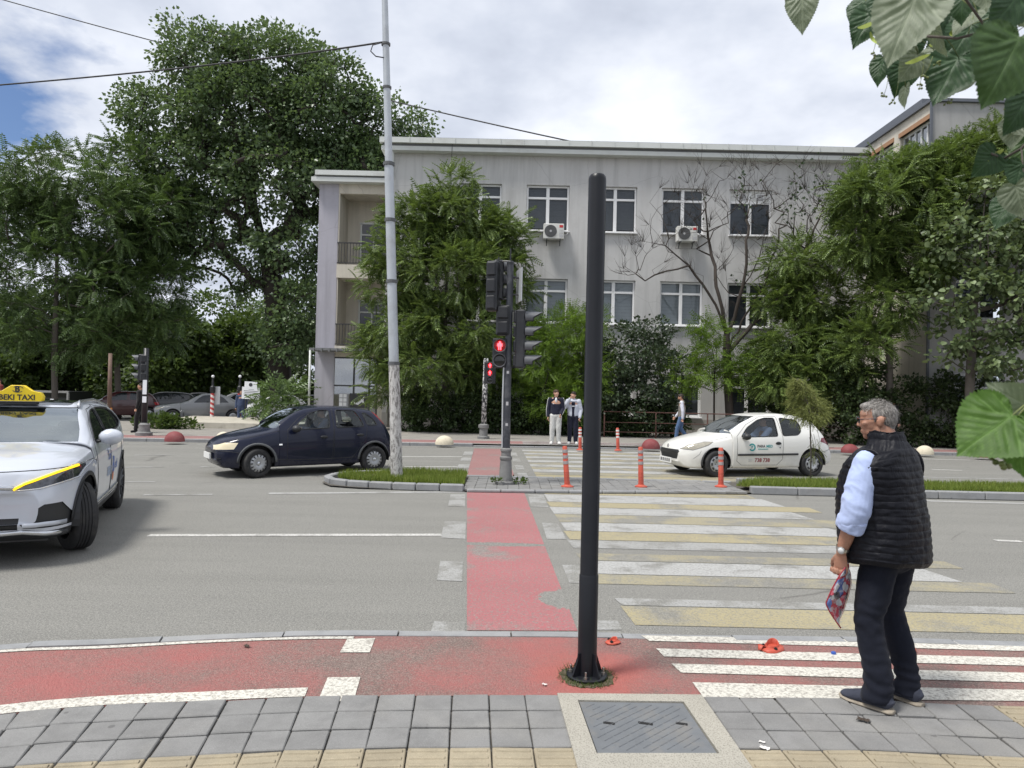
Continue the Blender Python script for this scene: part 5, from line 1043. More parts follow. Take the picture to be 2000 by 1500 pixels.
    for i,(px,py,rr,lab) in enumerate(((1197,1255,.052,'small broken orange bollard foot just right of the black post'),(1508,1268,.088,'large flattened orange bollard foot on the white stripe'),(1768,1270,.088,'broken orange bollard foot behind the man\'s legs'))):
        b=G(px,py,.028); t=thing('broken_bollard_foot',lab,'bollard foot',b,.5*i,g); m=MB(); rs=random.Random(i+3); n=26; vs=[]; prof=[(1,0),(1,.12),(.9,.2),(.62,.24),(.55,.38),(.5,.36),(.46,.15)]
        for q,z in prof:
            for j in range(n):
                a=2*math.pi*j/n; wv=1+.10*math.sin(2*a+i)+.05*rs.uniform(-1,1); zz=z*rr*(1+(.9*max(0,math.sin(a+.8)) if q<.7 else .25*max(0,math.sin(a)))); vs.append((rr*q*wv*math.cos(a),rr*q*wv*.82*math.sin(a),zz))
        fs=[(p*n+j,p*n+(j+1)%n,(p+1)*n+(j+1)%n,(p+1)*n+j) for p in range(len(prof)-1) for j in range(n)]; fs.append(tuple((len(prof)-1)*n+j for j in range(n))); m.add(vs,fs); m.build('rubber_foot','orange_bit',t,True,45)
        for a in (R(250),R(130)): c=(rr*.72*math.cos(a),rr*.6*math.sin(a),rr*.2); m=MB(); m.lathe([(.012,0),(.012,.008),(.006,.008),(.006,.014)],c,8); m.build('bolt_hole','hole',t)
        if i==1:
            m=MB(); m.tube([(-rr*.6,rr*.2,rr*.25),(-rr*1.0,rr*.25,rr*.4),(-rr*1.25,rr*.1,rr*.12)],[(.02,.004),(.022,.004),(.012,.003)],8); m.build('torn_flap','orange_bit',t,True)
    # --- litter
    for px,py,s,mt,nm,lab in ((1628,1277,.016,'litter_blue','bottle_cap','blue bottle cap lying on the striped path left of the man'),):
        b=G(px,py,.028); o=MB().lathe([(.003,0),(s,0),(s,.010),(s*.9,.014),(.003,.014)],n=16).build(nm,mt,None,True,40); o.location=b; tag(o,lab,'bottle cap')
    def scrap(px,py,s,mt,nm,lab,cat,z=.036):
        b=G(px,py,z); m=MB(); rs=random.Random(px); k=6; vs=[];
        for i in range(k+1):
            for j in range(k+1): vs.append((s*(i/k-.5)+rs.uniform(-.1,.1)*s,s*.6*(j/k-.5)+rs.uniform(-.1,.1)*s,.004+s*.16*abs(math.sin(i*1.3+j*.8))*rs.uniform(.4,1)))
        m.add(vs,[(i*(k+1)+j,(i+1)*(k+1)+j,(i+1)*(k+1)+j+1,i*(k+1)+j+1) for i in range(k) for j in range(k)]); o=m.build(nm,mt,None,True,fixn=False); o.location=b; o.rotation_euler=(0,0,-.6); tag(o,lab,cat)
    scrap(1494,1463,.05,'litter_paper','paper_scrap','crumpled white paper scrap on the paving right of the cover','litter'); scrap(1489,1451,.028,'litter_paper','paper_scrap','tiny white paper scrap just beyond the larger scrap','litter'); scrap(1686,1408,.06,'dry_leaf','dry_leaf','dark shrivelled leaf on the slabs before the man\'s shoe','leaf'); scrap(1063,1338,.03,'litter_paper','paper_scrap','small pale scrap left of the post foot','litter',.026)
    scrap(482,1263,.05,'dry_leaf','dry_leaf','dark shrivelled leaf on the left cycle path by the kerb','leaf',.026)
    # --- railing along the school hedge
    t=thing('pipe_railing','rusty brown pipe railing between the far pavement and the school','railing',(6,28.1,.085)); x0=P(1180,840,28.1).x-6; x1=15.4-6
    for z in (.22,.60,1.02): MB().tube([(x0,0,z),(x1,0,z)],.024 if z>.9 else .016,6).build('rail','rail_rust',t,True)
    x=x0
    while x<=x1+.01: MB().tube([(x,0,0),(x,0,1.04)],.03,8).build('railing_post','rail_rust',t,True); x+=2.05
    # --- left corner: rusty pole, striped poles, notice board, kiosk
    b=G(212,846,0); t=thing('rusty_pole','thin rusty pole behind the taxi with an orange lower part','pole',b); h=P(209,690,b.y).z; MB().tube([(0,0,.85),(-.02,0,h)],[.075,.06],10).build('upper_pole','rusty_pole',t,True); MB().tube([(0,0,0),(0,0,.9)],.10,10).build('lower_pole','rust_orange',t,True)
    g='red and white striped lamp posts'
    for px,lab in ((413,'red and white striped lamp post in front of the grey saloon'),(466,'red and white striped lamp post left of the notice board')):
        Y=33.6; b=P(px,840,Y); b.z=0; t=thing('striped_lamp_post',lab,'lamp post',b,0,g); MB().tube([(0,0,0),(0,0,P(px,768,Y).z)],.085,12).build('striped_shaft','red_white_spiral',t,True,40); z=P(px,768,Y).z; MB().lathe([(.09,z),(.12,z+.06),(.12,z+.30),(.06,z+.36),(.04,z+.75)],n=12).build('dark_top','signal_black',t,True,40); MB().ball((0,0,z+.80),(.075,.075,.07),12).build('globe','sign_white',t,True)
        if px==413: MB().box((.1,.12,z-.1),(.42,.05,.85)).build('plate','sign_back',t)
    Y=32.6; b=P(490,838,Y); b.z=.3; t=thing('notice_board','white two part notice board on a post beside the parked cars','sign',b); a=P(473,756,Y)-b; c=P(507,780,Y)-b; cz=(a.z+c.z)/2; MB().box(((a.x+c.x)/2,0,cz),(c.x-a.x,.04,a.z-c.z),Matrix.Rotation(.04,3,'Y')).build('main_panel','sign_white',t)
    u=P(478,746,Y)-b; v=P(502,757,Y)-b; p2=MB().box(((u.x+v.x)/2,.0,(u.z+v.z)/2+.01),(v.x-u.x,.038,u.z-v.z+.02),Matrix.Rotation(.04,3,'Y')).build('top_panel','sign_white',t); m=MB(); m.lathe([(.001,0),(.075,0),(.085,.003),(.001,.003)],((u.x+v.x)/2,-.024,(u.z+v.z)/2),14,rot=RX); m.build('emblem','print_dark',p2)
    for k in range(6): w=(.62,.60,.56,.62,.58,.4)[k]; MB().box(((a.x+c.x)/2+(.0 if k else .02),-.024,a.z-.10-.075*k),(w*(c.x-a.x)*1.3 if k else .25,.004,.018),Matrix.Rotation(.04,3,'Y')).build('text_line','print_dark' if k else 'print_grey',t)
    for s in (-.25,.25): MB().tube([((a.x+c.x)/2+s,.05,0),((a.x+c.x)/2+s,.05,cz)],.03,8).build('board_post','rail_dark',t,True)
    Y=41; b=P(70,800,Y); b.z=0; t=thing('kiosk','low kiosk with pale window frames behind the taxi','kiosk',b); x0=P(12,780,Y).x-b.x; x1=P(134,780,Y).x-b.x; zt=P(70,763,Y).z
    MB().box(((x0+x1)/2,1.2,zt/2),(x1-x0,2.2,zt)).build('kiosk_wall','dark_frame',t)
    for u0,u1 in ((0,.55),(.55,.78),(.78,1)):
        xa=x0+(x1-x0)*u0;xb=x0+(x1-x0)*u1; m=MB(); 
        for xx in (xa+.05,xb-.05): m.box((xx,.02,zt*.72),(.1,.12,zt*.5))
        for zz in (zt*.5,zt*.97): m.box(((xa+xb)/2,.02,zz),(xb-xa,.11,.12))
        w=m.build('kiosk_window','stucco_wing',t); p=MB(); p.box(((xa+xb)/2,.07,zt*.72),(xb-xa-.1,.02,zt*.45)); p.build('pane','car_glass_dark',w)
build_street()
# ================================================================ cars
def interp(tab,u): return float(np.interp(u,[p[0] for p in tab],[p[1] for p in tab]))
def sm_tab(tab,u,k=.05):
    return (interp(tab,u-k)+2*interp(tab,u)+interp(tab,u+k))/4
def crom(P_,n):
    out=[]; m=len(P_)
    for i in range(m-1):
        a=P_[max(i-1,0)];b=P_[i];c=P_[i+1];d=P_[min(i+2,m-1)]
        for k in range(n):
            t=k/n; out.append(tuple(.5*((2*b[q])+(c[q]-a[q])*t+(2*a[q]-5*b[q]+4*c[q]-d[q])*t*t+(3*b[q]-a[q]-3*c[q]+d[q])*t**3) for q in (0,1)))
    out.append(P_[-1]); return out
class Car:
    def __init__(s,sp): s.sp=sp; s.x0=sp['of']+sp['wb']/2
    def X(s,u): return s.x0-u
    def section(s,u):
        sp=s.sp; k=.035 if .12<u<sp['L']-.12 else .008; zt=sm_tab(sp['top'],u,k); zb=sm_tab(sp['bot'],u,.03); zs=min(sm_tab(sp['belt'],u,.12),zt-.03); w=sp['W']*sm_tab(sp['plan'],u,.05); h=zt-zs
        g=min(1,max(0,(h-.13)/.22)); g=g*g*(3-2*g); b=zs-zb; tm=sp.get('tumble',.40); y5=w*.955
        hood=[(w*.925,zs+.30*h),(w*.86,zs+.58*h),(w*.70,zs+.80*h),(w*.36,zs+.95*h),(0,zt)]
        gh=[(y5-.26*tm*h-.012,zs+.30*h),(y5-.60*tm*h-.02,zs+.62*h),(y5-.92*tm*h-.04,zs+.87*h),(max(.05,(y5-1.1*tm*h)*.78),zs+.965*h),(0,zt)]
        up=[tuple(a[q]*(1-g)+c[q]*g for q in(0,1)) for a,c in zip(hood,gh)]
        pts=[(w*.78,zb),(w*.945,zb+.03*b),(w*.985,zb+.22*b),(w*1.0,zb+.50*b),(w*.992,zb+.80*b),(y5,zs)]+up
        return crom(pts,4)
    def loft(s):
        sp=s.sp; L=sp['L']; us=sorted({*[round(L*(1-math.cos(math.pi*i/26))/2,4) for i in range(27)],*[round(.012+L*.976*i/60,4) for i in range(61)]}); secs=[s.section(u) for u in us]; n=len(secs[0]); bm=bmesh.new(); V=[]
        for u,sec in zip(us,secs):
            bow=sp.get('bow',.10)
            row=[]
            for (y,z) in sec+[(-y,z) for y,z in reversed(sec[:-1])]: 
                row.append(bm.verts.new((s.X(u)-(bow*(y/sp['W'])**2 if u<1.2 else -.04*(y/sp['W'])**2)*(1 if u<1.2 else 1),y,z)))
            V.append(row)
        m=len(V[0])
        for a,b in zip(V,V[1:]):
            for j in range(m-1): bm.faces.new((a[j],a[j+1],b[j+1],b[j]))
            bm.faces.new((a[m-1],a[0],b[0],b[m-1]))
        for row,fl in ((V[0],1),(V[-1],0)):
            h=(m+1)//2
            for j in range(h-1):
                q=(row[j],row[j+1],row[m-2-j],row[m-1-j]) if row[j+1]!=row[m-2-j] else (row[j],row[j+1],row[m-1-j])
                try: bm.faces.new(q if fl else q[::-1])
                except Exception: pass
        bmesh.ops.recalc_face_normals(bm,faces=bm.faces[:]); bm.normal_update(); s.bm=bm; s.lay=bm.faces.layers.int.new('part'); s.bvh=BVHTree.FromBMesh(bm); s.names={0:'body'}
    def cut(s,poly,pid,view='side',side=1,ok=None,parts=None):
        """cut a convex outline into the skin and give its faces a part number. view: side (u,z), front/rear (y,z), top (u,y)"""
        bm=s.bm
        if view=='side': proj=lambda c:(s.x0-c.x,c.z); flt=lambda f:f.normal.y*side>.12 and f.calc_center_median().y*side>.05; no=lambda a,b:Vector((-a,0,b))
        elif view=='front': proj=lambda c:(c.y,c.z); flt=lambda f:f.normal.x>.08; no=lambda a,b:Vector((0,a,b))
        elif view=='rear': proj=lambda c:(c.y,c.z); flt=lambda f:f.normal.x<-.08; no=lambda a,b:Vector((0,a,b))
        else: proj=lambda c:(s.x0-c.x,c.y); flt=lambda f:f.normal.z>.2; no=lambda a,b:Vector((-a,b,0))
        unp=(lambda p:Vector((s.x0-p[0],0,p[1]))) if view=='side' else ((lambda p:Vector((0,p[0],p[1]))) if view in('front','rear') else (lambda p:Vector((s.x0-p[0],p[1],0))))
        ar=sum(poly[i][0]*poly[(i+1)%len(poly)][1]-poly[(i+1)%len(poly)][0]*poly[i][1] for i in range(len(poly)))
        if ar<0: poly=poly[::-1]
        lo=[min(p[k] for p in poly)-.12 for k in(0,1)]; hi=[max(p[k] for p in poly)+.12 for k in(0,1)]
        ins=[f for f in bm.faces if flt(f) and (ok is None or ok(f)) and (parts is None or f[s.lay] in parts) and all(lo[k]<proj(f.calc_center_median())[k]<hi[k] for k in(0,1))]
        for i in range(len(poly)):
            a=poly[i];b=poly[(i+1)%len(poly)]; nx,ny=(b[1]-a[1]),-(b[0]-a[0]); l=math.hypot(nx,ny)
            if l<1e-7 or not ins: continue
            g=set(ins); es={e for f in g for e in f.edges}; vs={v for f in g for v in f.verts}
            r=bmesh.ops.bisect_plane(bm,geom=list(g)+list(es)+list(vs),dist=1e-5,plane_co=unp(a),plane_no=no(nx/l,ny/l))
            ins=[f for f in r['geom'] if isinstance(f,bmesh.types.BMFace)]
            ins=[f for f in ins if ((proj(f.calc_center_median())[0]-a[0])*nx+(proj(f.calc_center_median())[1]-a[1])*ny)<1e-7]
        for f in ins: f[s.lay]=pid
        return ins
    def S(s,u,z,off=0.0,side=1):
        """point on the flank"""
        h=s.bvh.ray_cast(Vector((s.X(u),2.0*side,z)),Vector((0,-side,0))); return (h[0]+h[1]*off) if h[0] is not None else Vector((s.X(u),s.sp['W']*side*.9,z))
    def Fp(s,y,z,off=0.0):
        h=s.bvh.ray_cast(Vector((4,y,z)),Vector((-1,0,0))); return (h[0]+h[1]*off) if h[0] is not None else Vector((s.X(0),y,z))
    def strip(s,name,pts,w,off,mat,parent,closed=False,side=1,view='side',n=5):
        """band lying on the skin along an outline"""
        L=pts+[pts[0]] if closed else pts; fine=[]
        for a,b in zip(L,L[1:]):
            k=max(1,int(math.hypot(b[0]-a[0],b[1]-a[1])/.05))
            for i in range(k): fine.append((a[0]+(b[0]-a[0])*i/k,a[1]+(b[1]-a[1])*i/k))
        fine.append(L[-1]); prj=(lambda u,z:s.S(u,z,off,side)) if view=='side' else (lambda u,z:s.Fp(u,z,off))
        P3=[prj(*p) for p in fine]; return MB().tube(P3,[(max(.003,off),w/2)]*len(P3),6,side=(0,side,0) if view=='side' else (1,0,0)).build(name,mat,parent,True)
    def finish(s,root,table,glass_in=.006):
        """table: part number -> (name, material, parent key, shift) ; makes one mesh per part, shading continuous across the cuts"""
        bm=s.bm; bm.normal_update(); vn={v:v.normal.copy() for v in bm.verts}; objs={}
        for pid,(name,mat,par,shift) in table.items():
            fs=[f for f in bm.faces if f[s.lay]==pid]
            if not fs: continue
            idx={}; vs=[]; ns=[]; F=[]
            for f in fs:
                q=[]
                for v in f.verts:
                    if v not in idx: idx[v]=len(vs); vs.append(v.co+vn[v]*shift); ns.append(vn[v])
                    q.append(idx[v])
                F.append(q)
            me=bpy.data.meshes.new(name); me.from_pydata([tuple(v) for v in vs],[],F); me.shade_smooth()
            if len(me.vertices)==len(ns): me.normals_split_custom_set_from_vertices([tuple(q) for q in ns])
            objs[pid]=link(name,me,objs.get(par,root) if par else root,mat)
        bm.free(); return objs
def circle(c,r,n=26): return [(c[0]+r*math.cos(2*math.pi*i/n),c[1]+r*math.sin(2*math.pi*i/n)) for i in range(n)]
def wheel(parent,loc,r,w,style,steer=0,name='wheel'):
    """wheel facing +Y outwards"""
    rr=Matrix.Rotation(R(-90),3,'X'); ri=r*.66; side=1 if loc[1]>0 else -1
    prof=[(ri,-w/2),(r*.90,-w/2),(r*.975,-w*.42),(r,-w*.30)]
    for k in range(4): g=-w*.2+k*w*.133; prof+= [(r,g-.012),(r-.008,g-.009),(r-.008,g-.003),(r,g)]
    prof+=[(r,w*.30),(r*.975,w*.42),(r*.90,w/2),(r*.82,w*.52),(ri,w*.47)]
    o=link(name,None,parent); o.empty_display_size=.1; o.location=loc; o.rotation_euler=(0,0,steer+(0 if side>0 else math.pi))
    MB().lathe(prof,n=40,rot=rr,cap=False).build('tyre','rubber',o,True,50)
    MB().lathe([(.01,w*.10),(ri*.98,w*.10),(ri,-w/2)],n=30,rot=rr,cap=False).build('wheel_well','steel_dark',o,True,50)
    y=w*.40; m=MB()
    if style=='slots':      # full cover with short radial slots near the edge
        m.lathe([(.004,y+.018),(ri*.20,y+.018),(ri*.24,y+.006),(ri*.55,y+.026),(ri*.80,y+.018),(ri*.97,y-.006),(ri*1.0,y-.02)],n=42,rot=rr,cap=False); h=m.build('hubcap','hubcap',o,True,50); sl=MB()
        sl.box((ri*.80,y+.0185,0),(ri*.26,.010,ri*.115)); s0=sl.build('slot','steel_dark',h)
        for k in range(1,14): s1=s0.copy(); COL.objects.link(s1); s1.rotation_euler=(0,2*math.pi*k/14,0)
        MB().lathe([(.004,y+.024),(ri*.16,y+.024),(ri*.18,y+.018)],n=20,rot=rr,cap=False).build('hub_badge','chrome',h,True)
    elif style=='steel':    # pressed cover with eight oval windows
        m.lathe([(.004,y+.006),(ri*.34,y+.006),(ri*.42,y+.016),(ri*.60,y+.022),(ri*.86,y+.014),(ri*.98,y-.01),(ri,y-.02)],n=42,rot=rr,cap=False); h=m.build('hubcap','hubcap',o,True,50); sl=MB()
        sl.box((ri*.74,y+.0175,0),(ri*.22,.012,ri*.34),bev=.005); s0=sl.build('slot','steel_dark',h)
        for k in range(1,9): s1=s0.copy(); COL.objects.link(s1); s1.rotation_euler=(0,2*math.pi*k/9,0)
        n0=MB().box((ri*.26,y+.007,0),(ri*.09,.012,ri*.09)).build('wheel_nut','steel_dark',h)
        for k in range(1,4): s1=n0.copy(); COL.objects.link(s1); s1.rotation_euler=(0,2*math.pi*k/4+.4,0)
    elif style=='plain': m.lathe([(.004,y+.018),(ri*.55,y+.026),(ri*.80,y+.018),(ri*1.0,y-.02)],n=20,rot=rr,cap=False); m.build('hubcap','hubcap',o,True,50)
    else:                   # five split alloy spokes
        for k in range(5):
            for d in (-.16,.16):
                a=2*math.pi*k/5+d; b=2*math.pi*k/5+d*1.7; c0=Vector((ri*.15*math.cos(a),y*.7,ri*.15*math.sin(a))); c1=Vector((ri*.97*math.cos(b),y,ri*.97*math.sin(b))); m.tube([c0,c0.lerp(c1,.5)+Vector((0,.006,0)),c1],[(.022,.012),(.018,.012),(.024,.012)],6)
        m.lathe([(ri*.94,y-.03),(ri*.94,y),(ri*1.0,y+.006),(ri*1.02,y-.02)],n=36,rot=rr,cap=False); m.lathe([(.004,y+.004),(ri*.2,y+.002),(ri*.22,y-.03)],n=16,rot=rr,cap=False); m.build('rim','trim_grey',o,True,50)
    return o
def round_poly(poly,r=.05,n=3):
    out=[]; m=len(poly)
    for i in range(m):
        a=Vector((*poly[i-1],0));b=Vector((*poly[i],0));c=Vector((*poly[(i+1)%m],0)); q=min(r,(a-b).length*.4,(c-b).length*.4); p0=b+(a-b).normalized()*q; p1=b+(c-b).normalized()*q
        for k in range(n+1): t=k/n; p=p0*(1-t)**2+b*2*t*(1-t)+p1*t*t; out.append((p.x,p.y))
    return out
def cabin(c,root,driver=None,seats=True):
    sp=c.sp; W=sp['W']; m=MB(); u0,u1=sp['cab']; m.box((c.X((u0+u1)/2),0,.34),(u1-u0,W*1.74,.10)); 
    m.box((c.X(u0+.18),0,sp['beltz']-.17),(.42,W*1.72,.22),bev=.04); m.box((c.X(u1-.1),0,.62),(.1,W*1.7,.6)); m.build('cabin_floor','interior',root)
    for y in (W*.45,-W*.45):
        s=MB(); us=sp['seat']; s.box((c.X(us),y,.50),(.50,.46,.16),bev=.05); s.box((c.X(us+.33),y,.80),(.14,.46,.62),Matrix.Rotation(R(-14),3,'Y'),bev=.05); s.box((c.X(us+.44),y,1.17),(.09,.26,.18),Matrix.Rotation(R(-10),3,'Y'),bev=.035); s.build('front_seat','seat_cloth',root)
    s=MB(); us=sp['seat']+.95; s.box((c.X(us),0,.52),(.48,W*1.5,.16),bev=.05); s.box((c.X(us+.32),0,.80),(.14,W*1.5,.55),Matrix.Rotation(R(-16),3,'Y'),bev=.05)
    for y in (W*.42,-W*.42): s.box((c.X(us+.40),y,1.11),(.08,.24,.15),bev=.03)
    s.build('rear_seat','seat_cloth',root)
    w=MB(); cc=Vector((c.X(sp['seat']-.42),W*.45,sp['beltz']-.02)); rt=Matrix.Rotation(R(65),3,'Y'); pts=[cc+rt@Vector((.18*math.cos(a),.18*math.sin(a),0)) for a in [2*math.pi*i/20 for i in range(21)]]; w.tube(pts,.014,6); w.tube([cc,cc+rt@Vector((.18,0,0))],.012,5); w.tube([cc+rt@Vector((0,-.18,0)),cc+rt@Vector((0,.18,0))],.012,5); w.build('steering_wheel','interior',root,True)
def mirror(c,root,u,z,mat,s=1.0,side=1):
    p=c.S(u,z,0,side); y=p.y; o=MB(); o.ball((p.x+.0,y+side*.115*s,z+.05*s),(.085*s,.105*s,.075*s),14); o.ball((p.x-.03,y+side*.115*s,z+.05*s),(.06*s,.10*s,.07*s),12); o=o.build('mirror',mat,root,True); MB().tube([(p.x,y-side*.02,z),(p.x,y+side*.07*s,z+.025*s)],[(.04,.02),(.03,.016)],8).build('mirror_arm','trim_black',o,True)
    return o
def decal(c,root,me,u,z,mat,name,off=.003,xs=1):
    """flat lettering laid on the left flank; text runs towards the rear"""
    for v in me.vertices: q=c.S(u+v.co.x*xs,z+v.co.y,off); v.co=q
    me.update(); return link(name,me,root,mat)
def arches(c,root,r,mat=None):
    sp=c.sp; rz=sp['r']
    for u in (sp['of'],sp['of']+sp['wb']):
        n=20
        for sd in (1,-1):
            m=MB(); y1=sp['W']*.985*sd; y0=sp['W']*.55*sd; vs=[];k=0
            for j in range(n+1): a=math.pi*(j/n)*1.1-.05*math.pi; x=c.X(u)+(r+.004)*math.cos(a); z=rz+.02+(r+.004)*math.sin(a); vs+= [(x,y0,z),(x,y1*.985,z)]
            fs=[(2*j,2*j+1,2*j+3,2*j+2) for j in range(n)]; m.add(vs,fs); m.add([(v[0],y0,v[2]) for v in vs[::2]]+[(c.X(u),y0,.2)],[(j,j+1,n+1) for j in range(n)])
            m.build('wheel_arch_liner','trim_black',root,fixn=False)
        if mat:
            for sd in (1,-1):
                pts=[]
                for j in range(n+1):
                    a=math.pi*j/n; uu=u-(r+.02)*math.cos(a); zz=rz+.02+(r+.02)*math.sin(a); pts.append(c.S(uu,zz,.004,sd))
                MB().tube(pts,[(.010,.026)]*len(pts),6,side=(0,sd,0)).build('arch_trim',mat,root,True)
SP_NAVY=dict(L=3.82,W=.823,of=.78,wb=2.49,r=.292,cab=(1.05,3.3),seat=1.95,beltz=.95,tumble=.40,bow=.16,
  top=[(0,.55),(.02,.63),(.06,.70),(.14,.765),(.30,.83),(.6,.905),(.95,.975),(1.02,1.0),(1.3,1.17),(1.6,1.335),(1.78,1.40),(2.1,1.438),(2.5,1.44),(2.95,1.415),(3.28,1.365),(3.42,1.28),(3.60,1.10),(3.70,.96),(3.76,.86),(3.80,.70),(3.82,.55)],
  bot=[(0,.40),(.03,.30),(.10,.20),(.4,.19),(1.1,.20),(2.9,.21),(3.5,.25),(3.74,.30),(3.82,.42)],
  belt=[(0,.50),(.1,.60),(.5,.74),(1.0,.88),(1.4,.925),(2.4,.975),(3.2,1.0),(3.6,.95),(3.82,.50)],
  plan=[(0,.60),(.04,.70),(.12,.80),(.3,.905),(.6,.965),(1.0,.99),(1.8,1.0),(2.8,.99),(3.3,.955),(3.6,.90),(3.76,.82),(3.82,.72)])
SP_WHITE=dict(L=3.87,W=.826,of=.80,wb=2.44,r=.292,cab=(1.1,3.35),seat=1.98,beltz=.90,tumble=.44,bow=.20,
  top=[(0,.50),(.02,.62),(.07,.69),(.18,.75),(.35,.81),(.6,.875),(.85,.925),(1.02,.965),(1.3,1.09),(1.6,1.235),(1.88,1.355),(2.05,1.395),(2.3,1.42),(2.6,1.425),(2.95,1.40),(3.2,1.345),(3.4,1.25),(3.6,1.06),(3.70,.94),(3.80,.86),(3.85,.70),(3.87,.52)],
  bot=[(0,.36),(.03,.26),(.10,.19),(.4,.18),(1.1,.19),(2.9,.20),(3.5,.24),(3.78,.28),(3.87,.40)],
  belt=[(0,.45),(.1,.58),(.5,.72),(1.0,.83),(1.4,.865),(2.4,.90),(3.0,.925),(3.3,.95),(3.6,.88),(3.87,.48)],
  plan=[(0,.52),(.04,.64),(.12,.77),(.3,.89),(.6,.96),(1.0,.99),(1.8,1.0),(2.8,.99),(3.3,.975),(3.6,.95),(3.8,.90),(3.87,.80)])
SP_TAXI=dict(L=4.455,W=.932,of=.88,wb=2.72,r=.352,cab=(1.25,3.9),seat=2.25,beltz=1.06,tumble=.40,bow=.20,
  top=[(0,.70),(.02,.82),(.06,.90),(.14,.95),(.35,1.0),(.7,1.05),(1.1,1.085),(1.22,1.10),(1.5,1.24),(1.8,1.385),(2.02,1.465),(2.3,1.52),(2.7,1.535),(3.2,1.515),(3.7,1.45),(4.0,1.375),(4.08,1.32),(4.25,1.18),(4.36,1.03),(4.42,.88),(4.455,.66)],
  bot=[(0,.44),(.03,.34),(.12,.24),(.4,.22),(1.2,.23),(3.2,.24),(3.9,.28),(4.3,.36),(4.455,.50)],
  belt=[(0,.62),(.1,.78),(.5,.92),(1.1,1.0),(1.6,1.03),(2.7,1.07),(3.4,1.12),(3.9,1.20),(4.2,1.05),(4.455,.60)],
  plan=[(0,.64),(.04,.73),(.12,.82),(.3,.91),(.6,.975),(1.0,.995),(2.0,.985),(3.0,.995),(3.7,.985),(4.1,.93),(4.36,.85),(4.455,.75)])
def base_car(root,spec,mat,arch_r,style,steer,screen,glass='screen_glass',wheels=True):
    c=Car(spec); c.loft(); rz=spec['r']
    for u in (spec['of'],spec['of']+spec['wb']):
        for sd in (1,-1):
            f=c.cut(circle((u,rz+.02),arch_r),99,'side',sd); 
    c.cut(screen['front'],10,'front',ok=lambda f:f.normal.z>.15 and f.calc_center_median().z>spec['beltz']-.02); c.cut(screen['rear'],11,'rear',ok=lambda f:f.calc_center_median().z>spec['beltz']-.06)
    return c
def underbody(c,root):
    sp=c.sp; m=MB(); m.box((c.X(sp['L']/2),0,.25),(sp['L']-.5,sp['W']*1.45,.06)); m.box((c.X(sp['of']),0,sp['r']),(.1,sp['W']*1.5,.1)); m.box((c.X(sp['of']+sp['wb']),0,sp['r']),(.1,sp['W']*1.5,.1)); m.build('underbody','trim_black',root)
def hatch(spec,name,label,mat,loc,rz,glass,doors,style,steer,screens,lights,archmat=None,door_names=None,arch_r=.345):
    root=thing(name,label,'car',loc,rz); c=base_car(root,spec,mat,arch_r,style,steer,screens); tb={0:('body',mat,None,0),10:('windscreen','screen_glass',None,-.006),11:('rear_window','car_glass',None,-.006)}
    pid=20
    for sd in (1,-1):
        for (poly,nm) in doors: c.cut(poly,pid,'side',sd,parts={0}); tb[pid]=(nm,mat,None,0); dp=pid; pid+=1
        for poly,nm,door in glass: 
            q=round_poly(poly,.045); c.cut(q,pid,'side',sd,parts={0,*range(20,60)}); tb[pid]=(nm,'car_glass',None,-.007); pid+=1
    for view,poly,nm,lm,sd in lights: c.cut(poly,pid,view,sd,parts={0}); tb[pid]=(nm,lm,None,.002); pid+=1
    for sd in (1,-1):
        for poly,nm,door in glass: c.strip('window_trim',round_poly(poly,.05),.020,.004,'trim_black',root,True,sd)
        for (poly,nm) in doors: c.strip('door_seam',poly,.007,.0015,'trim_black',root,True,sd)
    c.objs=c.finish(root,tb); arches(c,root,arch_r,archmat); underbody(c,root); cabin(c,root)
    for u,st in ((spec['of'],steer),(spec['of']+spec['wb'],0)):
        for sd in (1,-1): wheel(root,(c.X(u),sd*(spec['W']-.105),spec['r']),spec['r'],.185 if spec['L']<4 else .22,style,st if st else 0)
    return root,c
def place_by_wheels(front_px,rear_px,spec):
    """centre and heading from where the two near wheels touch the road"""
    a=G(*front_px);b=G(*rear_px); d=(a-b).normalized(); m=(a+b)/2; left=Vector((-d.y,d.x,0)); return m-left*(spec['W']-.1), math.atan2(d.y,d.x)
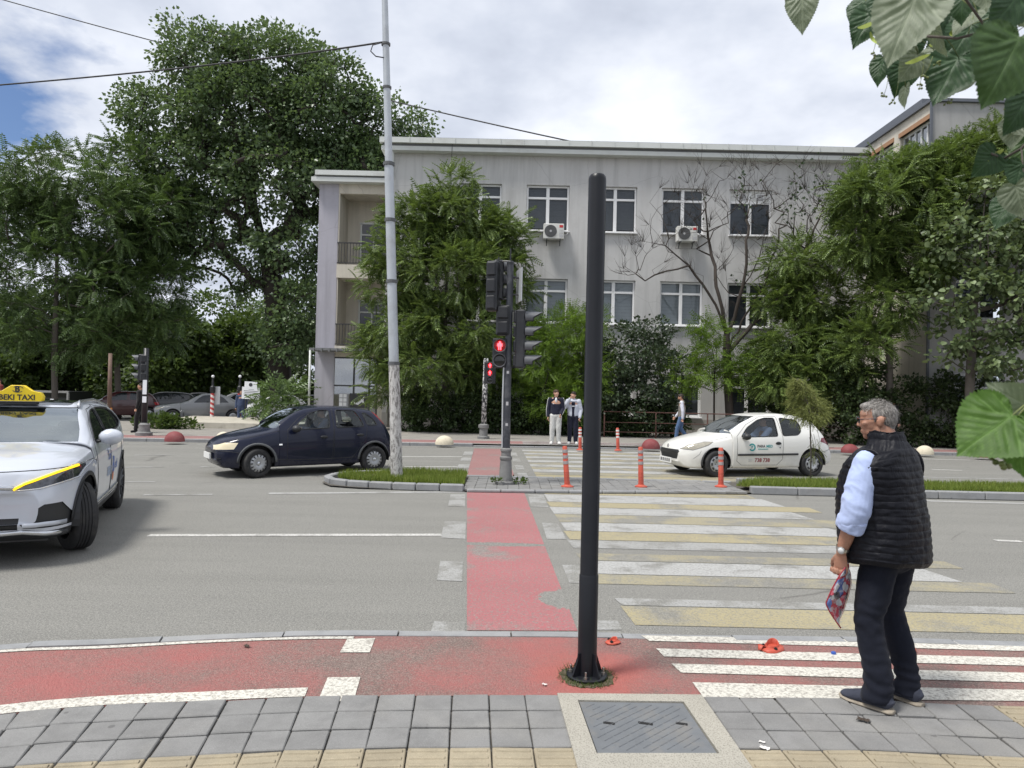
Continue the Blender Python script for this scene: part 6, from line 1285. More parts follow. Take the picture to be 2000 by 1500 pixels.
def build_cars():
    # ---------------- dark blue hatchback
    sp=SP_NAVY; loc,rz=place_by_wheels((490,934),(738,922),sp)
    scr={'front':[(-.64,.985),(.64,.985),(.60,1.10),(.52,1.375),(-.52,1.375),(-.60,1.10)],'rear':[(-.56,1.00),(.56,1.00),(.48,1.33),(-.48,1.33)]}
    d1=[(1.36,.30),(2.30,.30),(2.34,.99),(2.33,1.385),(1.98,1.375),(1.62,1.20),(1.36,.95)]; d2=[(2.34,.30),(2.72,.30),(3.06,.72),(3.10,1.01),(2.93,1.375),(2.35,1.39)]
    gl=[([(1.47,.955),(2.25,.985),(2.27,1.355),(2.06,1.35),(1.86,1.29),(1.62,1.11)],'side_window','d1'),([(2.40,.99),(3.03,1.012),(2.98,1.16),(2.86,1.345),(2.42,1.36)],'side_window','d2'),([(3.12,1.03),(3.36,1.04),(3.28,1.16),(3.10,1.30),(3.02,1.30)],'quarter_window','q')]
    li=[('side',[(.03,.56),(.34,.575),(.42,.70),(.20,.70),(.05,.64)],'headlight','headlamp_yellowed',1),('side',[(.03,.56),(.34,.575),(.42,.70),(.20,.70),(.05,.64)],'headlight','headlamp_yellowed',-1),('side',[(3.36,1.36),(3.24,1.37),(3.52,1.06),(3.66,1.00)],'tail_light','tail_red',1),('side',[(3.36,1.36),(3.24,1.37),(3.52,1.06),(3.66,1.00)],'tail_light','tail_red',-1)]
    root,c=hatch(sp,'hatchback_car','dark blue five door hatchback turning behind the utility pole','paint_navy',loc,rz,gl,[(d1,'front_door'),(d2,'rear_door')],'slots',R(14),scr,li,'trim_grey')
    for sd in (1,-1): mirror(c,root,1.50,.93,'trim_black',1.0,sd)
    for u,z in ((2.12,.80),(2.93,.83)): p=c.S(u,z,.006); MB().ball(p,(.085,.016,.030),12).build('door_handle','trim_black',root,True)
    c.strip('sill_crease',[(1.15,.36),(2.0,.335),(2.85,.36)],.012,.003,'trim_black',root); c.strip('flank_crease',[(1.3,.62),(2.2,.645),(3.0,.665)],.006,.002,'paint_navy',root)
    p=c.S(1.22,.66,.004); MB().box(p,(.06,.012,.03)).build('side_repeater','white_light',root); m=MB(); m.box((c.X(-.005),0,.42),(.03,.52,.11)); m.build('number_plate','plate_white',root)
    for z in (.30,.345,.39): c.strip('grille_slot',[(.02,z),(.13,z)],.02,.003,'trim_black',root)
    c.strip('bumper_seam',[(.02,.545),(.30,.53),(.46,.50)],.010,.002,'trim_black',root); c.strip('rear_bumper_seam',[(3.56,.60),(3.78,.62)],.010,.002,'trim_black',root)
    c.strip('bonnet_seam',[(.16,.72),(.45,.77),(.9,.86),(1.2,.93)],.008,.0015,'trim_black',root)
    root.scale=(.965,.965,.965); CARS['navy']=(root,c)
    # ---------------- white hatchback
    sp=SP_WHITE; loc,rz=place_by_wheels((1378,932),(1599,930),sp)
    scr={'front':[(-.64,.955),(.64,.955),(.60,1.05),(.50,1.345),(-.50,1.345),(-.60,1.05)],'rear':[(-.54,.97),(.54,.97),(.46,1.30),(-.46,1.30)]}
    d1=[(1.28,.36),(1.40,.27),(2.30,.27),(2.44,.40),(2.46,.88),(2.42,1.35),(2.0,1.34),(1.60,1.16),(1.30,.90)]
    gl=[([(1.40,.885),(2.34,.91),(2.36,1.315),(2.10,1.31),(1.90,1.255),(1.60,1.09)],'side_window','d1'),([(2.47,.92),(2.86,.94),(2.97,1.02),(2.98,1.17),(2.90,1.28),(2.49,1.32)],'quarter_window','q')]
    hl=[(.10,.60),(.30,.585),(.62,.70),(.74,.775),(.55,.765),(.24,.69)]; tl=[(3.45,.80),(3.76,.70),(3.80,.80),(3.66,.89),(3.50,.88)]
    li=[('side',hl,'headlight','headlamp_clear',1),('side',hl,'headlight','headlamp_clear',-1),('side',tl,'tail_light','tail_dark',1),('side',tl,'tail_light','tail_dark',-1),('front',[(-.36,.37),(.36,.37),(.44,.54),(.40,.58),(-.40,.58),(-.44,.54)],'grille','trim_black',1)]
    root,c=hatch(sp,'hatchback_car','white three door hatchback with lettering on its door behind the cedar','paint_carwhite',loc,rz,gl,[(d1,'door')],'steel',R(5),scr,li)
    for sd in (1,-1): mirror(c,root,1.46,.855,'trim_black',1.0,sd)
    p=c.S(2.33,.755,.006); MB().ball(p,(.075,.016,.036),12).build('door_handle','trim_black',root,True); p=c.S(2.37,.66,.003); MB().ball(p,(.014,.006,.014),8).build('door_lock','trim_black',root,True)
    c.strip('rub_strip',[(1.30,.50),(2.10,.505),(2.84,.515)],.05,.012,'trim_black',root); c.strip('bumper_seam',[(.30,.40),(.42,.50),(.46,.58)],.006,.0015,'trim_grey',root); c.strip('rear_bumper_seam',[(3.40,.56),(3.60,.58),(3.86,.66)],.010,.002,'trim_grey',root); c.strip('bonnet_seam',[(.30,.735),(.7,.80),(1.1,.88)],.007,.0015,'trim_grey',root)
    m=MB(); m.box((c.X(-.03),0,.33),(.02,.54,.12)); pl=m.build('number_plate','plate_white',root)
    for k in range(5): MB().box((c.X(-.042),-.19+.095*k,.33),(.004,.05,.07)).build('plate_mark','decal_black',pl)
    for sd in (1,-1): c.strip('headlight_rim',hl,.010,.003,'trim_grey',root,True,sd)
    # emblem on the nose: a small upright silver beast shape
    p=c.Fp(0,.63,.006); m=MB(); m.prism([(-.015,-.05),(.012,-.052),(.02,-.02),(.035,-.03),(.04,-.01),(.02,.012),(.034,.03),(.028,.05),(.004,.055),(-.02,.04),(-.03,.01)],0,.012,f=lambda a,b,d:(p.x+d,p.y+a,p.z+b)); m.build('nose_emblem','chrome',root)
    # ring-shaped emblem and lettering on the door
    rg=MB(); n=28; vs=[];
    for j in range(n): a=2*math.pi*(j/n)*.86+R(215); vs+= [(.085*math.cos(a),.085*math.sin(a),0),(.052*math.cos(a),.052*math.sin(a),0)]
    rg.add(vs,[(2*j,2*j+1,2*j+3,2*j+2) for j in range(n-1)]); decal(c,root,rg.mesh('door_emblem'),1.655,.665,'decal_teal','door_emblem'); me=text_mesh('P',.085,0,.003); decal(c,root,me,1.655,.665,'decal_teal','emblem_letter')
    decal(c,root,text_mesh('PARA',.082,0,.0022),1.885,.688,'decal_black','lettering'); decal(c,root,text_mesh('MED',.082,0,.0022),2.095,.688,'decal_teal','lettering'); c.strip('small_print',[(1.80,.627),(2.06,.627)],.018,.002,'decal_teal',root)
    decal(c,root,text_mesh('738 738',.118,0,.003),1.92,.375,'decal_red','lettering'); [c.strip('small_print',[(1.57,z),(1.66,z)],.014,.002,'tag_grey',root) for z in (.36,.39)]
    CARS['white']=(root,c)
    # ---------------- silver blue taxi
    sp=SP_TAXI; loc,rz=place_by_wheels((150,1074),(224,990),sp)
    scr={'front':[(-.74,1.10),(.74,1.10),(.71,1.22),(.61,1.455),(-.61,1.455),(-.71,1.22)],'rear':[(-.6,1.12),(.6,1.12),(.52,1.32),(-.52,1.32)]}
    d1=[(1.42,.36),(2.42,.36),(2.46,1.08),(2.44,1.465),(2.1,1.43),(1.76,1.27),(1.44,1.03)]; d2=[(2.46,.36),(3.06,.36),(3.42,.80),(3.5,1.12),(3.36,1.42),(2.47,1.48)]
    gl=[([(1.56,1.075),(2.40,1.10),(2.41,1.435),(2.16,1.41),(1.92,1.32)],'side_window','d1'),([(2.47,1.10),(3.42,1.16),(3.66,1.23),(3.50,1.36),(3.2,1.42),(2.49,1.445)],'side_window','d2')]
    root,c=None,None
    root=thing('taxi_car','silver blue taxi with a yellow roof sign turning at the left edge','taxi',loc,rz); c=base_car(root,sp,'paint_silver',.405,'alloy',0,scr); tb={0:('body','paint_silver',None,0),10:('windscreen','screen_glass',None,-.006),11:('rear_window','car_glass',None,-.006)}
    pid=20
    for sd in (1,-1):
        for poly,nm in ((d1,'front_door'),(d2,'rear_door')): c.cut(poly,pid,'side',sd,parts={0}); tb[pid]=(nm,'paint_silver',None,0); pid+=1
        for poly,nm,_ in gl: c.cut(round_poly(poly,.06),pid,'side',sd,parts={0,*range(20,60)}); tb[pid]=(nm,'car_glass_dark',None,-.006); pid+=1
    for sd in (1,-1):
        q=[(sd*.43,.735),(sd*.62,.745),(sd*.86,.80),(sd*.90,.915),(sd*.80,.905),(sd*.55,.80)]; c.cut(q,pid,'front',parts={0},ok=lambda f:f.normal.x>.05); tb[pid]=('headlight','headlamp_dark',None,-.004); pid+=1
        q=[(sd*.50,.37),(sd*.84,.35),(sd*.86,.43),(sd*.78,.585),(sd*.66,.585),(sd*.46,.45)]; c.cut(q,pid,'front',parts={0}); tb[pid]=('side_intake','trim_black',None,-.012); pid+=1
    c.cut([(-.46,.36),(.46,.36),(.47,.47),(-.47,.47)],pid,'front',parts={0}); tb[pid]=('lower_grille','trim_black',None,-.010); pid+=1
    c.cut([(-.93,.20),(.93,.20),(.93,.325),(-.93,.325)],pid,'front',parts={0}); tb[pid]=('front_lip','trim_black',None,.0); pid+=1
    for sd in (1,-1): c.cut([(1.28,.20),(3.20,.20),(3.18,.34),(1.30,.34)],pid,'side',sd); tb[pid]=('sill_cladding','trim_black',None,.002); pid+=1
    c.cut(round_poly([(2.12,-.52),(3.3,-.50),(3.3,.50),(2.12,.52)],.08),pid,'top',parts={0}); tb[pid]=('sunroof','car_glass_dark',None,.002); pid+=1
    # lit amber strip, silver bars and trims
    for sd in (1,-1):
        c.strip('indicator_strip',[(sd*.425,.740),(sd*.50,.785),(sd*.58,.815),(sd*.72,.868),(sd*.845,.905)],.026,.010,'amber_light',root,view='front'); c.strip('headlight_rim',[(sd*.43,.728),(sd*.62,.735),(sd*.865,.792),(sd*.905,.92),(sd*.80,.918)],.012,.006,'chrome',root,view='front')
        c.strip('skid_trim',[(sd*.28,.33),(sd*.50,.345),(sd*.66,.31),(sd*.80,.285)],.05,.012,'chrome',root,view='front')
        c.strip('intake_blade',[(sd*.50,.405),(sd*.66,.40),(sd*.80,.385)],.05,.008,'paint_silver',root,view='front')
        for poly,nm,_ in gl: c.strip('window_trim',round_poly(poly,.06),.024,.004,'trim_black',root,True,sd)
        for poly in (d1,d2): c.strip('door_seam',poly,.008,.0015,'trim_black',root,True,sd)
        c.strip('sill_chrome',[(1.42,.40),(2.2,.395),(3.05,.42)],.035,.010,'chrome',root,False,sd)
        mirror(c,root,1.66,1.065,'paint_silver',1.25,sd)
        MB().tube([c.S(2.0,1.43,.0,sd)+Vector((0,-.03*sd,.035)),c.S(2.2,1.46,0,sd)+Vector((0,-.06*sd,.06)),c.S(2.9,1.46,0,sd)+Vector((0,-.06*sd,.075)),c.S(3.6,1.39,0,sd)+Vector((0,-.06*sd,.06)),c.S(3.8,1.35,0,sd)+Vector((0,-.03*sd,.02))],[(.016,.02)]*5,8).build('roof_rail','chrome',root,True)
        for u,z in ((2.30,.93),(3.26,.99)): MB().ball(c.S(u,z,.01,sd),(.10,.018,.022),12).build('door_handle','paint_silver',root,True)
    c.strip('nose_bar',[(-.43,.755),(-.2,.77),(0,.773),(.2,.77),(.43,.755)],.045,.012,'chrome',root,view='front'); c.strip('bonnet_seam',[(-.8,.905),(-.4,.90),(0,.90),(.4,.90),(.8,.905)],.010,.002,'trim_black',root,view='front')
    decal(c,root,text_mesh('B',.30,0,.006,shear=.15),2.62,.70,'decal_blue','lettering',.004); decal(c,root,text_mesh('eki',.17,0,.003,shear=.25),2.86,.70,'decal_blue','lettering',.004); decal(c,root,text_mesh('BEKI',.15,0,.004,shear=.2),2.28,.66,'decal_pale','lettering',.004); decal(c,root,text_mesh('Taxi',.15,0,.002,shear=.3),2.30,.85,'decal_blue','lettering',.004)
    m=MB(); m.lathe([(.03,0),(.06,0),(.06,.002),(.03,.002)],n=14); me=m.mesh('x'); decal(c,root,me,2.60,.57,'decal_orange','lettering_dot',.005)
    c.objs=c.finish(root,tb); arches(c,root,.405,'trim_black'); underbody(c,root); cabin(c,root)
    for u,st in ((sp['of'],R(26)),(sp['of']+sp['wb'],0)):
        for sd in (1,-1): wheel(root,(c.X(u),sd*(sp['W']-.125),sp['r']),sp['r'],.225,'alloy',st)
    m=MB(); p=Vector((c.X(3.75),0,1.445)); m.prism([(-.10,0),(.10,0),(-.08,.07)],-.02,.02,f=lambda a,b,d:(p.x+a,p.y+d,p.z+b)); m.build('antenna_fin','sign_white',root)
    # roof sign, a thing of its own on the roof
    u=2.05; rot=Matrix.Rotation(rz,4,'Z'); pos=rot@Vector((c.X(u),0,1.475))+loc; s=thing('taxi_roof_sign','yellow roof sign with dark taxi lettering on the silver taxi','taxi sign',pos,rz); s.scale=(.66,.64,.70)
    out=[(-.40,.03),(-.36,.0),(.36,.0),(.40,.03),(.41,.10),(.37,.165),(.24,.19),(.16,.245),(.10,.285),(-.10,.285),(-.16,.245),(-.24,.19),(-.37,.165),(-.41,.10)]; n=len(out); m=MB(); lay=[(-.085,.94),(-.07,.985),(0,1),(.07,.985),(.085,.94)]; vs=[]
    for d,k in lay: vs+= [(-d,a*k,.045+.14*(1-k)+b*k) for a,b in out]
    fs=[(i*n+j,i*n+(j+1)%n,(i+1)*n+(j+1)%n,(i+1)*n+j) for i in range(4) for j in range(n)]+[tuple(range(n)),tuple(4*n+j for j in range(n))]; m.add(vs,fs); m.build('shell','taxi_yellow',s,True,35)
    MB().box((0,0,.03),(.16,.62,.05),bev=.01).build('magnet_foot','trim_black',s); MB().box((0,0,.055),(.19,.84,.02),bev=.006).build('sign_rim','trim_black',s)
    for sgn in (1,-1):
        me=text_mesh('BEKI TAXI',.125,.002,.0035)
        for v in me.vertices: x,y,z=v.co; v.co=(sgn*(.0875+z),sgn*x,.125+y)
        link('lettering',me,s,'decal_black'); me=text_mesh('B',.135,.002,.006)
        for v in me.vertices: x,y,z=v.co; v.co=(sgn*(.0875+z),sgn*x,.262+y)
        link('lettering',me,s,'decal_black'); lg=MB()
        for k in (0,1):
            pts=[(sgn*.088,sgn*(.085*math.cos(a)+.01),.262+.05*math.sin(a)) for a in [R(20+180*k)+R(120)*i/8 for i in range(9)]]; lg.tube(pts,.006,5)
        lg.build('emblem_arc','decal_black',s,True)
    CARS['taxi']=(root,c)
    # ---------------- parked cars in the distance: plainer copies of the same shapes, each its own paint
    g='cars parked on the terrace edge'
    def parked(spec,mat,px,Y,rzd,lab,gls,scr,name='parked_car',z=-.02,stretch=1):
        p=P(px,800,Y); r=thing(name,lab,'car',(p.x,Y,z),R(rzd),g); c=base_car(r,spec,mat,.35,'slots',0,scr); tb={0:('body',mat,None,0),10:('windscreen','car_glass_dark',None,.002),11:('rear_window','car_glass_dark',None,.002)}; pid=20
        for sd in (1,-1):
            for q,nm,_ in gls: c.cut(round_poly(q,.05),pid,'side',sd); tb[pid]=(nm,'car_glass_dark',None,.001); pid+=1
            hq=[(sd*.36,.60),(sd*.62,.60),(sd*.70,.72),(sd*.5,.70)]; c.cut(hq,pid,'front',parts={0}); tb[pid]=('headlight','headlamp_clear',None,.002); pid+=1
            tq=[(sd*.42,.74),(sd*.74,.74),(sd*.74,.88),(sd*.50,.88)]; c.cut(tq,pid,'rear',parts={0}); tb[pid]=('tail_light','tail_red',None,.002); pid+=1
        c.cut([(-.34,.40),(.34,.40),(.38,.54),(-.38,.54)],pid,'front',parts={0}); tb[pid]=('grille','trim_black',None,-.004)
        c.finish(r,tb); arches(c,r,.35); underbody(c,r); r.scale=(stretch,1,1)
        for u in (spec['of'],spec['of']+spec['wb']):
            for sd in (1,-1): wheel(r,(c.X(u),sd*(spec['W']-.1),spec['r']),spec['r'],.19,'plain')
    gA=[([(1.47,.955),(2.25,.985),(2.27,1.355),(2.06,1.35),(1.86,1.29),(1.62,1.11)],'side_window',''),([(2.40,.99),(3.03,1.012),(2.98,1.16),(2.86,1.345),(2.42,1.36)],'side_window','')]
    SAL=dict(SP_NAVY); SAL.update(L=4.5,wb=2.7,of=.85,top=[(0,.55),(.02,.64),(.08,.72),(.3,.80),(.8,.88),(1.3,.95),(1.5,1.05),(1.9,1.28),(2.15,1.39),(2.6,1.42),(3.0,1.39),(3.4,1.26),(3.8,1.06),(4.0,.99),(4.3,.96),(4.42,.88),(4.48,.7),(4.5,.55)],belt=[(0,.5),(.1,.6),(.6,.74),(1.3,.86),(2.4,.92),(3.4,.94),(4.0,.90),(4.3,.86),(4.5,.5)],bot=[(0,.4),(.03,.3),(.1,.2),(.4,.19),(4,.22),(4.4,.30),(4.5,.42)],plan=[(0,.6),(.04,.7),(.12,.8),(.3,.9),(.6,.965),(1.0,.99),(3.4,.99),(4.1,.92),(4.4,.84),(4.5,.74)],cab=(1.4,3.6),beltz=.93)
    gS=[([(1.75,.95),(2.5,.965),(2.5,1.34),(2.2,1.31),(1.95,1.15)],'side_window',''),([(2.6,.965),(3.35,.97),(3.1,1.22),(2.9,1.31),(2.6,1.34)],'side_window','')]
    scA={'front':[(-.62,.99),(.62,.99),(.52,1.36),(-.52,1.36)],'rear':[(-.56,1.0),(.56,1.0),(.48,1.32),(-.48,1.32)]}; scS={'front':[(-.62,1.0),(.62,1.0),(.50,1.35),(-.50,1.35)],'rear':[(-.52,1.02),(.52,1.02),(.46,1.33),(-.46,1.33)]}
    parked(SAL,'paint_grey',395,35.2,-152,'grey saloon parked behind the first striped lamp post',gS,scS); parked(SP_NAVY,'paint_black',318,37.5,-150,'black hatchback parked left of the grey saloon',gA,scA); parked(SP_WHITE,'paint_pale',533,36.5,-160,'pale car parked behind the notice board',gA,scA)
    parked(SP_NAVY,'paint_maroon',236,36,-150,'dark red car parked beyond the left signal post',gA,scA); parked(SAL,'paint_black',375,41,-150,'black saloon parked beyond the grey one',gS,scS); parked(SP_NAVY,'paint_grey',462,43,-155,'small grey car in the second parked row',gA,scA); parked(SP_NAVY,'paint_black',600,38.5,-160,'dark car parked close to the annex',gA,scA)
CARS={}
build_cars()
# ================================================================ people
def head_shapes(mb,c,s,turn,nod=0.0,jaw=1.0,beard=False):
    """head about its centre c; s = head height; faces local +Y turned by `turn` about z"""
    rot=Matrix.Rotation(turn,3,'Z')@Matrix.Rotation(nod,3,'X'); q=lambda x,y,z:Vector(c)+rot@Vector((x*s,y*s,z*s)); B=lambda p,r,n=14:mb.ball(q(*p),tuple(k*s for k in r),n,rot=rot)
    B((0,-.06,.14),(.335,.405,.36),18); B((0,.04,-.02),(.295,.36,.36),16); B((0,.13,-.24),(.225*jaw,.235,.20),14); B((0,.24,-.36),(.11*jaw,.10,.10),10)     # skull, face, jaw, chin
    B((0,.29,.17),(.23,.095,.13),12); B((0,.335,.06),(.20,.055,.035),10)                                                              # forehead, brow
    mb.capsule(q(0,.355,.05),.035*s,q(0,.43,-.09),.045*s,10); B((.045,.38,-.11),(.04,.05,.035),8); B((-.045,.38,-.11),(.04,.05,.035),8)  # nose
    for sx in(-1,1): B((sx*.16,.29,-.06),(.09,.08,.075),10); B((sx*.12,.325,.045-.02),(.055,.03,.03),8); B((sx*.335,-.035,-.02),(.040,.085,.125),10); B((sx*.365,-.075,.03),(.030,.065,.085),8)
    B((0,.345,-.235),(.095,.045,.028),10); B((0,.335,-.275),(.085,.045,.030),10)                                                    # lips
    return q,rot
def hand_shapes(mb,wrist,d,side_v,s,curl=1.2,thumb=1):
    """palm and five fingers: d = direction of the hand, side_v = across the knuckles, curl in radians per joint"""
    d=Vector(d).normalized(); sv=Vector(side_v); sv=(sv-d*sv.dot(d)).normalized(); n=d.cross(sv); w=Vector(wrist)
    mb.capsule(w+d*.02*s,(.030*s,.018*s),w+d*.075*s,(.038*s,.016*s),10,side=sv)
    for i,(o,L) in enumerate(((-.030,.070),(-.010,.080),(.010,.076),(.029,.060))):
        p=w+d*.085*s+sv*o*s; a=d.copy(); seg=L*s*.40
        for k in range(3):
            a=Matrix.Rotation(curl*(.75 if k==0 else 1),3,sv)@a; p2=p+a*seg; mb.capsule(p,.0092*s*(1-.06*k),p2,.0088*s*(1-.08*k),8); p=p2; seg*=.78
    p=w+d*.03*s-sv*.028*s*thumb; a=(d*.75-sv*.55*thumb+n*.25).normalized()
    for k in range(3):
        p2=p+a*.030*s; mb.capsule(p,.0112*s,p2,.0098*s,8); p=p2; a=(a+d*.25+sv*.18*thumb+n*.25*(1 if curl>0 else -1)).normalized()
def strands(name,mat,parent,q,rot,s,regions,n,seed,length=.18,width=.012):
    """short hair as many thin ribbons lying on the skull"""
    rs=np.random.RandomState(seed); V=[];F=[]
    while len(F)<n*2:
        a=rs.uniform(-math.pi,math.pi); e=rs.uniform(-.65,1.5); x,y,z=math.cos(e)*math.sin(a)*.36,-.06+math.cos(e)*math.cos(a)*.43,.14+math.sin(e)*.39
        if not regions(x,y,z): continue
        nrm=Vector((x/.13,(y+.06)/.185,(z-.14)/.152)).normalized(); down=Vector((0,-.35,-1)) if z<.34 else Vector((.4*(1 if x>0 else -1),.55,-.1)); t=(down-nrm*down.dot(nrm)).normalized(); t=(t+Vector(rs.normal(0,.22,3))).normalized(); sd=t.cross(nrm).normalized(); L=length*rs.uniform(.6,1.2); w=width*rs.uniform(.6,1.3); p=Vector((x,y,z))
        pts=[p-nrm*.02,p+t*L*.5+nrm*.008,p+t*L-nrm*.004]; b=len(V)
        for k,pp in enumerate(pts):
            ww=w*(1,.9,.25)[k]; V.append(tuple(q(*(pp-sd*ww)))); V.append(tuple(q(*(pp+sd*ww))))
        F+= [(b,b+1,b+3,b+2),(b+2,b+3,b+5,b+4)]
    o=link(name,np_mesh(name,V,F,True),parent,mat); return o
def wrinkle(amp,sc,zs=1.0,seed=0,dirv=None):
    o=Vector((seed*3.1,seed*1.7,seed*.9))
    def fn(p,n):
        q=Vector((p.x*sc,p.y*sc,p.z*sc*zs))+o; return p+n*(amp*(noise.noise(q)+.5*noise.noise(q*2.3)))
    return fn
def person(label,loc,rz,H,J,cl,seed=0,detail=.0135,turn=0,nod=0,hair=None,extra=None,name='person',hairlen=.16,beardm=None,hands=(1.0,1.0)):
    """a clothed figure. J = joints in units of body height: neck, hip, l/r shoulder, elbow, wrist, knee, ankle, toe; cl = clothes (name, material, kind, args)"""
    t=thing(name,label,'person',loc,rz); S=lambda p:Vector(p)*H; j={k:S(v) for k,v in J.items()}; hs=.134*H; hc=j['head']; body=MB(); q,rot=head_shapes(body,hc,hs,turn,nod)
    body.capsule(j['neck'],.034*H,hc+Vector((0,-.012*H,-.03*H)),.032*H,12); body.capsule(j['hip']+Vector((0,0,.02*H)),(.088*H,.058*H),j['neck']+Vector((0,0,-.08*H)),(.098*H,.058*H),16,side=(1,0,0)); [body.capsule(j['neck']+Vector((0,0,-.035*H)),.04*H,j[a+'s'],.032*H,12) for a in 'lr']
    for a in 'lr':
        body.capsule(j[a+'s'],.030*H,j[a+'e'],.024*H,10); body.capsule(j[a+'e'],.024*H,j[a+'w'],.0165*H,10); hp=Vector((j[a+'k'].x*.8,j['hip'].y,j['hip'].z-.01*H)); hp.x=(-.05 if a=='l' else .05)*H; body.capsule(hp,.048*H,j[a+'k'],.034*H,12); body.capsule(j[a+'k'],.033*H,j[a+'a'],.022*H,12)
        d=(j[a+'w']-j[a+'e']).normalized(); sg=-1 if a=='l' else 1; hand_shapes(body,j[a+'w'],d,Vector((0,1,0)) if abs(d.y)<.8 else Vector((1,0,0)),H/1.75*1.05,(.9 if a=='l' else .45)*hands[0 if a=='l' else 1],thumb=-1)
        j[a+'hp']=hp
    me=remesh(body,detail,2,name='body'); link('body',me,t,cl['skin'])
    # trousers
    if 'trousers' in cl:
        mat,fat=cl['trousers']; m=MB(); m.capsule(j['hip']+Vector((0,0,-.01*H)),(.098*H,.068*H),j['hip']+Vector((0,0,.035*H)),(.094*H,.066*H),16,side=(1,0,0))
        for a in 'lr': m.capsule(j[a+'hp'],.056*H*fat,j[a+'k'],.044*H*fat,14); an=j[a+'a']+Vector((0,0,.012*H)); m.capsule(j[a+'k'],.043*H*fat,an,.036*H*fat,14)
        link('trousers',remesh(m,detail,2,wrinkle(.006*H/1.75*fat,16,.55,seed)),t,mat)
    if 'top' in cl:
        mat,fat,sl=cl['top']; m=MB(); m.capsule(j['hip']+Vector((0,0,.035*H)),(.098*H*fat,.070*H*fat),j['neck']+Vector((0,-.005*H,-.125*H)),(.108*H*fat,.066*H*fat),16,side=(1,0,0)); [m.capsule(j['neck']+Vector((0,-.004*H,-.042*H)),.050*H*fat,j[a+'s']+Vector((0,0,-.012*H)),.040*H*fat,12) for a in 'lr']; m.capsule(j['neck']+Vector((0,0,-.05*H)),.05*H,j['neck']+Vector((0,0,-.012*H)),.043*H,12)
        if sl:
            for a in 'lr': m.capsule(j[a+'s'],.042*H*fat,j[a+'e'],.035*H*fat,12); m.capsule(j[a+'e'],.034*H*fat,j[a+'w']-(j[a+'w']-j[a+'e']).normalized()*.012*H,.028*H*fat,12)
        link(cl.get('topname','jacket'),remesh(m,detail,2,wrinkle(.005*H/1.75,17,.8,seed+5)),t,mat)
    if 'sleeves' in cl:
        for a in 'lr': m=MB(); m.capsule(j[a+'s'],.041*H,j[a+'e'],.034*H,12); m.capsule(j[a+'e'],.033*H,j[a+'w']-(j[a+'w']-j[a+'e']).normalized()*.012*H,.026*H,12); link('sleeve',remesh(m,detail,2,wrinkle(.005,17,.8,seed+9)),t,cl['sleeves'])
    if 'shoes' in cl:
        for a in 'lr':
            d=(j[a+'t']-j[a+'a']); d.z=0; d.normalize(); m=MB(); p=j[a+'a'].copy(); p.z=.026*H; m.capsule(p-d*.02*H,(.024*H,.026*H),p+d*.075*H,(.027*H,.019*H),12,side=Vector((-d.y,d.x,0))); p2=p.copy(); p2.z=.011*H; m.capsule(p2-d*.022*H,(.026*H,.0105*H),p2+d*.085*H,(.029*H,.0105*H),12,side=Vector((-d.y,d.x,0))); m.capsule(p,.023*H,p+Vector((0,0,.03*H)),.022*H,10); link('shoe',remesh(m,detail*.8,2),t,cl['shoes'])
    if hair:
        m=MB(); B=lambda p,r:m.ball(q(*p),tuple(k*hs for k in r),16,rot=rot)
        if hair[1]=='short': B((0,-.08,.20),(.355,.40,.335)); B((0,-.16,.06),(.335,.30,.30))
        else: B((0,-.06,.22),(.365,.44,.345)); B((0,.12,.40),(.28,.26,.14)); B((0,-.18,.05),(.34,.30,.30)); B((.0,.24,.36),(.24,.16,.12))
        link('hair',remesh(m,detail*.8,1,wrinkle(.008,38,.6,seed+2)),t,hair[0])
        strands('hair_strands',hair[0],t,q,rot,hs,lambda x,y,z:(z>.30 or (y<.0 and z>-.08)) and not(y>.24 and z<.32),220,seed+3,hairlen)
    if beardm: m=MB(); m.ball(q(0,.17,-.28),(.235*hs,.22*hs,.17*hs),14,rot=rot); m.ball(q(0,.30,-.30),(.12*hs,.12*hs,.13*hs),12,rot=rot); link('beard',remesh(m,detail*.7,1,wrinkle(.004,60,1,seed)),t,beardm)
    if extra: extra(t,j,q,rot,hs,H)
    return t
STAND=dict(head=(0,.008,.925),neck=(0,-.005,.85),hip=(0,0,.52),ls=(-.105,0,.815),rs=(.105,0,.815),le=(-.135,-.01,.635),re=(.135,-.01,.635),lw=(-.135,.03,.49),rw=(.135,.03,.49),lk=(-.055,.01,.285),rk=(.055,.01,.285),la=(-.06,-.01,.05),ra=(.06,-.01,.05),lt=(-.075,.1,.01),rt=(.075,.1,.01))
def with_(**k): d=dict(STAND); d.update(k); return d
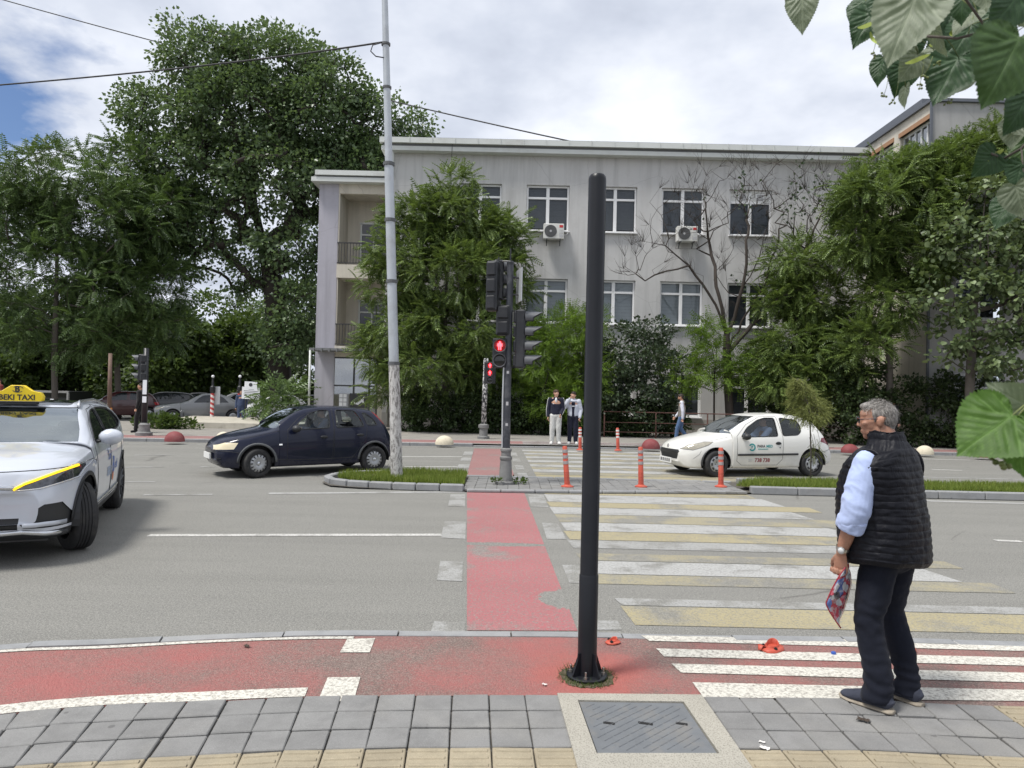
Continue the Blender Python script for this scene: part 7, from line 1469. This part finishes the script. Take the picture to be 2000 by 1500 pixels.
def main_man():
    H=1.745; base=Vector((2.165,4.03,.03)); rz=R(36); th=thing('person','grey haired man in a black quilted vest waiting at the crossing','person',base,rz)
    turn=R(33); head=Vector((-.034,.062,1.603)); hs=.230; body=MB(); q,rot=head_shapes(body,head,hs,turn,R(-3))
    W=lambda *p:Vector(p); hipz=.93
    ls,le,lw=W(-.214,.030,1.378),W(-.292,.045,1.10),W(-.276,.128,.865); rs_,re,rw=W(.205,.0,1.385),W(.275,.02,1.10),W(.245,.18,.92)
    body.capsule(W(0,-.015,1.42),(.068,.068),head+W(0,-.02,-.05),(.062,.066),16); body.capsule(W(0,.02,.95),(.15,.12),W(0,-.01,1.36),(.165,.105),16,side=(1,0,0)); body.capsule(ls,.05,rs_,.05,12)
    for s,e,w in ((ls,le,lw),(rs_,re,rw)): body.capsule(s,.050,e,.042,12); body.capsule(e,.042,w.lerp(e,.35),.038,12); body.capsule(w.lerp(e,.35),.038,w,.0275,12)
    lk,la=W(-.135,.045,.50),W(-.118,-.01,.09); rk,ra=W(.128,.045,.50),W(.132,-.055,.09)
    for hx,k,a in ((-.085,lk,la),(.085,rk,ra)): body.capsule(W(hx,0,.90),.08,k,.055,12); body.capsule(k,.055,a,.036,12)
    hd=(W(-.262,.138,.74)-lw).normalized(); hand_shapes(body,lw,hd,W(0,1,0.0),1.12,1.15,thumb=-1); hand_shapes(body,rw,(W(.235,.21,.8)-rw).normalized(),W(0,1,0),1.1,.7,thumb=-1)
    link('body',remesh(body,.0053,2,name='body'),th,'skin_tan')
    # shirt: two sleeves rolled to below the elbow, collar hidden by the vest
    for s,e,w,nm in ((ls,le,lw,1),(rs_,re,rw,2)):
        m=MB(); end=e.lerp(w,.30); pts=[s+W(.03*(-1 if nm==2 else 1),0,.03),s,s.lerp(e,.35),s.lerp(e,.7),e,e.lerp(w,.16),end]; m.tube(pts,[(.045,.052),(.062,.070),(.076,.082),(.080,.084),(.077,.081),(.073,.077),(.069,.074)],20); m.capsule(s,.060,s.lerp(e,.5),.074,14)
        def fold(p,n,e=e,s=s): 
            d=(e-s).normalized(); v=(p-s).dot(d); k=math.sin(v*58+4*noise.noise(p*9))*.0018*max(0,min(1,(v-.05)*6)); q_=Vector((p.x*9+p.z*7,p.y*9-p.z*5,p.z*4+nm)); return p+n*(k+.004-.011*abs(noise.noise(q_))-.005*abs(noise.noise(q_*2.3)))
        sl=link('sleeve',remesh(m,.0065,2,fold),th,'shirt_blue')
        m=MB(); d=(w-e).normalized(); c0=end-d*.045; c1=end+d*.030; m.tube([c0,c0.lerp(c1,.08),c0.lerp(c1,.5),c0.lerp(c1,.92),c1,c0.lerp(c1,.8)],[(.064,.069),(.073,.079),(.075,.081),(.072,.078),(.066,.072),(.055,.06)],24); link('rolled_cuff',remesh(m,.006,1,wrinkle(.006,22,1,nm)),sl,'shirt_blue')
    # trousers
    m=MB(); m.capsule(W(0,-.005,.86),(.172,.125),W(0,0,.95),(.165,.12),18,side=(1,0,0)); 
    for hx,k,a in ((-.088,lk,la),(.088,rk,ra)):
        m.capsule(W(hx,-.01,.86),.105,k.lerp(W(hx,0,.86),.45),.089,16); m.capsule(k.lerp(W(hx,0,.86),.45),.089,k,.076,16); m.capsule(k,.076,k.lerp(a,.5)+W(0,-.01,0),.074,16); m.tube([k.lerp(a,.5)+W(0,-.01,0),a+W(0,0,.05),a+W(0,.012,-.038)],[.074,.072,.078],16)
    def tf(p,n):
        z=p.z; low=max(0,1-abs(z-.16)/.18); kn=max(0,1-abs(z-.52)/.16); r=math.sin(z*95+5*noise.noise(p*6))*(.0045*low+.0025*kn); return p+n*(r+.015*noise.noise(Vector((p.x*9,p.y*9,p.z*4)))+.004*noise.noise(p*24))
    link('trousers',remesh(m,.0085,2,tf),th,'trouser_navy')
    # quilted vest: rings up the torso
    def prof(z):
        T=[(.80,.240,.195,.022),(.84,.264,.213,.022),(.90,.264,.214,.026),(1.0,.258,.214,.034),(1.10,.252,.210,.038),(1.20,.250,.200,.036),(1.30,.252,.182,.026),(1.37,.248,.160,.014),(1.41,.234,.140,.002),(1.445,.193,.118,-.01),(1.470,.118,.098,-.018),(1.50,.090,.092,-.010),(1.535,.083,.090,-.002),(1.56,.080,.086,.0)]
        z_=[r[0] for r in T]; return [float(np.interp(z,z_,[r[k] for r in T])) for k in (1,2,3)]
    nr,ns=190,110; V=[]; zlo,zhi=.808,1.548; rowh=.0405
    for i in range(nr+1):
        z=zlo+(zhi-zlo)*i/nr; a,b,y0=prof(z); f=((z-zlo)/rowh)%1; puff=(math.sin(math.pi*f)**.28)*(.0062 if z<1.47 else .004)
        for k in range(ns):
            an=2*math.pi*k/ns; c,s=math.cos(an),math.sin(an); ex=2.35; rr=(abs(c)**ex+abs(s)**ex)**(-1/ex); x,y=a*rr*c,b*rr*s+y0
            seam=0.0
            if z<1.44:
                for sa in (-math.pi/2,R(-20),R(200),R(90)):
                    dd=abs((an-sa+math.pi)%(2*math.pi)-math.pi); seam+=.009*math.exp(-(dd/.028)**2)
            nz=.0065*noise.noise(Vector((an*9+z*14,z*22-an*3,1.0)))*(math.sin(math.pi*f)**.5)+.0045*noise.noise(Vector((an*26,z*40,4.0)))*math.sin(math.pi*f)+.010*noise.noise(Vector((an*1.6,z*4,7)))
            zz=z+.012*math.sin(an*2+.6)*max(0,(1.0-z)/.2)+.004*noise.noise(Vector((an*3,z*3,2)))-(.035*(abs(c)**3) if 1.36<z<1.47 else 0)*1.0
            g=1+ (puff-seam*(.6+.4*math.sin(math.pi*f)) +nz)/max(a,b); lean=max(0,min(1,(z-1.05)/.35)); V.append((x*g-.026*lean,y0+(y-y0)*g+.018*lean,zz+.006*noise.noise(Vector((an*2.2,math.floor((z-zlo)/rowh)*3.7,9)))))
    F=[(i*ns+k,i*ns+(k+1)%ns,(i+1)*ns+(k+1)%ns,(i+1)*ns+k) for i in range(nr) for k in range(ns)]
    # inner lip of the collar and the hem
    for src,sc,dz in ((nr,.86,-.05),(0,.9,.03)):
        b0=len(V); V+= [(V[src*ns+k][0]*sc,V[src*ns+k][1]*sc,V[src*ns+k][2]+dz) for k in range(ns)]; F+=[(src*ns+k,src*ns+(k+1)%ns,b0+(k+1)%ns,b0+k) for k in range(ns)]
    ve=link('quilted_vest',np_mesh('quilted_vest',V,F,True),th,'puffer')
    for s,e,sg in ((ls,le,-1),(rs_,re,1)):     # bound edge of the armholes
        c=s+W(-.020*sg,-.008,-.035); pts=[]
        for i in range(33): a=2*math.pi*i/32; pts.append(c+W(sg*(.020+.010*math.cos(a)-.022*math.sin(a)),.080*math.cos(a),.100*math.sin(a)))
        MB().tube(pts,.0095,8).build('armhole_binding','puffer',ve,True)
    # shoes
    for a,t_ in ((la,W(-.13,.19,0)),(ra,W(.15,.14,0))):
        d=(t_-a); d.z=0; d.normalize(); sd=W(-d.y,d.x,0); h=a.copy(); h.z=0; m=MB(); m.tube([h-d*.075+W(0,0,.045),h-d*.06+W(0,0,.055),h+W(0,0,.062),h+d*.07+W(0,0,.055),h+d*.13+W(0,0,.042),h+d*.185+W(0,0,.034),h+d*.205+W(0,0,.03)],[(.022,.03),(.036,.045),(.041,.050),(.047,.042),(.048,.030),(.036,.022),(.014,.010)],18,side=sd); m.capsule(h+W(0,0,.06),.043,h+W(0,0,.105),.045,14)
        sh=link('shoe',remesh(m,.006,2,wrinkle(.003,22,1,4)),th,'shoe_suede'); m=MB(); m.tube([h-d*.088+W(0,0,.015),h-d*.07+W(0,0,.015),h+W(0,0,.015),h+d*.09+W(0,0,.014),h+d*.15+W(0,0,.014),h+d*.195+W(0,0,.016),h+d*.216+W(0,0,.02)],[(.022,.013),(.042,.015),(.045,.015),(.051,.014),(.051,.013),(.038,.012),(.012,.008)],18,side=sd); link('sole',remesh(m,.005,1),sh,'shoe_sole'); MB().tube([h+d*.055+W(0,0,.098)+sd*.02,h+d*.075+W(0,0,.094),h+d*.055+W(0,0,.098)-sd*.02],.004,6).build('lace','shoe_sole',sh,True)
    # hair: cut short, dark at the nape, pale on top
    m=MB(); B=lambda p,r:m.ball(q(*p),tuple(k*hs for k in r),18,rot=rot); B((0,-.085,.18),(.338,.390,.318)); B((0,-.19,.05),(.318,.275,.31)); B((0,.13,.37),(.235,.25,.115)); B((0,-.215,-.13),(.25,.18,.22))
    for sx in (-1,1): B((sx*.29,.04,.18),(.05,.09,.12)); B((sx*.30,.075,.05),(.02,.03,.09))
    link('hair',remesh(m,.005,2,wrinkle(.0022,46,.5,3)),th,'hair_grey'); strands('hair_strands','hair_grey',th,q,rot,hs,lambda x,y,z:(z>.33 or (y<-.12 and z>-.22)) and not(y>.26 and z<.36),1100,4,.15,.0038); strands('top_strands','hair_grey_light',th,q,rot,hs,lambda x,y,z:z>.30 and y>-.25 and not(y>.30 and z<.40),700,8,.18,.0038)
    # glasses
    g=MB()
    for sx in (-1,1): g.tube([q(sx*.145+.115*math.cos(a),.44-.03*abs(math.cos(a)),.035+.075*math.sin(a)) for a in [2*math.pi*i/18 for i in range(19)]],.0022,6); g.tube([q(sx*.26,.415,.06),q(sx*.32,.15,.06),q(sx*.335,-.06,.06),q(sx*.335,-.12,.0)],.0024,6)
    g.tube([q(-.03,.46,.05),q(0,.475,.065),q(.03,.46,.05)],.002,6); go=g.build('glasses','glasses',th,True); l=MB()
    for sx in (-1,1): l.add([q(sx*.145+.11*math.cos(a),.44-.03*abs(math.cos(a)),.035+.07*math.sin(a)) for a in [2*math.pi*i/14 for i in range(14)]],[tuple(range(14))])
    l.build('lens','window_glass',go,fixn=False)
    # watch on the left wrist
    d=(lw-le).normalized(); c=le.lerp(lw,.90); s0,t0,_=frame_of(d); m=MB(); m.tube([c-d*.010,c+d*.010],[.036,.0345],22,cap=False); m.tube([c+d*.010,c-d*.010],[.0335,.0345],22,cap=False); wa=m.build('watch_band','watch_steel',th,True); out=W(-1,-.35,0); out=(out-d*out.dot(d)).normalized(); rm=Matrix((out.orthogonal().normalized(),out.cross(out.orthogonal().normalized()),out)).transposed(); MB().lathe([(.001,.042),(.017,.042),(.021,.039),(.021,.030),(.001,.030)],c,20,rot=rm).build('watch_case','watch_steel',wa,True,40); MB().lathe([(.001,.0432),(.0155,.0430),(.016,.0415)],c,18,rot=rm).build('watch_dial','watch_face',wa,True)
    # the bag in his hand: glossy printed pouch hanging by its gathered top
    mw=Matrix.Translation(base)@Matrix.Rotation(rz,4,'Z'); hp=mw@(lw+hd*.10); bg=thing('plastic_pouch','glossy red and blue printed pouch hanging from the man\'s left hand','bag',hp)
    A=P(1650,1112,hp.y)-hp; px=lambda x,y,o=0:(P(x,y,hp.y-.01)-hp)+Vector((0,o,0)); top=[(1636,1112),(1668,1122)]; cor=[(1640,1120),(1669,1128),(1652,1215),(1640,1223),(1612,1180),(1610,1172)]
    nu,nv=22,34; V=[]; Lft=[(1643,1104),(1630,1122),(1616,1148),(1605,1174),(1614,1192),(1634,1221)]; Rgt=[(1660,1104),(1669,1124),(1670,1146),(1664,1170),(1656,1196),(1644,1223)]
    def pl(L_,t): k=t*(len(L_)-1); i=min(int(k),len(L_)-2); f=k-i; return (L_[i][0]+(L_[i+1][0]-L_[i][0])*f,L_[i][1]+(L_[i+1][1]-L_[i][1])*f)
    for sgn in (-1,1):
        for i in range(nv+1):
            t_=i/nv; a=pl(Lft,t_);b=pl(Rgt,t_)
            for k in range(nu+1):
                u=k/nu; th_=.030*(4*u*(1-u))**.45*(math.sin(math.pi*min(.98,t_*.95+.03)))**.5; cr=.006*noise.noise(Vector((u*5,t_*9,sgn)))+.004*noise.noise(Vector((u*14,t_*20,sgn+3))); p=px(a[0]+(b[0]-a[0])*u,a[1]+(b[1]-a[1])*u); V.append(p+Vector((0,sgn*(th_+cr*(4*u*(1-u))),0))+Vector((0,.10*(u-.5)*(1),0)))
    n1=(nu+1)*(nv+1); F=[(o+i*(nu+1)+k,o+i*(nu+1)+k+1,o+(i+1)*(nu+1)+k+1,o+(i+1)*(nu+1)+k) for o in (0,n1) for i in range(nv) for k in range(nu)]; link('pouch',np_mesh('pouch',[tuple(v) for v in V],F,True),bg,'bag_print_glints')
    MB().tube([V[i*(nu+1)+nu].lerp(V[n1+i*(nu+1)+nu],.5) for i in range(0,nv+1,2)],.0045,6).build('piping','bag_trim',bg,True); MB().tube([V[i*(nu+1)].lerp(V[n1+i*(nu+1)],.5) for i in range(0,nv+1,2)],.004,6).build('piping','bag_trim',bg,True)
    MB().tube([px(1648,1100,.0),px(1652,1090,.02),px(1660,1098,.03),px(1658,1110,.01)],.008,8).build('gathered_top','bag_print_glints',bg,True)
def build_people():
    main_man()
    # two boys waiting across the road
    b=G(1084,867,.1); 
    def trk(t,j,q,rot,hs,H):   # white piping down the sleeves and a pale shirt at the neck
        for a in 'lr':
            o=Vector((-.045 if a=='l' else .045,.0,.0))*H; MB().tube([j[a+'s']+o*.6+Vector((0,.0,.035*H)),j[a+'s']+o,j[a+'e']+o*.85,j[a+'w']+o*.7],.009,6).build('sleeve_stripe','stripe_white',t,True)
        m=MB(); m.ball(j['neck']+Vector((0,.05*H,-.045*H)),(.022*H,.018*H,.05*H),10); m.build('shirt_front','stripe_white',t,True); m=MB(); m.box(j['neck']+Vector((.05*H,.071*H,-.11*H)),(.05,.01,.02)); m.build('chest_badge','stripe_white',t)
    person('boy in navy track top and pale grey joggers waiting across the road',b,R(180),1.80,with_(lw=(-.085,.09,.545),le=(-.135,-.005,.65),rw=(.14,.02,.50),lt=(-.095,.1,.01),rt=(.09,.1,.01)),dict(skin='skin_light',trousers=('sweat_grey',1.18),top=('top_navy',1.0,True),shoes='shoe_white'),1,turn=R(35),hair=('hair_brown','full'),extra=trk)
    b=G(1118,867,.1)
    def hood(t,j,q,rot,hs,H):
        m=MB(); m.tube([j['neck']+Vector((.075*H*math.cos(a),-.012*H+.055*H*math.sin(a),-.022*H-.014*H*math.sin(a))) for a in [2*math.pi*i/20 for i in range(21)]],.024*H,8); link('hood',remesh(m,.012,2),t,'hoodie_grey'); m=MB(); m.capsule(j['hip']+Vector((0,.045*H,.0)),(.038*H,.035*H),j['neck']+Vector((0,.036*H,-.075*H)),(.040*H,.034*H),12,side=(1,0,0)); m.build('dark_shirt','top_navy',t,True); m=MB(); m.box(j['neck']+Vector((0,.074*H,-.13*H)),(.09,.012,.035)); m.build('shirt_print','stripe_white',t)
    person('boy in grey hoodie with a hand raised to his mouth',b,R(176),1.75,with_(re=(.15,.035,.70),rw=(.065,.098,.865),lw=(-.125,.045,.50),le=(-.15,-.01,.645),lt=(-.09,.1,.01),rt=(.085,.1,.01)),dict(skin='skin_light',trousers=('top_navy',1.12),top=('hoodie_grey',1.05,True),shoes='shoe_white'),2,turn=R(-20),hair=('hair_dark','full'),extra=hood)
    # man walking past
    b=P(1330,850,26.0); b.z=.085
    def vestline(t,j,q,rot,hs,H):
        for k in range(9): z=.56+.026*k; a=.118; m=MB(); m.tube([Vector((a*H*math.cos(x),.075*H*math.sin(x),z*H)) for x in [2*math.pi*i/20 for i in range(21)]],.0055,5); m.build('vest_stitch_row','trim_grey',t,True)
        m=MB(); m.ball(j['lk']+Vector((0,.068,.03)),(.03,.012,.016),8); m.build('knee_rip','shirt_white',t,True)
    person('bearded man in a pale quilted vest walking beside the railing',b,R(75),1.78,with_(lk=(-.05,.075,.29),la=(-.05,.10,.055),lt=(-.05,.2,.02),rk=(.05,.01,.28),ra=(.05,-.13,.085),rt=(.05,-.05,.01),lw=(-.13,-.03,.49),le=(-.135,-.03,.64),rw=(.13,.12,.52),re=(.135,.03,.64),head=(0,.02,.922)),dict(skin='skin_mid',trousers=('denim',.98),top=('vest_beige',1.07,False),topname='quilted_vest',sleeves='shirt_white',shoes='shoe_white'),3,nod=R(-12),hair=('hair_dark','full'),beardm='hair_dark',extra=vestline)
    # figures at the left
    b=G(248,852,.0); person('person in dark clothes beside the left signal post',(b.x,24.6,.085),R(100),1.72,with_(lk=(-.05,.05,.29),la=(-.05,.06,.05),ra=(.05,-.09,.06)),dict(skin='skin_mid',trousers=('dark_cloth',1.05),top=('dark_cloth',1.1,True),shoes='dark_cloth'),4,detail=.016,hair=('hair_dark','short'))
    b=P(466,830,33.0); person('person in blue standing below the second striped lamp post',(b.x,33.25,-.05),R(190),1.66,with_(),dict(skin='skin_mid',trousers=('blue_cloth',1.05),top=('blue_cloth',1.1,True),shoes='dark_cloth'),5,detail=.016,hair=('hair_dark','short'))
    b=P(-3,800,30); person('person at the very left edge behind the taxi sign',(b.x,30,.085),R(150),1.78,with_(),dict(skin='skin_mid',trousers=('dark_cloth',1.05),top=('red_cloth',1.1,True),shoes='dark_cloth'),6,detail=.016,hair=('hair_dark','short'))
    b=P(1748,850,26.0); person('person in dark clothes almost hidden behind the grey haired man',(b.x,26.2,.085),R(-80),1.80,with_(),dict(skin='skin_light',trousers=('dark_cloth',1.05),top=('dark_cloth',1.1,True),shoes='dark_cloth'),7,detail=.016,hair=('hair_dark','short'))
    # drivers, seated behind the wheel
    SIT=with_(hip=(0,-.05,.30),head=(0,-.06,.705),neck=(0,-.09,.63),ls=(-.105,-.085,.595),rs=(.105,-.085,.595),le=(-.13,.05,.47),re=(.13,.05,.47),lw=(-.08,.19,.515),rw=(.08,.19,.515),lk=(-.07,.20,.32),rk=(.07,.20,.32),la=(-.07,.29,.13),ra=(.07,.29,.13),lt=(-.07,.36,.1),rt=(.07,.36,.1))
    for key,lab,top,dh in (('navy','driver in a dark top seated in the dark blue hatchback','blue_cloth',0),('white','driver in a pale blue shirt seated in the white hatchback','shirt_blue',-.03)):
        root,c=CARS[key]; m=Matrix.Translation(root.location)@Matrix.Rotation(root.rotation_euler.z,4,'Z'); p=m@Vector((c.X(c.sp['seat']+.14),c.sp['W']*.45,.055+dh)); person(lab,p,root.rotation_euler.z-R(90),1.70,SIT,dict(skin='skin_mid',trousers=('dark_cloth',1.0),top=(top,1.02,True)),8 if key=='navy' else 9,detail=.016,hair=('hair_dark','short'))
build_people()
# ================================================================ linden branch hanging into the picture
def lime_leaf_mesh(seed):
    """heart-shaped toothed leaf, stalk at the origin, tip at +X, unit length; attribute 'vein' marks the ribs"""
    rs=random.Random(seed); half=[(0,.0),(-.07,.07),(-.135,.19),(-.115,.33),(-.01,.45),(.15,.515),(.33,.50),(.52,.41),(.70,.275),(.85,.13),(.94,.045),(1.0,0)]; sp=[]
    pts=[Vector((a,b,0)) for a,b in half]
    for i in range(len(pts)-1):
        p0=pts[max(i-1,0)];p1=pts[i];p2=pts[i+1];p3=pts[min(i+2,len(pts)-1)]
        for k in range(7): t=k/7; sp.append(.5*((2*p1)+(p2-p0)*t+(2*p0-5*p1+4*p2-p3)*t*t+(3*p1-p0-3*p2+p3)*t**3))
    sp.append(pts[-1]); n=len(sp); out=[]
    for i,p in enumerate(sp):   # teeth along the rim
        c=Vector((.3,0,0)); d=(p-c).normalized(); k=0 if i<3 or i>n-3 else (.014 if i%2 else -.008)*rs.uniform(.7,1.3); out.append(p+d*k)
    rim=out+[Vector((p.x,-p.y*rs.uniform(.97,1.03),0)) for p in reversed(out[1:-1])]; m=len(rim); c=Vector((.05,0,0)); rings=14
    segs=[((0,0),(1,0),.016)]
    for sy in (1,-1):
        segs+= [((0,0),(.40,.46*sy),.012),((0,0),(-.06,.36*sy),.010),((.12,.14*sy),(.12,.48*sy),.007),((.22,.255*sy),(.30,.48*sy),.006),((-.03,.2*sy),(-.12,.24*sy),.006)]
        for x in (.16,.30,.44,.57,.69,.80): L=.50*(1-x)**.85; segs.append(((x,0),(x+L*.72,L*.80*sy),.009))
    V=[c]; A=[0.9]
    def height(p):
        d=9; dv=9
        for (a,b,w) in segs:
            ax,ay=a;bx,by=b; t=((p.x-ax)*(bx-ax)+(p.y-ay)*(by-ay))/((bx-ax)**2+(by-ay)**2); t=min(1,max(0,t)); q=math.hypot(p.x-ax-t*(bx-ax),p.y-ay-t*(by-ay)); d=min(d,q/(w*(1.15-.7*t))); dv=min(dv,q)
        return math.exp(-d*d*.7), dv
    for k in range(1,rings+1):
        for p in rim: V.append(c.lerp(p,(k/rings)**.9))
    Z=[];A=[]
    for p in V: v,dv=height(p); A.append(v); r=p.x; Z.append(.022*min(1,dv/.055)-.02*abs(p.y)*2+.16*abs(p.y)**1.5-(.10+.06*(seed%4))*max(0,r-.25)**2+(.10*math.sin(3*r+seed)*p.y)+.03*noise.noise(Vector((p.x*5,p.y*5,seed)))+.02*noise.noise(Vector((p.x*2,p.y*2,seed+9))))
    me=bpy.data.meshes.new('leaf'); F=[(0,1+j,1+(j+1)%m) for j in range(m)]
    for k in range(rings-1): F+=[(1+k*m+j,1+(k+1)*m+j,1+(k+1)*m+(j+1)%m,1+k*m+(j+1)%m) for j in range(m)]
    me.from_pydata([(p.x,p.y,z) for p,z in zip(V,Z)],[],F); me.shade_smooth(); at=me.attributes.new('vein','FLOAT','POINT'); at.data.foreach_set('value',A); me.update(); return me
def build_linden():
    root=(3.1,.35,0); t=thing('linden_tree','linden with large heart shaped leaves hanging into the upper right corner','tree',root); o_=Vector(root)
    limb=[Vector((3.1,.35,0)),Vector((3.08,.38,1.6)),Vector((2.9,.5,2.5)),Vector((2.2,.8,3.0)),Vector((1.55,1.3,2.75)),P(2120,-60,1.7)]
    MB().tube([p-o_ for p in limb],[.13,.115,.085,.05,.028,.014],12).build('trunk','bark_grey',t,True)
    def twig(pts,r,mat='bark_grey',nm='twig'): MB().tube([p-o_ for p in pts],r,7).build(nm,mat,t,True)
    j=limb[-1]; tA=[j,P(2020,20,1.7),P(1930,60,1.7),P(1870,75,1.75),P(1800,70,1.8),P(1730,40,1.9)]; tB=[P(1930,60,1.7),P(1880,-10,1.6),P(1800,-30,1.4)]; tC=[j,P(2080,200,1.75),P(1995,290,1.75),P(1960,310,1.8),P(1935,300,1.8)]; tD=[j,P(2140,400,1.3),P(2080,700,1.1),P(2020,790,1.03)]; tE=[P(1995,290,1.75),P(2000,350,1.75),P(1985,385,1.75)]; tF=[P(1800,-30,1.4),P(1680,-40,1.8),P(1570,-25,1.9)]
    for T,r in ((tA,.0035),(tB,.003),(tC,.0035),(tD,.0035),(tE,.002),(tF,.0025)): twig(T,r)
    nodes=[p for T in (tA,tB,tC,tD,tE,tF) for a,b in zip(T,T[1:]) for p in [a.lerp(b,k/6) for k in range(7)]]
    ms=[lime_leaf_mesh(s) for s in range(5)]
    for m in ms: m.materials.append(M('lime_top'))
    var={}
    def leaf(bx,by,tx,ty,Y,roll,mat,w=1.0,dy=.0,k=0):
        """base and tip pixels, depth, roll about its axis (0 = facing the camera), width factor, tip nearer (-) or farther (+)"""
        B=P(bx,by,Y); T=P(tx,ty,Y+dy); ax=(T-B); L=ax.length; ax.normalize(); view=(Vector((0,0,CAMH))-B).normalized(); nz=(view-ax*view.dot(ax)).normalized(); nz=Matrix.Rotation(R(roll),3,ax)@nz; ny=nz.cross(ax)
        key=(k%5,mat)
        if key not in var: me=ms[k%5].copy(); me.materials.clear(); me.materials.append(M(mat)); var[key]=me
        o=bpy.data.objects.new('leaf',var[key]); COL.objects.link(o); o.parent=t; mt=Matrix((ax,ny,nz)).transposed().to_4x4(); mt.translation=B-o_; o.matrix_local=mt@Matrix.Diagonal((L,L*w,L,1))
        nd=min(nodes,key=lambda p:(p-B).length); st=(nd-B); MB().tube([B-o_,B-o_+st*.5+Vector((0,0,.006)),nd-o_],.0011,6).build('leaf_stalk','twig_green',t,True)
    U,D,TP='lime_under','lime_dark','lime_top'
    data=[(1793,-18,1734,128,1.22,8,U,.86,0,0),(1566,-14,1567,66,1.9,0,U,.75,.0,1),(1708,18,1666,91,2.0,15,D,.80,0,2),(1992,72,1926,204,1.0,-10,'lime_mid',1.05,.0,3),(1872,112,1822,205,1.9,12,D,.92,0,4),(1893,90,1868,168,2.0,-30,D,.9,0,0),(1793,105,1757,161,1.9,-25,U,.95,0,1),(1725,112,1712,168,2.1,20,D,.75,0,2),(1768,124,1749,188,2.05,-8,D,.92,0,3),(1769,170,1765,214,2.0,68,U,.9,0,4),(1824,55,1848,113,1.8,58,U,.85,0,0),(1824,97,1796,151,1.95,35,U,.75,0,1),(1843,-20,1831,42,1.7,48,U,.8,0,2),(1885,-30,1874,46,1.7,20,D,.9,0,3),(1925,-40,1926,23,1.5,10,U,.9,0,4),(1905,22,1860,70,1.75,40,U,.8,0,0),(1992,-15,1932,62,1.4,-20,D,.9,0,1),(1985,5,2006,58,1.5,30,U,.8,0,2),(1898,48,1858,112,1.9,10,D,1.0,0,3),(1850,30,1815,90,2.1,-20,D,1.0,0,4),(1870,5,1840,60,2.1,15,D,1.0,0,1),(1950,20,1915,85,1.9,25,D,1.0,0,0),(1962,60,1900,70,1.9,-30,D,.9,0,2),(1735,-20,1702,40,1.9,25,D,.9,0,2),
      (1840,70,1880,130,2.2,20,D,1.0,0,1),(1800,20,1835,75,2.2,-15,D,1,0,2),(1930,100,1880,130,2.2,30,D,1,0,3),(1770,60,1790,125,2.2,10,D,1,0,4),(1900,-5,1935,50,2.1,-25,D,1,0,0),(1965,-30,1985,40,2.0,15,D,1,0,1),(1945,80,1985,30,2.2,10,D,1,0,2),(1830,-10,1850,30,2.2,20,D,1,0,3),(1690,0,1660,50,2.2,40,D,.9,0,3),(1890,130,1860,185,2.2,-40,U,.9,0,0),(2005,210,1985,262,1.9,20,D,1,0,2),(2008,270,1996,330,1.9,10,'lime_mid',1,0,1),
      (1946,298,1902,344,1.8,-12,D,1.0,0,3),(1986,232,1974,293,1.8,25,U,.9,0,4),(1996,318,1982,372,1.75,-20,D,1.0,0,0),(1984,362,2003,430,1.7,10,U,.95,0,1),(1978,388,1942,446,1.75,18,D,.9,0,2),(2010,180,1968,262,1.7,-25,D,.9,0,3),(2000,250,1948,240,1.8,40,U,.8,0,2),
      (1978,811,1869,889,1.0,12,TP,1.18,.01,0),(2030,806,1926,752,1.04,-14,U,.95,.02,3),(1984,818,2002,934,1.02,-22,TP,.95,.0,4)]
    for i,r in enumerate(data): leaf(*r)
    # pale bracts and hanging buds
    for (ax_,ay,bx_,by,Y) in ((1675,54,1712,44,1.9),(1768,124,1815,108,1.85),(1700,62,1716,92,1.9),(1858,70,1866,54,1.8),(1815,88,1834,82,1.85),(1930,314,1958,292,1.8)):
        A=P(ax_,ay,Y);B=P(bx_,by,Y); d=B-A; v=Vector((0,-1,.1)); s=d.cross(v).normalized(); m=MB(); n=8; vs=[]
        for k in range(n+1): u=k/n; w=.006*math.sin(math.pi*min(1,max(.06,u)))**.6; p=A+d*u+Vector((0,.006*math.sin(u*5),0)); vs+= [p-s*w-o_,p+s*w-o_]
        m.add(vs,[(2*k,2*k+1,2*k+3,2*k+2) for k in range(n)]); m.build('bract','bract',t,True,fixn=False)
    for (sx,sy,ex,ey,Y) in ((1712,70,1704,106,1.9),(1735,150,1727,184,1.95),(1755,160,1746,196,1.95),(1805,120,1796,166,1.9),(1822,110,1806,146,1.9),(1838,120,1834,118,1.9),(1856,170,1852,197,1.9),(1962,850,1950,880,1.0),(1972,850,1962,900,1.0),(1950,845,1940,868,1.0)):
        A=P(sx,sy,Y);E=P(ex,ey,Y); m=MB(); m.tube([A-o_,A.lerp(E,.6)+Vector((.002,0,0))-o_,E-o_],.0007,5); rs=random.Random(sx); st=m.build('bud_stalk','twig_green',t,True); k=.0032 if Y>1.5 else .0045
        for q in range(5): c=E+Vector((rs.uniform(-.011,.011),rs.uniform(-.008,.008),rs.uniform(-.012,.004))); b=MB(); b.ball(c-o_,k,8); b.tube([E-o_,c-o_],.0005,4); b.build('bud','twig_green',st,True)
build_linden()
bpy.data.scenes.remove(_TS)
